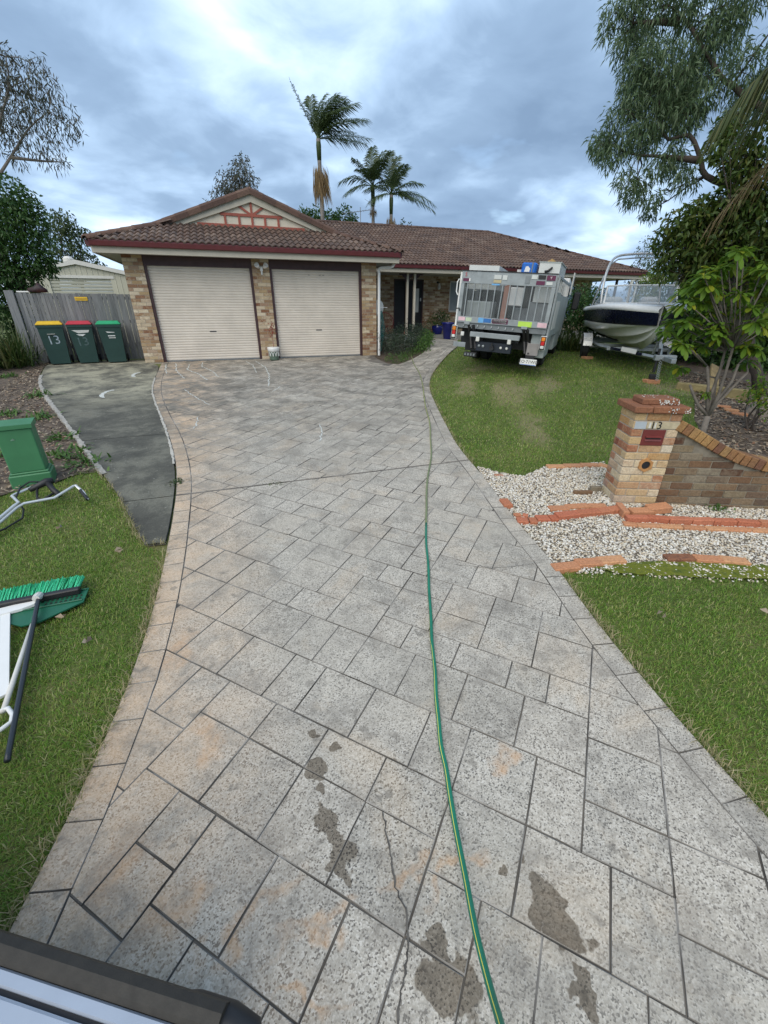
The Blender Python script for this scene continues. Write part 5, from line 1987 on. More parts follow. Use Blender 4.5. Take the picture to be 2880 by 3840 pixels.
hp = catmull([(x, y, h(x, y) + .0105 + dz) for x, y, dz in HP], 4)
hs = thing('garden_hose', 'green garden hose with a yellow stripe running down the driveway', 'hose')
cut = 64
MB().tube(hp[:cut + 1], .0105, 8).build('faded_length', M_['hosefade'], hs, True)
MB().tube(hp[cut:], [.0105 + .0025 * min(1, i / 40) for i in range(len(hp[cut:]))], 10).build('green_length', M_['hose'], hs, True)
st = MB()
V, F = [], []
for i, p in enumerate(hp):
    t = (hp[min(i + 1, len(hp) - 1)] - hp[max(i - 1, 0)]).normalized()
    sd2 = t.cross(Vector((0, 0, 1))).normalized()
    up2 = sd2.cross(t)
    ph = -.62 + 1.25 * math.sin(i * .055 + 1.2)
    if i > 84:
        ph = -.55
    for dph in (-.11, .11):
        V.append(p + (sd2 * math.sin(ph + dph) * (-1) + up2 * math.cos(ph + dph)) * (.0112 + .0025 * min(1, max(0, i - 64) / 40)))
for i in range(len(hp) - 1):
    F.append((2 * i, 2 * i + 1, 2 * i + 3, 2 * i + 2))
st.add(V, F)
st.build('stripe', M_['stripe'], hs)
# ------------------------------------------------------------------ work truck parked on the lawn
TH = math.atan2(.72, .694) - math.pi / 2
TMAT = Matrix.Translation((7.77, -4.81, .10)) @ Matrix.Rotation(TH, 4, 'Z') @ Matrix.Rotation(rad(3.3), 4, 'Y')
tk = thing('work_truck', 'grey work truck with a folded mesh tail lift, parked on the lawn', 'truck', M=TMAT)
GV, ST = M_['galv'], M_['steel']
for s in (-1, 1):
    for k, xo in enumerate((.98, .70)):
        m = Matrix.Translation((s * (xo - .12), 1.8, .40)) @ Matrix.Rotation(rad(90), 4, 'Y')
        w = MB().lathe([(.2, -.11), (.36, -.115), (.4, -.08), (.4, .08), (.36, .115), (.2, .11)], 24, M=m).build('wheel', M_['rubber'], tk)
        MB().lathe([(.2, -.09), (.12, -.03), (.06, -.05), (0, -.05)] if s < 0 else [(0, .05), (.06, .05), (.12, .03), (.2, .09)], 16, M=m).build('rim', M_['offwhite'], w)
    m = Matrix.Translation((s * .88, 5.2, .40)) @ Matrix.Rotation(rad(90), 4, 'Y')
    w = MB().lathe([(.2, -.11), (.36, -.115), (.4, -.08), (.4, .08), (.36, .115), (.2, .11)], 24, M=m).build('wheel', M_['rubber'], tk)
    MB().lathe([(.2, -.08), (0, -.06)], 16, M=m).build('rim', M_['offwhite'], w)
MB().tube([(-.8, 1.8, .4), (.8, 1.8, .4)], .07, 8).build('axle', M_['black'], tk)
for s in (-1, 1):
    MB().box(s * .42 - .04, s * .42 + .04, .1, 5.6, .62, .82).build('chassis_rail', M_['black'], tk)
MB().box(-1.06, 1.06, .02, 4.5, .88, .985).build('tray_floor', ST, tk)
# tail lift platform standing upright as a gate
y0, y1 = -.07, -.01
zb_, zt_ = .985, 2.05
gate = MB().box(-1.035, 1.035, y0, y1, zb_, zb_ + .13, c=.006).build('tail_lift_sill', GV, tk)
MB().box(-1.035, 1.035, y0 + .01, y1, zt_ - .25, zt_, c=.006).build('tail_lift_head', GV, tk)
MB().box(-1.05, 1.05, y0 - .005, y1 + .01, zt_ - .006, zt_ + .012).build('head_edge', M_['black'], tk)
for s in (-1, 1):
    MB().box(s * 1.0 - .04, s * 1.0 + .04, y0 + .005, y1, zb_ + .13, zt_ - .25).build('gate_stile', GV, tk)
for i in range(12):
    x = -.96 + .16 * (i + .5)
    MB().box(x - .011, x + .011, y0, y0 + .028, zb_ + .13, zt_ - .25).build('gate_bar', GV, tk)
mesh_ = MB()
zl, zh, xl, xh = zb_ + .13, zt_ - .25, -.96, .96
p_ = .032
for sgn in (-1, 1):
    k = -int((zh - zl) / p_) - 1
    while xl + k * p_ * 1.6 < xh + 1.2:
        xs_ = xl + k * p_ * 1.6
        a = [(xs_, zl), (xs_ + sgn * (zh - zl) * 1.6, zh)]
        # clip to the frame
        (ax, az), (bx2, bz) = a
        if sgn < 0:
            (ax, az), (bx2, bz) = (xs_ + (zh - zl) * 0, zl), (xs_ - (zh - zl) * 1.6, zh)
        t0, t1 = 0.0, 1.0
        dx = bx2 - ax
        for lim, sg_ in ((xl, 1), (xh, -1)):
            f0, f1 = sg_ * (ax - lim), sg_ * (bx2 - lim)
            if f0 < 0 and f1 < 0:
                t0, t1 = 1, 0
            elif f0 < 0:
                t0 = max(t0, f0 / (f0 - f1))
            elif f1 < 0:
                t1 = min(t1, f0 / (f0 - f1))
        if t1 - t0 > .01:
            pa, pb = (ax + dx * t0, zl + (zh - zl) * t0), (ax + dx * t1, zl + (zh - zl) * t1)
            mesh_.add([(pa[0] - .003, y1 - .012, pa[1]), (pa[0] + .003, y1 - .012, pa[1]), (pb[0] + .003, y1 - .012, pb[1]), (pb[0] - .003, y1 - .012, pb[1])], [(0, 1, 2, 3)])
        k += 1
    if sgn > 0:
        pass
# the second set of strands must start past the right edge
k = 0
while k * p_ * 1.6 < 3.4:
    k += 1
mesh_.build('expanded_mesh', GV, tk, recalc=False)['kind'] = 'stuff'
# stickers
def stick(x0, x1, z0, z1, mat, parent=tk, txt=None, tm=None, ts=.05):
    o = MB().box(x0, x1, y0 - .003, y0 + .002, z0, z1).build('sticker', mat, parent)
    if txt:
        text(txt, ts, tm or M_['white'], parent, face_M(((x0 + x1) / 2, y0 - .005, (z0 + z1) / 2), (1, 0, 0), (0, 0, 1)), 'lettering')
    return o


stick(-1.0, -.86, zt_ - .21, zt_ - .15, M_['purple'])
stick(-.86, -.83, zt_ - .21, zt_ - .15, M_['white'])
text('S', .11, M_['red'], tk, face_M((-.94, y0 - .004, zt_ - .08), (1, 0, 0), (0, 0, 1)), 'red_emblem', ext=.001)
stick(-.30, -.13, zt_ - .215, zt_ - .155, M_['tan'])
stick(-.3, -.14, zt_ - .14, zt_ - .06, M_['boxwhite'])
stick(-.11, -.01, zt_ - .15, zt_ - .06, M_['boxwhite'])
stick(-.33, -.15, zt_ - .262, zt_ - .235, M_['skyblue'])
stick(-.14, .01, zt_ - .262, zt_ - .238, M_['steel'])
stick(.38, .48, zt_ - .20, zt_ - .05, M_['steel'])
stick(.51, .63, zt_ - .11, zt_ - .03, M_['boxwhite'])
stick(.65, .80, zt_ - .11, zt_ - .03, M_['black'])
stick(.82, 1.0, zt_ - .125, zt_ - .03, M_['purple'], txt='Y', ts=.07)
stick(.62, .80, zt_ - .215, zt_ - .14, M_['purple'])
stick(.83, .96, zt_ - .21, zt_ - .15, M_['boxwhite'])
stick(-1.0, -.84, zb_ + .035, zb_ + .115, M_['pink'])
stick(-.82, -.68, zb_ + .03, zb_ + .11, plain('pale_green_sticker', (.5, .6, .42), .5))
stick(-.52, -.40, zb_ + .02, zb_ + .125, M_['skyblue'])
stick(-.395, -.22, zb_ + .03, zb_ + .115, plain('blue_sticker', (.03, .16, .45), .5))
stick(-.19, .17, zb_ + .025, zb_ + .115, M_['purple'])
stick(-.17, .13, zb_ + .035, zb_ + .105, M_['boxwhite'], txt='DHOLLANDIA', tm=M_['black'], ts=.058)
stick(.40, .70, zb_ + .005, zb_ + .115, M_['lime'])
stick(.82, 1.02, zb_ + .02, zb_ + .115, M_['pink'])
# deck edge below the gate, hinges, hooks, arms and bars
MB().box(-1.0, 1.03, -.03, .04, .865, .982).build('deck_edge', ST, tk)
for x in (-.78, .55):
    MB().box(x - .07, x + .07, -.085, -.01, .94, 1.0, c=.006).build('hinge_bracket', GV, tk)
for i in range(8):
    x = -.85 + i * .165
    MB().tube([(x, -.035, .95), (x, -.06, .91), (x - .02, -.06, .895)], .012, 6).build('rope_hook', GV, tk)
MB().box(-.66, .50, -.12, -.02, .69, .80, c=.008).build('bumper_bar', GV, tk)
stick(-.63, -.48, .715, .775, M_['white'])
for x in (-.46, .28):
    MB().box(x - .04, x + .04, -.13, -.05, .60, .70, c=.006).build('light_block', M_['offwhite'], tk)
for x, s in ((-.72, -1), (-.62, -1), (.55, 1), (.63, 1)):
    MB().tube([(x, -.06, .93), (x + .04, .1, .68), (x + .12, .0, .42)], .036, 8).build('lift_arm', M_['black'], tk)
MB().box(-.50, .34, -.02, .12, .38, .60, c=.01).build('tow_bar', plain('navy_black_paint', (.012, .018, .03), .45), tk)
MB().tube([(-.1, -.12, .48), (-.1, .0, .48)], .05, 10).lathe([(0, .06), (.025, .05), (.025, -.05)], 10, (-.1, -.11, .54)).build('tow_coupling', M_['black'], tk)
for x in (-.42, -.32, .1, .24):
    MB().lathe([(.028, 0), (.028, .03), (0, .035)], 10, M=Matrix.Translation((x, -.02, .50)) @ Matrix.Rotation(rad(90), 4, 'X')).build('trailer_socket', GV if x < 0 else M_['offwhite'], tk)
# tail lights
for x, zc_ in ((-1.06, .76), (1.02, .69)):
    f = MB().box(x - .065, x + .065, -.10, -.02, zc_ - .15, zc_ + .15, c=.012).build('tail_light', M_['offwhite'], tk)
    MB().box(x - .055, x + .055, -.105, -.10, zc_ - .14, zc_ + .14).build('lamp_back', M_['black'], f)
    for k, (mat, z0_, z1_) in enumerate(((M_['amber'], .04, .12), (M_['redlens'], -.05, .035), (M_['clear'], -.12, -.055))):
        MB().box(x - .04, x + .04, -.125, -.10, zc_ + z0_, zc_ + z1_, c=.012).build('lens', mat, f)
MB().box(-.90, -.82, -.06, -.03, .69, .78, c=.006).build('side_lamp', M_['clear'], tk)
MB().box(-1.04, -.74, -.10, -.08, .44, .55, c=.004).build('step_plate', GV, tk)
MB().box(-.74, -.44, -.14, .02, .24, .34, c=.01).build('step', M_['black'], tk)
for i in range(4):
    MB().box(-.72 + i * .07, -.68 + i * .07, -.15, -.13, .27, .32).build('step_tread', ST, tk)
MB().box(.69, .95, -.02, .0, .40, .66, c=.004).build('blank_plate', plain('taupe_plate', (.28, .26, .25), .6), tk)
npl = MB().box(.60, .972, -.075, -.062, .19, .325, c=.004).build('number_plate', M_['white'], tk)
text('XO\u00b771WO', .098, M_['black'], tk, face_M((.786, -.077, .262), (1, 0, 0), (0, 0, 1)), 'plate_lettering')
MB().box(.61, .965, -.077, -.075, .196, .206).build('plate_line', M_['blue'], npl)
MB().box(.7, .9, -.07, -.02, .325, .40).build('plate_bracket', M_['black'], tk)
for s in (-1, 1):
    MB().box(s * .85 - .2, s * .85 + .2, 1.15, 1.17, .25, .85).build('mud_flap', M_['black'], tk)
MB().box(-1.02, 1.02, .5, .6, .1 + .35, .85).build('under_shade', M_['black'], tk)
# tray sides
for s in (-1, 1):
    MB().box(s * 1.07 - .02, s * 1.07 + .02, .0, .09, .6, 2.02).build('corner_post', M_['white'] if s < 0 else GV, tk)
    for k in range(4):
        a, b = .1 + k * 1.1, .1 + (k + 1) * 1.1 - .02
        MB().box(s * 1.075 - .02, s * 1.075 + .02, a, b, .80, 1.68 if k else 1.72, c=.006).build('side_panel', M_['checker'], tk)
    for k in range(9):
        y = .2 + k * .48
        MB().prism([(y, 1.7), (y + .10, 1.7), (y + .10, 1.96), (y + .05, 2.02), (y, 1.96)], 0, s * 1.06 - .01, s * 1.06 + .01).build('side_picket', M_['offwhite'], tk)
    MB().box(s * 1.06 - .015, s * 1.06 + .015, .1, 4.5, 1.98, 2.03).build('side_rail', GV, tk)
MB().box(1.09, 1.105, .35, 1.25, .95, 1.55, c=.006).build('side_hatch', M_['offwhite'], tk)
for s in (-1, 1):
    if s > 0:
        MB().box(s * .9 - .17, s * .9 + .17, .12, 1.15, .35, .86, c=.01).build('under_box', M_['checker'], tk)
    MB().box(s * .9 - .17, s * .9 + .17, 2.5, 4.2, .35, .86, c=.01).build('under_box', M_['checker'], tk)
MB().box(-1.05, -1.03, .1, .14, .98, 1.9).tube([(-1.1, -.02, 1.55), (-1.14, -.02, 1.62), (-1.14, -.02, 1.82), (-1.1, -.02, 1.88)], .014, 6).build('grab_handle', M_['white'], tk)
MB().tube([(-1.07, -.09, 1.27), (-1.0, -.1, 1.28), (-.98, -.1, 1.22)], .014, 6).build('latch', M_['black'], tk)
# boxes on the tray
MB().prism([(.35, 1.7), (2.6, 1.7), (2.6, 2.10), (.35, 2.19)], 0, -1.0, -.30).build('tool_box', M_['boxwhite'], tk)
MB().prism([(.25, 1.5), (1.9, 1.5), (1.9, 2.26), (.25, 2.28)], 0, .58, 1.02).build('tool_box', M_['boxwhite'], tk)
MB().box(.565, 1.035, .24, 1.9, 2.275, 2.295).build('tool_box_lid', M_['checker'], tk)
MB().tube([(.72, .23, 2.1), (.79, .21, 2.12), (.86, .22, 2.19)], [.03, .025, .018], 8).build('box_latch', M_['black'], tk)
MB().box(.08, .42, .5, 1.2, 2.04, 2.14).build('flat_carton', M_['offwhite'], tk)
MB().box(-1.0, 1.0, 1.6, 1.65, 1.0, 2.0).build('headboard', M_['black'], tk)
# cab
cab = MB().prism([(4.65, .55), (6.2, .55), (6.25, 1.15), (6.0, 2.1), (4.7, 2.2)], 0, -1.0, 1.0).build('cab', M_['white'], tk)
for s in (-1, 1):
    MB().prism([(4.85, 1.25), (5.95, 1.25), (5.8, 1.95), (4.85, 2.0)], 0, s * 1.0 - .012, s * 1.0 + .012).build('cab_window', M_['dark'], cab)
MB().box(-.9, .9, 4.63, 4.66, 1.3, 2.0).build('rear_window', M_['dark'], cab)
MB().tube([(1.02, 5.6, 1.9), (1.25, 5.5, 1.92), (1.27, 5.5, 1.3), (1.02, 5.6, 1.25)], .014, 6).build('mirror_arm', M_['black'], tk)
MB().box(1.17, 1.37, 5.46, 5.54, 1.35, 1.85, c=.03).build('mirror', M_['black'], tk)
MB().box(1.12, 1.14, 3.9, 4.3, 1.75, 2.25).tube([(1.13, 4.3, 1.75), (1.13, 4.3, 2.3), (1.13, 3.95, 2.3), (1.13, 3.95, 1.75)], .015, 6).build('ladder_frame', M_['offwhite'], tk)


def on_truck(name, mb, mat, label, cat, smooth=False):
    o = mb.build(name, mat, None, smooth)
    o.matrix_world = TMAT
    return tag(o, label, cat)


t_ = on_truck('blue_tool_case', MB().box(.20, .52, .28, .62, 2.0, 2.27, c=.03), M_['blue'], 'bright blue plastic case strapped between the boxes on the truck', 'case')
MB().prism([(.27, 2.09), (.38, 2.09), (.39, 2.15), (.34, 2.2), (.29, 2.19)], 1, .274, .279).build('white_label', M_['white'], t_)
MB().box(.42, .445, .27, .63, 2.0, 2.275).build('strap', M_['steel'], t_)
on_truck('cargo_board', MB().box(-.14, .0, .5, .54, 1.0, 1.92), plain('salmon_timber', (.42, .2, .14), .7), 'salmon coloured board standing upright inside the truck tray', 'board')
on_truck('cargo_tub', MB().box(-.95, -.35, .3, .9, .99, 1.45, c=.02), M_['checker'], 'pale tub behind the gate mesh, on the driveway side of the tray', 'tub')
on_truck('cargo_tub', MB().box(.5, .95, .3, .9, .99, 1.5, c=.02), M_['steel'], 'dull grey tub behind the gate mesh, on the boat side of the tray', 'tub')
on_truck('cargo_bag', MB().lathe([(.0, .0), (.14, .0), (.15, .05), (.1, .12), (.0, .14)], 9, (.02, .3, .99)), plain('pink_red_bag', (.55, .16, .15), .7), 'small red bag on the tray floor behind the gate mesh', 'bag', True)
on_truck('cargo_sheet', MB().box(.02, .32, .42, .46, 1.4, 1.78, c=.01), M_['white'], 'white folded sheet hanging inside the truck tray', 'sheet')
on_truck('cargo_crate', MB().box(.1, .48, .7, 1.1, 1.0, 1.35, c=.01), M_['steel'], 'dark grey crate in the middle of the truck tray', 'crate')
on_truck('rag_pile', MB().lathe([(.0, .0), (.12, .0), (.13, .05), (.06, .1), (0, .13)], 8, (.72, 1.2, 2.295)), plain('brown_yellow_rag', (.42, .3, .08), .8, col2=(.2, .1, .06), scale=12), 'brown and yellow bundle lying on the tall toolbox of the truck', 'bundle', True)

# ------------------------------------------------------------------ boat on its trailer
BA = math.atan2(-.82, -.57) - math.pi / 2
BMAT = Matrix.Translation((13.6, -3.1, .0)) @ Matrix.Rotation(BA, 4, 'Z')
trl = thing('boat_trailer', 'galvanised boat trailer with navy striped rails under the speedboat', 'trailer', M=BMAT)
bt = thing('speedboat', 'navy and white speedboat with a tubular wake tower on its trailer', 'boat', M=BMAT)
ST_ = [  # y, half beam, sheer, chine half, chine z, keel z
    (-2.5, 1.04, 1.42, .95, .86, .52), (-1.4, 1.09, 1.44, 1.0, .86, .47), (-.3, 1.11, 1.47, 1.01, .86, .43), (.6, 1.10, 1.49, .96, .87, .40), (1.2, 1.05, 1.50, .87, .90, .38), (1.7, .95, 1.50, .72, .94, .39),
    (2.15, .78, 1.49, .52, .98, .44), (2.5, .58, 1.47, .34, 1.01, .55), (2.8, .34, 1.45, .17, 1.04, .74), (3.02, .06, 1.43, .03, 1.06, 1.02)]


def loft(fn, name, mat, parent, smooth=True):
    rows = [fn(*s) for s in ST_]
    n = len(rows[0])
    mb = MB()
    for r in rows:
        mb.v += r
    for i in range(len(rows) - 1):
        for k in range(n - 1):
            a = i * n + k
            mb.f.append((a, a + 1, a + n + 1, a + n))
    return mb.build(name, mat, parent, smooth)


def bottom(y, b, zs, bc, zc_, zk):
    o = []
    for t, st_ in ((0, 0), (.33, 0), (.345, .022), (.36, 0), (.66, 0), (.675, .022), (.69, 0), (1, 0), (1.03, -.0)):
        tt = min(t, 1)
        o.append((bc * tt + (.02 if t > 1 else 0) * min(1, b * 3), y, zk + (zc_ - zk) * tt ** 1.15 - st_ * min(1, bc * 2)))
    bm = bc + (b - bc) * .3
    o.append((bm, y, 1.06 + .0 * y))
    L = [(-p[0], p[1], p[2]) for p in o[::-1]]
    return L[:-1] + o


hb = loft(bottom, 'hull', M_['gel'], bt)
for s in (-1, 1):
    o = loft(lambda y, b, zs, bc, zc_, zk: [(s * (bc + (b - bc) * .3), y, 1.06), (s * (bc + (b - bc) * .7), y, 1.22), (s * b, y, zs - .09)], 'hull_band', M_['navy'], bt)
    loft(lambda y, b, zs, bc, zc_, zk: [(s * (bc + (b - bc) * .3 + .006), y, 1.045), (s * (bc + (b - bc) * .33 + .008), y, 1.07)], 'pinstripe', M_['black'], o)
    loft(lambda y, b, zs, bc, zc_, zk: [(s * b, y, zs - .09), (s * (b + .025), y, zs - .06), (s * (b + .02), y, zs - .01), (s * (b - .03), y, zs + .035), (s * max(b - .26, .0), y, zs + .07), (s * max(b - .28, 0), y, zs + .04), (s * max(b - .3, 0), y, .95)], 'gunwale', M_['white'], bt)
MB().add([(-1.04, -2.5, 1.42), (1.04, -2.5, 1.42), (.95, -2.5, .93), (0, -2.5, .62), (-.95, -2.5, .93)], [(0, 1, 2, 3, 4)]).build('transom', M_['gel'], bt)
MB().add([(-.8, -2.4, .98), (.8, -2.4, .98), (.8, .9, .98), (.3, 2.3, 1.0), (-.3, 2.3, 1.0), (-.8, .9, .98)], [(0, 1, 2, 3, 4, 5)]).build('cockpit_floor', M_['steel'], bt)
MB().box(.25, .8, .35, .75, .98, 1.6, c=.05).build('console', M_['white'], bt)
MB().box(-.8, -.25, .35, .75, .98, 1.6, c=.05).build('console', M_['white'], bt)
for s in (-1, 1):
    MB().box(s * .5 - .24, s * .5 + .24, -.7, -.2, 1.0, 1.75, c=.08).build('seat', M_['offwhite'], bt)
# windscreen
wy, wb, wt = .95, 1.56, 2.02
PX = [.95, .40, -.40, -.95]
PY = [.70, 1.05, 1.05, .70]
for i in range(3):
    a, b = (PX[i], PY[i]), (PX[i + 1], PY[i + 1])
    la = .22
    q = [(a[0], a[1], wb), (b[0], b[1], wb), (b[0] * .95, b[1] - la, wt), (a[0] * .95, a[1] - la, wt)]
    pane = MB().add(q, [(0, 1, 2, 3)]).build('windscreen_pane', M_['screen'], bt)
    f = MB()
    for k in range(4):
        f.tube([q[k], q[(k + 1) % 4]], .024, 6)
    f.build('windscreen_frame', M_['white'], pane)
for s in (-1, 1):
    q = [(s * .97, .68, 1.54), (s * 1.0, -.6, 1.54), (s * .98, -.5, 1.62), (s * .91, .48, 2.02)]
    pane = MB().add(q, [(0, 1, 2, 3)]).build('side_pane', M_['screen'], bt)
    f = MB()
    for k in range(4):
        f.tube([q[k], q[(k + 1) % 4]], .016, 6)
    f.build('pane_frame', M_['alu'], pane)
# tower
tw = MB()
for s in (-1, 1):
    tw.tube(catmull([(s * .98, .40, 1.52), (s * 1.0, .34, 1.9), (s * .97, .18, 2.35), (s * .86, .0, 2.68), (s * .68, -.1, 2.82), (s * .35, -.12, 2.86), (0, -.12, 2.87)], 4), .034, 10)
    tw.tube([(s * 1.06, -.75, 1.48), (s * .98, .02, 2.3)], .026, 8)
    tw.tube([(s * .9, -.05, 2.58), (s * .66, -.16, 2.74), (0, -.18, 2.78)], .02, 8)
tw.build('wake_tower', M_['alu'], bt, True)
# trailer
TL_ = M_['galv']
for s in (-1, 1):
    MB().tube([(s * .06, 4.25, .40), (s * .72, 1.9, .42), (s * .86, 1.2, .42), (s * .86, -2.4, .42)], .045, 4).build('frame_rail', TL_, trl)
    MB().add([(s * .30 + s * .03, 3.5, .46), (s * .74 + s * .02, 1.9, .47), (s * .75 + s * .02, 1.9, .40), (s * .31 + s * .03, 3.5, .39)], [(0, 1, 2, 3)]).build('rail_stripe', M_['navy'], trl)
    m = Matrix.Translation((s * 1.12, 0, .32)) @ Matrix.Rotation(rad(90), 4, 'Y')
    w = MB().lathe([(.18, -.09), (.29, -.095), (.32, -.06), (.32, .06), (.29, .095), (.18, .09)], 22, M=m).build('wheel', M_['rubber'], trl)
    MB().lathe([(.18, -.06), (.05, -.08), (0, -.08)] if s < 0 else [(0, .08), (.05, .08), (.18, .06)], 16, M=m).build('rim', TL_, w)
    arc = [(math.cos(a) * .41, .32 + math.sin(a) * .40) for a in np.linspace(.12, math.pi - .12, 9)]
    g_ = MB()
    V = [(s * 1.12 + o_, y, z) for o_ in (-.13, .13) for y, z in arc]
    n = len(arc)
    g_.add(V, [(i, i + 1, n + i + 1, n + i) for i in range(n - 1)] + [tuple(range(n))])
    g_.build('mudguard', M_['alu'], trl)
    MB().box(s * .4 - .04, s * .4 + .04, -2.2, .9, .56, .62).build('bunk', M_['rubber'], trl)
MB().tube([(-1.12, 0, .32), (1.12, 0, .32)], .035, 8).build('axle', TL_, trl)
for y in (-2.2, -.9, .6, 1.9):
    MB().box(-.84, .84, y - .035, y + .035, .38, .46).build('cross_member', TL_, trl)
MB().box(.25, .62, 2.35, 3.55, .0, .0).build('reflector_board', M_['white'], trl) if False else None
MB().add([(.42, 3.32, .52), (.62, 2.62, .53), (.63, 2.62, .42), (.43, 3.32, .41)], [(0, 1, 2, 3)]).build('reflector_board', M_['white'], trl)
MB().box(-.05, .05, 4.1, 4.75, .36, .46, c=.01).build('coupling', TL_, trl)
MB().box(-.22, .22, 4.02, 4.2, .36, .48, c=.01).build('coupling_plate', TL_, trl)
MB().tube([(0, 3.75, .42), (0, 3.42, .95), (0, 3.30, 1.12)], .042, 4).tube([(0, 3.15, .42), (0, 3.42, .9)], .03, 4).build('winch_post', TL_, trl)
MB().box(-.08, .08, 3.26, 3.40, 1.06, 1.2, c=.02).build('bow_stop', M_['rubber'], trl)
MB().lathe([(.1, -.05), (.1, .05)], 12, M=Matrix.Translation((0, 3.5, .78)) @ Matrix.Rotation(rad(90), 4, 'Y')).build('winch', ST, trl)
MB().tube([(.16, 4.15, .62), (.16, 4.15, .10)], .03, 8).box(.09, .23, 4.08, 4.22, -.06, .06, c=.02).build('jockey_stand', M_['black'], trl)
ch = MB()
for i in range(9):
    z = .36 - i * .045
    ch.tube([(.12 + .012 * (i % 2), 4.3 + .01 * i, z), (.15, 4.3 + .01 * i, z - .03), (.12, 4.3 + .01 * i, z - .06), (.09, 4.3 + .01 * i, z - .03), (.12 + .012 * (i % 2), 4.3 + .01 * i, z)], .008, 5)
ch.build('safety_chain', TL_, trl)
bk_ = MB().box(-.16, .16, -.1, .1, -.05, .07, c=.008).build('packing_brick', M_['obrick'])
_jp = BMAT @ Vector((.16, 4.15, 0))
bk_.location = (_jp.x, _jp.y, h(_jp.x, _jp.y) - .02)
bk_.rotation_euler = (0, 0, rad(-15))
tag(bk_, 'brick under the trailer jockey stand on the bare ground', 'brick')
_wp = BMAT @ Vector((1.12, 0, 0))
bk2 = MB().box(-.14, .14, -.12, .12, -.06, .03, c=.008).build('wheel_chock', M_['obrick'])
bk2.location = (_wp.x - .02, _wp.y - .2, h(_wp.x, _wp.y) + .0)
tag(bk2, 'flat brick chocking the near wheel of the boat trailer', 'chock')
# ------------------------------------------------------------------ porch things
pt = thing('plant_pot', 'green pot with white arches and a red stemmed plant by the middle garage pier', 'pot', (3.06, -.26, -.01))
pt.scale = (.8, .8, .9)
MB().lathe([(.15, 0), (.175, .02), (.17, .05), (.2, .33), (.215, .36), (.215, .40), (.19, .40), (.18, .36)], 20).build('pot_body', plain('green_glaze', (.10, .15, .11), .35), pt, True)
MB().lathe([(.203, .27), (.212, .33), (.22, .36), (.22, .402), (.21, .404)], 20).build('white_rim', M_['white'], pt, True)
for k in range(5):
    a = rad(-150 + k * 30)
    m = []
    for q in np.linspace(0, math.pi, 7):
        aa = a + math.cos(q) * .24
        zz = .13 + math.sin(q) * .12
        rr2 = .182 + zz * .09
        m.append((math.cos(aa) * rr2, math.sin(aa) * rr2, zz))
    MB().tube(m, .009, 6).build('white_arch', M_['white'], pt)
MB().lathe([(.18, .37), (0, .38)], 14).build('potting_soil', M_['soil'], pt)
MB().tube([(.02, 0, .37), (.01, .02, .7), (.03, 0, 1.0)], .009, 6).build('stem', plain('red_stem', (.3, .09, .07), .6), pt)
rg3 = np.random.default_rng(8)


def leafset(P, D, L, W, rg, sag=.15, fold=.25):
    """leaves as folded rhombs: P base points, D directions"""
    n = len(P)
    D = D / np.linalg.norm(D, axis=1, keepdims=True)
    r = rg.normal(size=(n, 3))
    S = np.cross(D, r)
    S /= np.linalg.norm(S, axis=1, keepdims=True) + 1e-9
    U = np.cross(S, D)
    L = np.broadcast_to(L, n)[:, None]
    W = np.broadcast_to(W, n)[:, None]
    V = np.zeros((n, 4, 3))
    V[:, 0] = P
    V[:, 1] = P + D * L * .5 + S * W * .5 + U * W * fold
    V[:, 2] = P + D * L - np.array([0, 0, 1.0]) * L * sag
    V[:, 3] = P + D * L * .5 - S * W * .5 + U * W * fold
    return V.reshape(-1, 3), np.arange(n * 4).reshape(-1, 4)


def clump_points(clumps, per_m2, rg, shell=.55, flat=1.0, keep=None):
    P, Nn = [], []
    for c in clumps:
        x, y, z, r = c[:4]
        n = max(6, int(per_m2 * r * r * 12.6))
        d = rg.normal(size=(n, 3))
        d /= np.linalg.norm(d, axis=1, keepdims=True)
        rad_ = r * (1 - shell * rg.uniform(0, 1, n) ** 1.6)
        # ragged outline
        rad_ *= 1 + .22 * np.sin(d[:, 0] * 7 + x * 9) * np.sin(d[:, 2] * 6 + z * 5) + rg.normal(0, .06, n)
        p = d * rad_[:, None]
        p[:, 2] *= flat
        P.append(p + np.array([x, y, z]))
        Nn.append(d)
    return np.concatenate(P), np.concatenate(Nn)


def crown(name, clumps, per_m2, L, W, mat, parent, rg, droop=.3, out=.6, shell=.6, flat=1.0, sag=.15):
    P, Nn = clump_points(clumps, per_m2, rg, shell, flat)
    n = len(P)
    D = Nn * out + rg.normal(size=(n, 3)) * .6 + np.array([0, 0, -droop])
    V, F = leafset(P, D, rg.uniform(*L, n), rg.uniform(*W, n), rg, sag)
    return np_mesh(name, V, F, mat, parent)


def wobble(a, b, k, amp, r):
    a, b = Vector(a), Vector(b)
    out = [a]
    for i in range(1, k):
        out.append(a.lerp(b, i / k) + Vector((r.uniform(-1, 1), r.uniform(-1, 1), r.uniform(-.6, .8))) * amp)
    return out + [b]


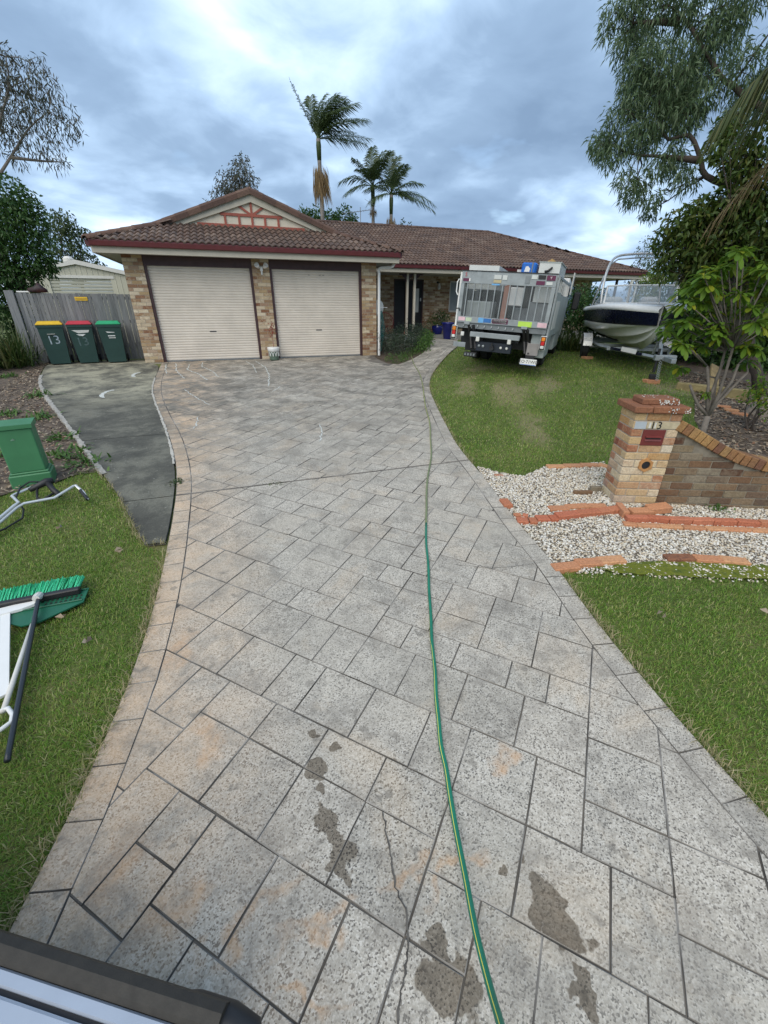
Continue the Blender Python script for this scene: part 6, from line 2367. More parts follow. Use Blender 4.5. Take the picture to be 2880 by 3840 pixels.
LM = {
    'porch': leafmat('porch_shrub_leaves', [(.03, .055, .03), (.05, .085, .045), (.085, .11, .07), (.04, .05, .045)]),
    'gum': leafmat('gum_leaves', [(.055, .075, .05), (.09, .10, .065), (.13, .12, .09), (.11, .09, .08)], .5, .2),
    'dark': leafmat('dark_tree_leaves', [(.035, .09, .022), (.06, .135, .032), (.085, .175, .04), (.05, .10, .03)], .45, .3),
    'mid': leafmat('mid_tree_leaves', [(.05, .085, .03), (.085, .13, .045), (.115, .16, .06)], .5, .3),
    'willow': leafmat('narrow_leaves', [(.09, .155, .07), (.14, .215, .105), (.19, .26, .14), (.11, .165, .08)], .4, .4),
    'broad': leafmat('glossy_leaves', [(.05, .095, .02), (.08, .135, .026), (.115, .175, .035), (.15, .145, .035)], .42, .35, .35),
    'shrub': leafmat('shrub_leaves', [(.09, .18, .024), (.14, .26, .03), (.20, .33, .04), (.11, .20, .03), (.18, .29, .03), (.42, .40, .03)], .45, .4, .25),
    'strap': leafmat('strap_leaves', [(.03, .065, .015), (.055, .10, .022), (.09, .13, .03), (.16, .15, .06)], .45, .2),
    'palm': leafmat('palm_leaflets', [(.05, .08, .03), (.08, .12, .045), (.11, .15, .06)], .4, .3),
    'dead': leafmat('dead_palm', [(.24, .16, .075), (.33, .24, .12), (.19, .12, .06)], .8, .15),
    'palmtop': leafmat('palm_drooping', [(.06, .085, .025), (.095, .12, .035), (.15, .14, .05), (.05, .07, .025)], .5, .3),
    'lime': leafmat('lime_leaves', [(.14, .23, .02), (.22, .32, .03), (.3, .36, .05)], .5, .35),
    'redleaf': leafmat('red_leaves', [(.3, .07, .05), (.4, .13, .09), (.2, .06, .05)]),
    'weed': leafmat('weed_leaves', [(.06, .14, .025), (.1, .2, .04), (.14, .24, .06)], .5, .3),
}
V, F = leafset(rg3.normal(0, .075, (70, 3)) * [1, 1, 1.6] + [.03, 0, .93], rg3.normal(size=(70, 3)), rg3.uniform(.05, .1, 70), .035, rg3)
np_mesh('leaves', V, F, LM['redleaf'], pt)

p1 = thing('plant_pot', 'round dark blue pot with a flowering bush against the porch wall', 'pot', (10.82, 4.6, .32))
MB().lathe([(.17, 0), (.2, .02), (.25, .25), (.25, .34), (.22, .36), (.2, .34)], 18).build('pot_body', M_['bluepot'], p1, True)
crown('bush', [(0, 0, .62, .3), (-.25, .05, .55, .24), (.28, 0, .65, .28), (.1, 0, .82, .2), (.35, -.05, .75, .2)], 170, (.06, .1), (.025, .04), LM['dark'], p1, rg3)
V, F = leafset(rg3.normal(0, .22, (14, 3)) * [1, .6, .8] + [.05, -.2, .6], rg3.normal(size=(14, 3)) + [0, -1, .3], .05, .045, rg3)
np_mesh('flowers', V, F, M_['white'], p1)
p2 = thing('plant_pot', 'tall tapered dark blue pot standing on the path beside the porch', 'pot', (10.25, 2.5, h(10.25, 2.5)))
MB().lathe([(.13, 0), (.15, .02), (.235, .55), (.26, .58), (.26, .62), (.22, .62), (.2, .56), (0, .55)], 18).build('pot_body', M_['bluepot'], p2, True)
for s in (-1, 1):
    MB().tube([(s * .1, 0, .1), (s * .13, -.03, -.02)], .02, 6).build('foot', M_['steel'], p2)

chr_ = thing('egg_chair', 'dark red corded egg shaped chair on the porch', 'chair', (8.0, 3.75, .32), rad(-20))
rim = [(math.cos(a) * .36, -.10 - math.sin(a) * .16 * 1, .52 + math.sin(a) * .36 + .02) for a in np.linspace(0, 2 * math.pi, 25)]
rim = [(x, (.3 if z > .6 else 0) * 0 + y + (.32 if z > .5 else .0) * (z - .5), z) for x, y, z in rim]
MB().tube(rim, .014, 8, cap=False).build('rim', M_['chairred'], chr_)
for i in range(24):
    a = rim[i]
    MB().tube([a, (a[0] * .45, a[1] * .4 + .10, .36 + (a[2] - .36) * .35), (a[0] * .15, .1, .33)], .006, 5).build('cord', M_['chairred'], chr_)
for q in ((-.26, -.2), (.26, -.2), (0, .3)):
    MB().tube([(q[0] * .4, q[1] * .4, .36), (q[0], q[1], 0)], .012, 6).build('leg', M_['black'], chr_)
rl_ = thing('hose_reel', 'white wall hose reel with teal hose hanging behind the garage corner', 'hose reel', (6.62, .55, 1.42))
mr_ = Matrix.Rotation(rad(90), 4, 'X') @ Matrix.Rotation(rad(25), 4, 'Y')
MB().lathe([(.0, .06), (.22, .06), (.225, .05), (.225, .04), (.05, .04), (.05, -.05), (.22, -.05), (.22, -.06), (0, -.06)], 20, M=mr_).build('drum', M_['offwhite'], rl_)
MB().tube([(.05, -.1, 0), (.3, -.1, .0)], .012, 6).build('crank', M_['white'], rl_)
M_['teal'] = plain('teal_hose', (.03, .22, .22), .5)
for k in range(4):
    MB().tube([(.05 + .03 * k, -.02, -.1), (.08 + .05 * k, -.03, -.6), (.1 + .03 * k, 0, -1.0), (.06 + .02 * k, 0, -1.36)], .011, 6).build('hose_loop', M_['teal'], rl_)
sp_ = thing('hose_stand', 'small wire sprinkler frame at the end of the hose in the shrubs', 'sprinkler', (7.48, -.12, h(7.48, -.12)))
MB().tube([(-.14, 0, 0), (-.12, 0, .36), (.14, 0, .36), (.16, 0, 0)], .01, 6).build('frame', M_['alu'], sp_)
MB().tube([(-.12, .1, 0), (-.1, .1, .30), (.14, .1, .30)], .008, 6).tube([(-.05, 0, .36), (0, .05, .46), (.06, 0, .36)], .008, 6).build('brace', M_['alu'], sp_)
MB().box(-.06, .08, -.03, .03, .2, .27, c=.01).build('sprayer', M_['steel'], sp_)
ball = MB().lathe([(0, -.1), (.06, -.08), (.1, 0), (.06, .08), (0, .1)], 12).build('ball', plain('salmon_ball', (.6, .16, .12), .5), None, True)
ball.location = (9.0, 3.9, .42)
tag(ball, 'small salmon pink ball lying between the porch posts', 'ball')

# porch bed shrubs
def bush(name, label, clumps, per, L, W, mat, cat='shrub', rgk=rg3, stems=True, group=None, droop=.1, bark='bark2', sag=.15):
    c0 = clumps[0]
    gx_, gy_ = sum(c[0] for c in clumps) / len(clumps), sum(c[1] for c in clumps) / len(clumps)
    gz_ = h(gx_, gy_)
    t = thing(name, label, cat, (gx_, gy_, gz_), group=group)
    loc = [(c[0] - gx_, c[1] - gy_, c[2] - gz_, c[3]) for c in clumps]
    if stems:
        mb = MB()
        r = random.Random(len(clumps))
        for c in loc:
            mb.tube(wobble((r.uniform(-.08, .08), r.uniform(-.08, .08), -.03), c[:3], 3, .05, r), [.02, .016, .012, .006], 5)
        mb.build('stems', M_[bark], t)
    crown('crown', loc, per, L, W, mat, t, rgk, droop=droop, sag=sag)
    return t


hh_ = lambda x, y, z: h(x, y) + z
bush('rosemary_bush', 'grey green bushy shrub at the garage corner beside the downpipe', [(6.85, -.85, hh_(6.85, -.85, .30), .38), (7.1, -.3, hh_(7.1, -.3, .36), .42), (6.75, -.25, hh_(6.8, -.2, .42), .36), (7.0, .5, hh_(7, .5, .25), .36), (7.3, -.75, hh_(7.3, -.75, .26), .3)], 420, (.05, .09), (.012, .02), LM['porch'])
bush('rosemary_bush', 'grey green bushy shrub in the porch bed beside the path', [(7.55, -.55, hh_(7.5, -.5, .22), .34), (7.95, .2, hh_(7.9, .2, .27), .42), (8.3, 1.0, hh_(8.3, 1.0, .25), .36), (7.9, 1.3, hh_(7.9, 1.3, .3), .4)], 400, (.05, .1), (.015, .03), LM['porch'])
bush('ground_cover', 'low green tuft at the corner of bed and driveway', [(6.5, -1.55, hh_(6.5, -1.55, .06), .17), (6.8, -1.4, hh_(6.8, -1.4, .06), .17), (6.42, -1.2, hh_(6.42, -1.2, .06), .16), (7.1, -1.1, hh_(7.1, -1.1, .06), .16), (6.75, -1.6, hh_(6.75, -1.6, .05), .15), (7.3, -1.15, hh_(7.3, -1.15, .06), .18)], 480, (.04, .08), (.01, .018), LM['weed'], stems=False)


bush('edging_plant', 'grey green low plant spilling over the path edge of the porch bed', [(7.65, -.85, hh_(7.65, -.85, .1), .24), (7.95, -.4, hh_(7.95, -.4, .12), .25), (8.2, .1, hh_(8.2, .1, .13), .26), (8.45, .65, hh_(8.45, .65, .13), .26), (8.75, 1.3, hh_(8.75, 1.3, .13), .26)], 380, (.06, .1), (.03, .045), LM['weed'], stems=False)


def strappy(name, label, x, y, n, L, W, mat, spread=.5, z0=None, cat='plant', lean=(0, 0), el=(.6, 1.45), seed=1, trunk=None):
    rgs = np.random.default_rng(seed)
    zb0 = h(x, y) if z0 is None else z0
    t = thing(name, label, cat, (x, y, zb0))
    az = rgs.uniform(0, 2 * math.pi, n)
    e = rgs.uniform(*el, n)
    ln = rgs.uniform(*L, n)
    base = rgs.normal(0, spread * .12, (n, 3)) * [1, 1, 0]
    if trunk:
        base = base * .4 + np.array(trunk)
    K_ = 5
    V = np.zeros((n, K_ * 2, 3))
    for k in range(K_):
        u = k / (K_ - 1)
        run = ln * u * np.cos(e)
        up = ln * (u * np.sin(e) - .55 * u * u * np.cos(e) * 1.2)
        c = base + np.stack([np.cos(az) * run + lean[0] * u, np.sin(az) * run + lean[1] * u, up], -1)
        w = W * (1 - u ** 2) * .5 + .001
        s = np.stack([-np.sin(az), np.cos(az), 0 * az], -1) * w
        V[:, 2 * k] = c + s
        V[:, 2 * k + 1] = c - s
    f = np.array([(2 * k, 2 * k + 1, 2 * k + 3, 2 * k + 2) for k in range(K_ - 1)])
    F = (f[None] + (np.arange(n) * K_ * 2)[:, None, None]).reshape(-1, 4)
    np_mesh('leaves', V, F, mat, t)
    if trunk:
        MB().tube([(trunk[0] * -.6, trunk[1] * .3, -.05), (trunk[0] * .2, 0, trunk[2] * .5), trunk], [.035, .03, .03], 6).build('trunk', M_['bark'], t)
    return t


strappy('yucca', 'spiky plant on a thin leaning stem beside the downpipe', 7.15, 1.3, 90, (.3, .55), .028, LM['strap'], z0=h(7.15, 1.3), trunk=(-.30, 0, .72), el=(-.1, 1.2), seed=5)
strappy('flax_plant', 'clump of long arching strap leaves against the end of the fence', -3.75, .3, 260, (.9, 1.5), .035, LM['strap'], 2.2, seed=6)
strappy('flax_plant', 'clump of strap leaves cut by the left edge of the picture', -4.35, -.35, 220, (.8, 1.3), .035, LM['strap'], 2.2, seed=7)
strappy('flax_plant', 'low clump of dark arching leaves in front of the house, by the truck', 13.4, -.9, 240, (.7, 1.1), .03, LM['strap'], 2.4, seed=8)
bush('round_shrub', 'large round dark shrub between the truck and the boat', [(14.1, -.3, 1.35, .75), (14.7, -.6, 1.2, .7), (13.8, .1, 1.1, .6), (14.3, -.2, 1.75, .5), (14.9, -.2, 1.6, .5), (14.2, -.5, .6, .7), (14.9, -.6, .6, .6)], 150, (.08, .14), (.04, .06), LM['dark'])
# weeds in the bark bed
rw = random.Random(3)
for i, (x, y, s, lb_) in enumerate([(-.25, -7.75, .16, 'bright green weed nearest the service pillar at the strip edge'), (-.55, -7.35, .18, 'leafy weed along the concrete strip beyond the service pillar'), (-.85, -6.55, .17, 'weed tuft half way up the concrete strip edge'), (-1.45, -5.3, .2, 'broad weed by the strip edge in mid bed'),
                                    (-2.1, -4.9, .2, 'green weed in the open bark, left of the strip'), (-2.0, -3.5, .22, 'upper green weed near the pale part of the strip'), (-3.3, -1.2, .2, 'small weed below the strap leaves near the bins'), (-1.3, -7.1, .16, 'small weed behind the service pillar')]):
    strappy('weed', lb_, x, y, 60, (.08, s * 1.3), .03, LM['weed'], 1.0, seed=40 + i, el=(.1, 1.2))
strappy('weed', 'grass tuft growing in the gap between strip and driveway', .93, -8.75, 90, (.03, .07), .008, LM['strap'], .45, seed=60, el=(.1, 1.2))
strappy('weed', 'dry grass tuft in the driveway expansion joint', 2.05, -9.13, 60, (.02, .04), .005, LM['strap'], .5, seed=61, el=(.1, 1.0))
strappy('weed', 'dark green weed at the foot of the brick wall', 6.72, -11.22, 60, (.03, .09), .014, LM['weed'], .5, seed=62, el=(.1, 1.2))

# ------------------------------------------------------------------ trees
def tree(name, label, base, clumps, per, L, W, mat, trunk_r=.12, droop=.3, out=.6, bark='bark', branches=None, cat='tree', group=None, seed=1, shell=.6, fork=None, twig=.02, sag=.15):
    rgt = np.random.default_rng(seed)
    r = random.Random(seed)
    t = thing(name, label, cat, base, group=group)
    b = Vector(base)
    cl = [(c[0] - b.x, c[1] - b.y, c[2] - b.z, c[3]) for c in clumps]
    ctr = Vector((sum(c[0] for c in cl) / len(cl), sum(c[1] for c in cl) / len(cl), sum(c[2] for c in cl) / len(cl)))
    mb = MB()
    pts = []
    fk = Vector(fork) - b if fork else Vector((ctr.x * .6, ctr.y * .6, ctr.z * .55))
    path = wobble((0, 0, -.1), fk, 4, trunk_r * .6, r)
    mb.tube(path, [trunk_r * 1.25, trunk_r, trunk_r * .9, trunk_r * .8, trunk_r * .7], 8)
    pts += path[2:]
    for br_ in branches or []:
        q = [Vector(p) - b for p in br_]
        rad0 = trunk_r * .62
        mb.tube(catmull(q, 3), [max(.012, rad0 * (1 - .8 * i / (3 * (len(q) - 1)))) for i in range(3 * (len(q) - 1) + 1)], 6)
        pts += q
    for c in cl:
        e = Vector(c[:3])
        s0 = min(pts, key=lambda p: (p - e).length + max(0, p.z - e.z) * .6)
        w = wobble(s0, e, 3, (e - s0).length * .08, r)
        k_ = min(1.0, (e - s0).length / 2 + .3)
        mb.tube(w, [twig * 1.6 * k_, twig * 1.2 * k_, twig * k_, twig * .4], 5)
        for _ in range(3):
            tip = e + Vector((r.uniform(-1, 1), r.uniform(-1, 1), r.uniform(-.8, 1))) * c[3] * .9
            mb.tube([w[2], (w[2] + tip) / 2 + Vector((0, 0, .05)), tip], [twig * .55, twig * .4, twig * .15], 4)
    mb.build('trunk', M_[bark], t, True)
    crown('crown', cl, per, L, W, mat, t, rgt, droop=droop, out=out, shell=shell, sag=sag)
    return t


GUM = [(-4.55, 11.22, 9.46, .71), (-3.95, 11.37, 9.36, .72), (-3.43, 11.48, 9.14, .63), (-4.5, 11.24, 8.55, .83), (-3.91, 11.37, 8.34, .74), (-3.24, 11.51, 8.29, .65), (-2.96, 11.57, 8.0, .44), (-5.0, 11.11, 7.67, .63), (-4.42, 11.26, 7.44, .64), (-3.75, 11.41, 7.37, .55),
       (-5.08, 11.09, 6.84, .43), (-4.15, 11.32, 6.89, .44), (-3.65, 11.43, 6.78, .28), (-4.49, 11.24, 9.91, .4), (-3.49, 11.46, 9.83, .31), (-5.37, 11.01, 8.99, .9), (-5.89, 10.85, 7.75, .91), (-5.6, 12.2, 10.2, .8), (-4.6, 12.4, 9.0, .8), (-5.4, 12.0, 8.2, .8)]
tree('gum_tree', 'tall sparse gum tree with thin drooping leaves at the upper left', (-7.2, 11.0, 0), GUM, 34, (.16, .3), (.03, .05), LM['gum'], .11, 1.0, .3, 'bark', [[(-6.14, 10.77, 5.67), (-5.28, 11.03, 6.72), (-4.4, 11.26, 7.77), (-3.64, 11.43, 8.39)], [(-6.0, 10.8, 5.9), (-5.5, 11.0, 7.4), (-4.7, 11.2, 8.9), (-4.5, 11.2, 9.8)], [(-5.28, 11.03, 6.72), (-4.3, 11.3, 6.75), (-3.6, 11.4, 6.8)]], seed=2, fork=(-6.14, 10.77, 5.67), twig=.018)
T2 = [(-3.03, 1.99, 3.95, .55), (-2.75, 2.1, 3.82, .40), (-3.06, 1.99, 3.32, .71), (-2.65, 2.13, 3.36, .29), (-3.34, 1.9, 2.69, .64), (-2.92, 2.03, 2.66, .51), (-2.76, 2.0, 2.45, .30), (-3.41, 1.87, 2.07, .51), (-3.69, 1.78, 3.26, .68), (-3.96, 1.69, 2.36, .7), (-2.62, 1.95, 2.5, .19), (-3.6, 2.6, 3.7, .7), (-3.9, 2.4, 1.6, .6), (-4.4, 1.5, 1.4, .7), (-4.6, 1.4, 2.8, .8), (-3.6, 1.9, 1.0, .5), (-4.3, 1.9, .6, .6)]
tree('leafy_tree', 'dense dark green tree leaning over the left end of the fence', (-4.0, 2.3, 0), T2, 170, (.08, .15), (.04, .065), LM['dark'], .1, .4, .6, 'bark2', seed=3)
tree('gum_tree', 'grey green tree standing behind the cream shed', (-5.6, 17.2, 0), [(-5.81, 17.09, 5.41, .64), (-5.41, 17.19, 5.21, .65), (-5.84, 17.09, 4.45, .79), (-5.22, 17.23, 4.12, .66), (-4.78, 17.32, 4.89, .44), (-4.86, 17.31, 3.63, .5), (-6.36, 16.96, 3.8, .58), (-4.4, 17.3, 3.3, .45), (-5.6, 17.2, 3.2, .7)], 55, (.14, .26), (.06, .1), LM['mid'], .12, .8, .4, seed=4)
tree('gum_tree', 'thin tree rising behind the garage gable', (4.3, 27.9, 0), [(4.72, 27.88, 10.7, .82), (3.82, 27.94, 9.82, .93), (5.23, 27.84, 10.07, .83), (3.12, 27.97, 9.11, .83), (4.09, 27.92, 9.0, 1.04), (5.29, 27.84, 9.06, .84), (4.99, 27.86, 11.3, .5), (4.4, 28.4, 9.8, .9), (3.6, 28, 8.2, .9), (5.3, 28, 8.0, .9), (2.2, 28, 8.3, .5)], 34, (.2, .36), (.05, .09), LM['gum'], .16, .8, .4, seed=5)
tree('broadleaf_tree', 'dark rounded tree top showing over the ridge behind the tallest palm', (9.9, 21.0, 0), [(8.23, 21.4, 6.98, .56), (9.14, 21.21, 7.16, .56), (10.04, 21.01, 6.95, .57), (10.96, 20.78, 7.05, .66), (11.49, 20.64, 6.74, .47), (9.0, 21.2, 6.4, .8), (10.3, 21, 6.3, .9), (11.2, 20.7, 6.2, .7), (8.3, 21.3, 6.3, .7)], 60, (.16, .28), (.08, .13), LM['dark'], .18, .2, .7, 'bark2', seed=6)
tree('broadleaf_tree', 'small tuft of tree top over the ridge beside the right palm', (15.2, 19.4, 0), [(15.01, 19.44, 6.49, .42), (15.4, 19.3, 6.4, .35), (15.2, 19.4, 6.0, .5), (14.6, 19.5, 6.1, .4)], 30, (.16, .26), (.06, .1), LM['mid'], .12, .2, .7, 'bark2', seed=7)
tree('broadleaf_tree', 'pale distant tree behind the boat tower at the end of the roof', (23.8, 6.6, 0), [(23.57, 6.15, 4.26, .5), (23.42, 6.08, 3.4, .5), (24.29, 6.17, 3.93, .55), (24.0, 6.4, 2.9, .8), (25, 6.4, 3.6, .8), (25, 6.4, 2.6, .9), (23.6, 6.3, 2.2, .6)], 34, (.1, .2), (.04, .07), LM['mid'], .1, .5, .5, seed=8)
T6 = [(10.45, -3.72, 7.04, .25), (10.73, -3.96, 7.05, .3), (11.09, -4.3, 6.97, .33), (11.45, -4.66, 6.8, .27), (10.39, -3.67, 6.79, .16), (10.7, -3.94, 6.67, .16), (11.06, -4.27, 6.2, .37), (10.91, -4.13, 6.0, .32), (11.26, -4.47, 6.06, .42), (11.56, -4.78, 5.78, .42), (11.43, -4.64, 5.6, .43), (10.98, -4.2, 5.58, .32),
      (10.84, -4.07, 5.27, .36), (10.6, -3.85, 4.88, .28), (10.84, -4.06, 4.68, .34), (11.18, -4.39, 4.98, .39), (11.42, -4.63, 5.17, .38), (11.74, -4.98, 5.21, .37), (11.13, -4.33, 4.16, .28), (11.35, -4.56, 3.95, .25), (11.56, -4.78, 4.34, .33), (11.7, -4.93, 4.55, .26), (11.95, -5.22, 4.04, .27), (11.58, -4.8, 3.73, .2),
      (11.93, -5.18, 5.49, .36), (11.77, -5.01, 6.33, .38), (11.94, -5.2, 6.56, .39), (12.29, -5.62, 5.78, .4), (12.31, -5.65, 4.97, .33), (10.77, -4.0, 7.31, .38), (11.46, -4.67, 7.16, .52), (12.06, -5.34, 6.96, .51)]
T6 = T6 + [(x + 1.0 + .2 * math.sin(i), y + .9 + .3 * math.cos(i * 2), z + .35 * math.sin(i * 3), r * 1.15) for i, (x, y, z, r) in enumerate(T6) if i % 2] + [(12.8, -6.3, 6.2, .6), (13.0, -6.4, 7.2, .7), (12.9, -6.4, 5.2, .5)]
tree('wattle_tree', 'big overhanging tree with narrow leaves above the boat', (15.2, -8.6, -.2), T6, 250, (.12, .2), (.02, .034), LM['willow'], .13, .95, .35, 'bark2',
     [[(13.27, -7.04, 3.0), (12.6, -6.04, 3.72), (12.19, -5.5, 4.05), (12.07, -5.35, 4.37), (11.86, -5.11, 4.81), (11.59, -4.81, 4.8), (11.44, -4.65, 5.17), (11.32, -4.53, 5.62)], [(13.5, -7.4, 3.4), (12.99, -6.6, 4.57), (12.43, -5.81, 5.23), (12.2, -5.52, 5.53), (12.06, -5.34, 5.69), (11.58, -4.8, 6.51), (11.38, -4.59, 6.81), (11.17, -4.38, 7.0)], [(11.41, -4.62, 6.69), (10.77, -4.0, 6.83)], [(12.06, -5.34, 4.35), (11.72, -4.95, 4.46), (11.25, -4.45, 4.58)]],
     seed=9, fork=(13.4, -7.2, 3.0), twig=.014)
T7 = [(10.54, -6.95, 4.33, .19), (10.53, -6.94, 4.06, .21), (10.62, -7.07, 3.85, .19), (10.82, -7.32, 3.72, .28), (10.88, -7.4, 4.15, .27), (10.98, -7.55, 3.4, .28), (10.67, -7.12, 3.26, .24), (10.87, -7.39, 3.13, .31), (10.34, -6.72, 2.9, .31), (10.53, -6.95, 2.98, .28), (10.23, -6.59, 2.69, .26), (10.47, -6.87, 2.56, .34),
      (10.69, -7.15, 2.43, .33), (10.9, -7.43, 2.62, .37), (11.09, -7.71, 2.8, .36), (11.13, -7.76, 2.29, .29), (10.32, -6.69, 2.34, .21), (10.33, -6.7, 2.11, .19), (10.62, -7.05, 2.1, .24), (11.37, -8.15, 1.74, .37), (11.18, -7.85, 1.63, .3)]
T7 = [(CAM.x + (x - CAM.x) * 1.12, CAM.y + (y - CAM.y) * 1.12, 1.49 + (z - 1.49) * 1.12, r * 1.12) for x, y, z, r in T7]
T7 = T7 + [(x + .55 + .2 * math.sin(i * 2), y - .05 + .35 * math.cos(i), z + .2 * math.sin(i * 5), r * 1.2) for i, (x, y, z, r) in enumerate(T7)] + [(12.9, -7.6, 3.2, .5), (12.8, -7.5, 2.4, .5), (13.2, -8.0, 2.6, .6)]
tree('glossy_tree', 'dark glossy broadleaf tree between the boat and the leafy shrub', (13.0, -7.7, -.25), T7, 190, (.11, .18), (.045, .065), LM['broad'], .11, .55, .5, 'bark2', seed=10, twig=.016)
sc_ = 17.2 / 14.5
HED = [(13.49, -4.92, 1.16, .63), (12.85, -5.93, 1.48, .75), (14.34, -5.62, 1.49, .79), (14.16, -6.47, 1.2, .78), (13.81, -5.12, .28, .57), (13.43, -6.1, .39, .63), (13.93, -6.58, .29, .74), (14.14, -7.03, .03, .73), (13.86, -4.78, 2.06, .61), (13.51, -5.78, 2.24, .72), (13.96, -6.25, 2.11, .76), (14.97, -6.52, 1.19, .95), (14.71, -6.23, 2.35, .92)]
HED = [(CAM.x + (x - CAM.x) * sc_, CAM.y + (y - CAM.y) * sc_, 1.49 + (z - 1.49) * sc_ + .1, r * 1.25) for x, y, z, r in HED]
bush('hedge', 'dark dense hedge behind the boat and shrub', HED, 110, (.12, .2), (.06, .09), LM['dark'], 'hedge')
HED2 = [(16.5, -1.5, 1.0, .8), (17.4, -1.0, 1.2, .9), (16.6, -2.6, 1.2, .9), (18.2, .2, 1.0, .9), (17.8, -.6, 2.0, .7)]
bush('hedge', 'dark hedge beyond the stern of the boat, before the house end', HED2, 60, (.12, .2), (.06, .09), LM['dark'], 'hedge')
bush('lime_shrub', 'small yellow green shrub glimpsed above the boat windscreen', [(15.6, -1.6, 2.28, .26), (15.95, -1.55, 2.4, .24), (16.1, -1.7, 2.25, .28), (15.8, -1.6, 1.8, .35)], 160, (.08, .13), (.03, .05), LM['lime'])
bush('low_bush', 'small bright green bush behind the wall at the right edge', [(10.0, -9.29, .22, .16), (9.99, -9.38, .33, .18), (10.18, -9.11, .08, .14), (9.93, -9.53, .15, .18), (10.2, -9.5, 0, .2)], 260, (.04, .07), (.025, .04), LM['shrub'])

# big-leaved shrub behind the wall
ROS = [(7.93, -9.06, 1.29), (7.59, -9.3, 1.17), (8.04, -9.15, 1.09), (7.4, -9.71, 1.04), (7.69, -9.28, 1.48), (7.58, -9.49, 1.74), (7.85, -9.18, 1.68), (7.48, -9.67, 1.83), (8.07, -9.37, 1.6), (7.79, -9.51, 1.36), (8.07, -9.31, 1.19), (7.82, -9.66, 1.42), (7.77, -9.65, 1.7), (8.07, -9.49, 1.77), (8.29, -9.49, 1.57),
       (7.81, -9.82, 1.28), (8.33, -9.58, 1.24), (8.33, -9.63, 1.42), (7.72, -10.01, 1.63), (8.09, -9.83, 1.79), (8.2, -9.82, 1.89), (8.25, -9.5, 1.94), (7.98, -9.57, 1.98), (7.6, -9.91, 2.07), (7.92, -9.76, 2.12), (7.81, -9.62, 1.92), (8.08, -10.01, 1.7), (8.5, -9.86, 1.48), (7.94, -10.04, 1.48), (7.89, -10.2, 1.32), (8.13, -10.04, 1.03),
       (8.3, -10.11, .99), (8.51, -9.9, .8), (7.91, -9.61, 1.0), (7.71, -9.84, 1.2), (8.07, -9.27, .66), (7.96, -9.83, .4), (8.33, -10.08, 1.26), (8.14, -10.15, 1.59), (7.88, -10.19, 1.89), (8.38, -10.14, 1.37), (7.96, -9.38, 1.94), (7.43, -9.59, 1.53), (7.72, -9.54, 1.55), (7.84, -9.87, 1.14), (7.45, -9.65, 1.31), (7.55, -9.7, 1.72),
       (8.4, -9.69, 1.24), (8.42, -9.85, 1.15), (7.96, -10.02, 1.95)]
sb = thing('leafy_shrub', 'bright green shrub with big paddle leaves on bare stems behind the wall', 'shrub', (8.05, -9.95, -.5))
b0 = Vector((8.05, -9.95, -.5))
rs_ = random.Random(12)
rgx = np.random.default_rng(12)
stm = MB()
split = Vector((.04, .06, .58))
stm.tube([(0, 0, -.05), (-.01, .02, .25), tuple(split)], [.05, .042, .038], 8)
mains = [Vector((-.1, .2, 1.25)), Vector((.03, .12, 1.45)), Vector((.12, -.05, 1.3)), Vector((.25, -.12, 1.2)), Vector((-.25, .25, 1.0)), Vector((.3, .05, 1.05)), Vector((-.02, .0, 1.5)), Vector((.2, .2, 1.3))]
nodes = []
for m in mains:
    w = wobble(split, m, 3, .035, rs_)
    stm.tube(w, [.027, .022, .019, .016], 6)
    nodes += w[1:]
lf = []
for p in ROS:
    e = Vector(p) - b0
    s0 = min(nodes, key=lambda q: (q - e).length + max(0, q.z - e.z) * 1.2)
    stm.tube(wobble(s0, e, 2, .03, rs_), [.012, .010, .007], 5)
    nl = rs_.randint(22, 29)
    small = .6 if e.z < 1.0 and e.z < .95 else 1.0
    for k in range(nl):
        az = 2 * math.pi * k / nl + rs_.uniform(-.3, .3)
        el_ = rs_.uniform(-.45, .75)
        lf.append((e, az, el_, rs_.uniform(.115, .205) * small))
stm.build('stems', M_['bark'], sb, True)
prof = [(0, .10), (.22, .26), (.5, .62), (.74, .95), (.9, .82), (1.0, .25)]
VV, FF = [], []
for i, (e, az, el_, Ln) in enumerate(lf):
    d = Vector((math.cos(az), math.sin(az), 0))
    s = Vector((-math.sin(az), math.cos(az), 0))
    b_ = len(VV)
    Wd = Ln * rs_.uniform(.30, .40)
    drp = rs_.uniform(.25, .7)
    tw_ = rs_.uniform(-.5, .5)
    for u, w in prof:
        c = e + d * (Ln * u * math.cos(el_)) + Vector((0, 0, Ln * (u * math.sin(el_) - drp * u * u)))
        sv = (s + Vector((0, 0, tw_ * u))).normalized() * (Wd * w * .5)
        VV += [c + sv + Vector((0, 0, .12 * Wd * w)), c, c - sv + Vector((0, 0, .12 * Wd * w))]
    for k in range(len(prof) - 1):
        for q in (0, 1):
            a = b_ + 3 * k + q
            FF.append((a, a + 1, a + 4, a + 3))
np_mesh('crown', [tuple(v) for v in VV], FF, LM['shrub'], sb, True)

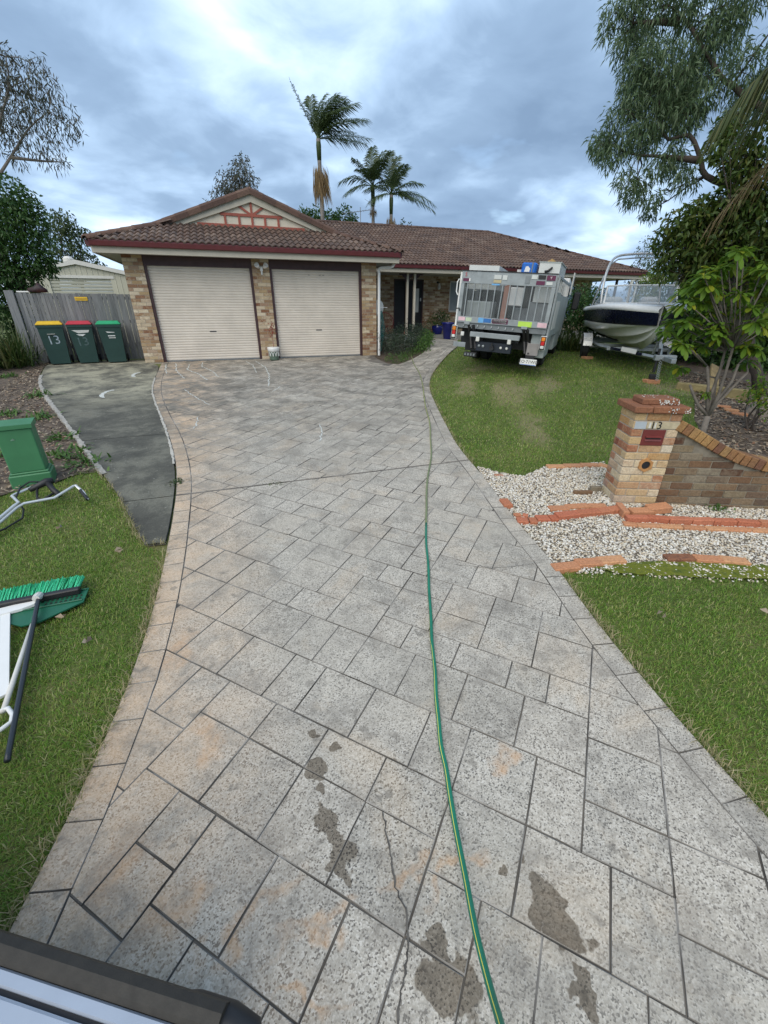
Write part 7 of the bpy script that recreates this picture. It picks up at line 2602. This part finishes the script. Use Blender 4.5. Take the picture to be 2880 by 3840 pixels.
# ------------------------------------------------------------------ palms
def frond(base, az, el_, Ln, droop, nl, ll, mat, parent, r, wind=(0, 0), hang=.5, name='frond', width=.028):
    mb = MB()
    P = []
    n = 9
    for k in range(n):
        u = k / (n - 1)
        P.append(Vector(base) + Vector((math.cos(az) * math.cos(el_) * Ln * u + wind[0] * u * u, math.sin(az) * math.cos(el_) * Ln * u + wind[1] * u * u, math.sin(el_) * Ln * u - droop * Ln * u * u)))
    mb.tube(P, [.03 * (1 - .85 * k / (n - 1)) for k in range(n)], 5)
    V, F = list(mb.v), [tuple(f) for f in mb.f]
    for k in range(nl):
        u = .14 + .86 * (k + .5) / nl
        t = u * (n - 1)
        i = min(n - 2, int(t))
        p = P[i].lerp(P[i + 1], t - i)
        tan = (P[i + 1] - P[i]).normalized()
        side = tan.cross(Vector((0, 0, 1)))
        side = side.normalized() if side.length > .05 else Vector((1, 0, 0))
        up = side.cross(tan).normalized()
        L_ = ll * (1 - .5 * abs(2 * u - .9)) * r.uniform(.85, 1.1)
        for s in (-1, 1):
            d = (side * s * .8 + tan * .65 + up * r.uniform(.0, .35)).normalized()
            q = p + d * L_ * .5
            e = p + d * L_ + Vector((wind[0] * .12, wind[1] * .12, -hang * L_))
            wv = tan * (width * .5)
            b_ = len(V)
            V += [tuple(p + wv * .6), tuple(p - wv * .6), tuple(q - wv - Vector((0, 0, hang * .2 * L_))), tuple(q + wv - Vector((0, 0, hang * .2 * L_))), tuple(e)]
            F += [(b_, b_ + 1, b_ + 2, b_ + 3), (b_ + 3, b_ + 2, b_ + 4)]
    o = MB()
    o.v, o.f = [tuple(v) for v in V], F
    return o.build(name, mat, parent, recalc=False)


def palm(label, base, crown_z, fronds, trunk_r, ll, skirt=None, seed=1, group='palms behind the house'):
    r = random.Random(seed)
    t = thing('palm_tree', label, 'palm', base, group=group)
    cz = crown_z - base[2]
    MB().tube([(0, 0, -.2), (.03, 0, cz * .5), (0, 0, cz - 1.0), (0, 0, cz)], [trunk_r * 1.3, trunk_r, trunk_r * .9, trunk_r * 1.0], 10).build('trunk', M_['palmtrunk'], t, True)
    MB().tube([(0, 0, cz - 1.0), (0, 0, cz - .3), (0, 0, cz + .15)], [trunk_r * .95, trunk_r * 1.15, trunk_r * .7], 10).build('crownshaft', LM['palm'], t, True)
    for (az, el_, Ln, dr, wind) in fronds:
        frond((0, 0, cz), rad(az), rad(el_), Ln, dr, 40, ll, LM['palm'], t, r, wind, width=.052)
    if skirt:
        z0_, z1_, rr2, n = skirt
        rgk = np.random.default_rng(seed)
        az = rgk.uniform(0, 2 * math.pi, n)
        rr_2 = rgk.uniform(.3, 1.0, n) * rr2
        zt2 = rgk.uniform(z0_ * .6 + z1_ * .4, z0_, n) - base[2]
        ln = rgk.uniform(.3, .8, n) * (z0_ - z1_) * .7
        P = np.stack([np.cos(az) * rr_2, np.sin(az) * rr_2, zt2], -1)
        D = np.stack([np.cos(az) * .2 + .1, np.sin(az) * .2, -np.ones(n)], -1)
        V, F = leafset(P, D, ln, .035, rgk, 0)
        np_mesh('dead_skirt', V, F, LM['dead'], t)
    return t


W1 = (1.0, -.35)
palm('tallest palm with its crown blown to one side and a dry skirt', (8.6, 17.2, 0), 10.2, [(160, 58, 3.0, .0, (.2, 0)), (120, 72, 2.6, .15, W1), (60, 78, 2.7, .2, W1), (20, 70, 2.6, .25, W1), (-20, 62, 2.7, .3, W1), (-60, 70, 2.5, .3, W1), (0, 48, 2.6, .35, W1), (-40, 40, 2.6, .4, W1), (40, 40, 2.5, .35, W1), (-100, 66, 2.4, .25, W1), (10, 22, 2.4, .25, W1), (-10, 8, 2.2, .2, (.6, -.2)), (140, 66, 2.4, .1, (.5, -.2)), (90, 55, 2.4, .3, W1), (-30, 80, 2.6, .3, W1), (-70, 52, 2.4, .35, W1)], .13, .95, (9.0, 6.4, .42, 420), 3)
W2 = (.25, -.1)
palm('middle palm leaning its fronds left, standing beside the antenna', (11.68, 16.4, 0), 8.0, [(165, 62, 2.5, .35, (0, 0)), (170, 35, 2.4, .5, (0, 0)), (100, 78, 2.6, .2, W2), (40, 74, 2.6, .25, W2), (-40, 72, 2.5, .3, W2), (-90, 62, 2.2, .4, W2), (10, 40, 2.2, .5, W2), (-20, 15, 2.0, .5, W2), (190, 12, 1.9, .5, (0, 0)), (-130, 50, 2.2, .5, W2), (130, 55, 2.3, .4, W2)], .11, .85, (6.9, 6.2, .2, 60), 4)
palm('right hand palm of the trio with fronds drooping over the ridge', (12.75, 16.0, 0), 7.6, [(20, 66, 2.4, .3, W2), (-5, 45, 2.4, .45, W2), (-15, 22, 2.6, .55, (.3, 0)), (-30, 5, 2.4, .45, (.3, 0)), (60, 76, 2.6, .2, W2), (110, 78, 2.6, .15, W2), (150, 60, 2.3, .35, (0, 0)), (180, 35, 2.0, .5, (0, 0)), (-80, 65, 2.3, .35, W2), (200, 8, 1.7, .5, (0, 0)), (30, 30, 2.2, .5, W2)], .11, .85, (6.5, 5.6, .3, 90), 5)
fp = thing('fan_palm', 'small fan palm top peeping over the garage ridge', 'palm', (6.1, 25.7, 0))
MB().tube([(0, 0, 0), (0, 0, 8.0)], .12, 8).build('trunk', M_['palmtrunk'], fp)
rgp = np.random.default_rng(6)
az = rgp.uniform(-.6, 3.6, 130)
V, F = leafset(np.tile([0, 0, 8.05], (130, 1)) + rgp.normal(0, .1, (130, 3)), np.stack([np.cos(az), rgp.normal(0, .35, 130), np.sin(az) * .9 + .1], -1), rgp.uniform(.7, 1.1, 130), .09, rgp, .1)
np_mesh('crown', V, F, LM['palm'], fp)
# palm hanging into the frame at the upper right
np_ = thing('palm_tree', 'near palm with long drooping fronds at the upper right corner', 'palm', (10.4, -10.6, -.4))
MB().tube([(0, 0, 0), (-.1, .1, 2.9), (-.25, .3, 5.3)], [.17, .15, .14], 10).build('trunk', M_['palmtrunk'], np_)
r_ = random.Random(15)
for az_, el_, Ln, dr in ((125, 40, 2.8, .85), (140, 30, 2.9, .9), (112, 34, 2.7, .95), (155, 45, 2.8, .9), (100, 50, 2.8, .9), (175, 30, 2.6, .9), (80, 30, 2.6, .9), (40, 40, 2.6, .8), (-40, 40, 2.6, .8), (-120, 40, 2.6, .8), (215, 40, 2.6, .8)):
    frond((-.25, .3, 5.2), rad(az_), rad(el_), Ln, dr, 64, .8, LM['palmtop'], np_, r_, (0, 0), 1.1, width=.05)

for az_, el_, Ln, dr in ((112, -8, 2.3, .7),):
    frond((-.25, .3, 5.0), rad(az_), rad(el_), Ln, dr, 50, .6, LM['dead'], np_, r_, (0, 0), 1.0, 'dead_frond', width=.03)

# neighbour roof edge beyond the right end
nb = thing('neighbour_awning', 'end of a neighbouring corrugated awning beyond the house', 'awning', (23.0, 6.0, 0))
rf2 = MB()
V = []
for i in range(41):
    x_ = i * .1
    zz = .018 * (i % 2)
    V += [(x_, 0, 2.95 + zz), (x_, 4, 3.5 + zz)]
rf2.add(V, [(2 * i, 2 * i + 2, 2 * i + 3, 2 * i + 1) for i in range(40)])
rf2.build('roof_sheet', M_['steel'], nb)
MB().box(0, 4, .02, .08, 2.72, 2.94).build('fascia', M_['offwhite'], nb)
for x_ in (.1, 2.0, 3.9):
    MB().box(x_ - .05, x_ + .05, .03, .13, -.1, 2.75).build('post', M_['offwhite'], nb)
MB().tube([(20.15, 3.0, 2.45), (20.12, 3.1, 2.52), (20.35, 3.0, 2.66), (20.4, 2.95, 2.74)], .04, 8).tube([(20.15, 3.0, 2.45), (20.15, 3.05, .2)], .04, 8).build('downpipe', M_['white'], house)

# ------------------------------------------------------------------ rear bumper of the vehicle the photographer stands at
veh = thing('vehicle_bumper', 'dark rubber edged rear step bumper cutting into the lower left corner', 'bumper', M=Matrix.Translation((.92, -13.168, -.05)) @ Matrix.Rotation(math.atan2(-.508, .861), 4, 'Z'))
fl_ = lambda P: [(y, z) for y, z in P]
seal = [(-a, b) for a, b in [(.0, -.05), (.003, -.02), (.012, .003), (.032, .010), (.054, .004), (.064, -.008), (.064, -.12), (.01, -.18)]]
M_['seal'] = plain('dark_rubber_edge', (.03, .026, .02), .65, var=.35, scale=20, bmp=.1, bscale=200)
MB().prism(seal, 0, -1.6, .66).build('rubber_edge', M_['seal'], veh)
M_['bumpermetal'] = plain('silver_blue_metal', (.42, .47, .55), .42, .35, var=.12, scale=3)
MB().prism([(-.065, -.1), (-.065, -.012), (-.07, -.006), (-.092, -.006), (-.096, -.012), (-.096, -.1)], 0, -1.6, .60).build('metal_lip', M_['bumpermetal'], veh)
MB().prism([(-.096, -.1), (-.096, -.02), (-.108, -.02), (-.108, -.1)], 0, -1.6, .58).build('seam', M_['dark'], veh)
MB().prism([(-.108, -.1), (-.108, -.008), (-.114, -.004), (-.55, -.004), (-.55, -.1)], 0, -1.6, .54).build('step_plate', M_['bumpermetal'], veh)
for i in range(9):
    x_ = -.32 + i * .052
    m = Matrix.Translation((x_, -.17, -.0035)) @ Matrix.Rotation(rad(58), 4, 'Z')
    MB().box(-.035, .035, -.0022, .0022, -.002, .0015).build('tread_groove', M_['dark'], veh, M=m)
hm = MB().lathe([(0, -.14), (.03, -.12), (.045, -.05), (.045, .05), (.03, .12), (0, .14)], 12, M=Matrix.Translation((.62, -.035, -.055)) @ Matrix.Rotation(rad(90), 4, 'Y'))
hm.build('bumper_end_cap', M_['black'], veh, True)
MB().box(-1.6, .60, -.9, -.10, -.45, -.11).build('bumper_body', M_['black'], veh)
# fallen leaves on the lawns
rgl = np.random.default_rng(9)
fl2 = []
for i, (x_, y_, lbl) in enumerate([(.28, -11.0, 'curled brown leaf on the grass right of the broom'), (.55, -11.35, 'brown fallen leaf on the left lawn near the driveway edge'), (4.55, -12.35, 'pale cupped leaf on the right lawn'), (5.3, -12.55, 'straw coloured leaf on the lawn at the lower right'), (.52, -10.2, 'pale fallen leaf below the end of the concrete strip'), (-.05, -9.6, 'pale leaf on the grass below the handlebars')]):
    V, F = leafset(np.array([[0, 0, .02]] * 2), np.array([[1, .2, .05], [.9, -.3, .1]]), .07, .035, rgl, .1, .5)
    o = np_mesh('fallen_leaf', V, F, M_['litter'])
    o.location = (x_, y_, h(x_, y_))
    o.rotation_euler = (0, 0, i * 1.7)
    tag(o, lbl, 'leaf', 'fallen leaves on the lawns')
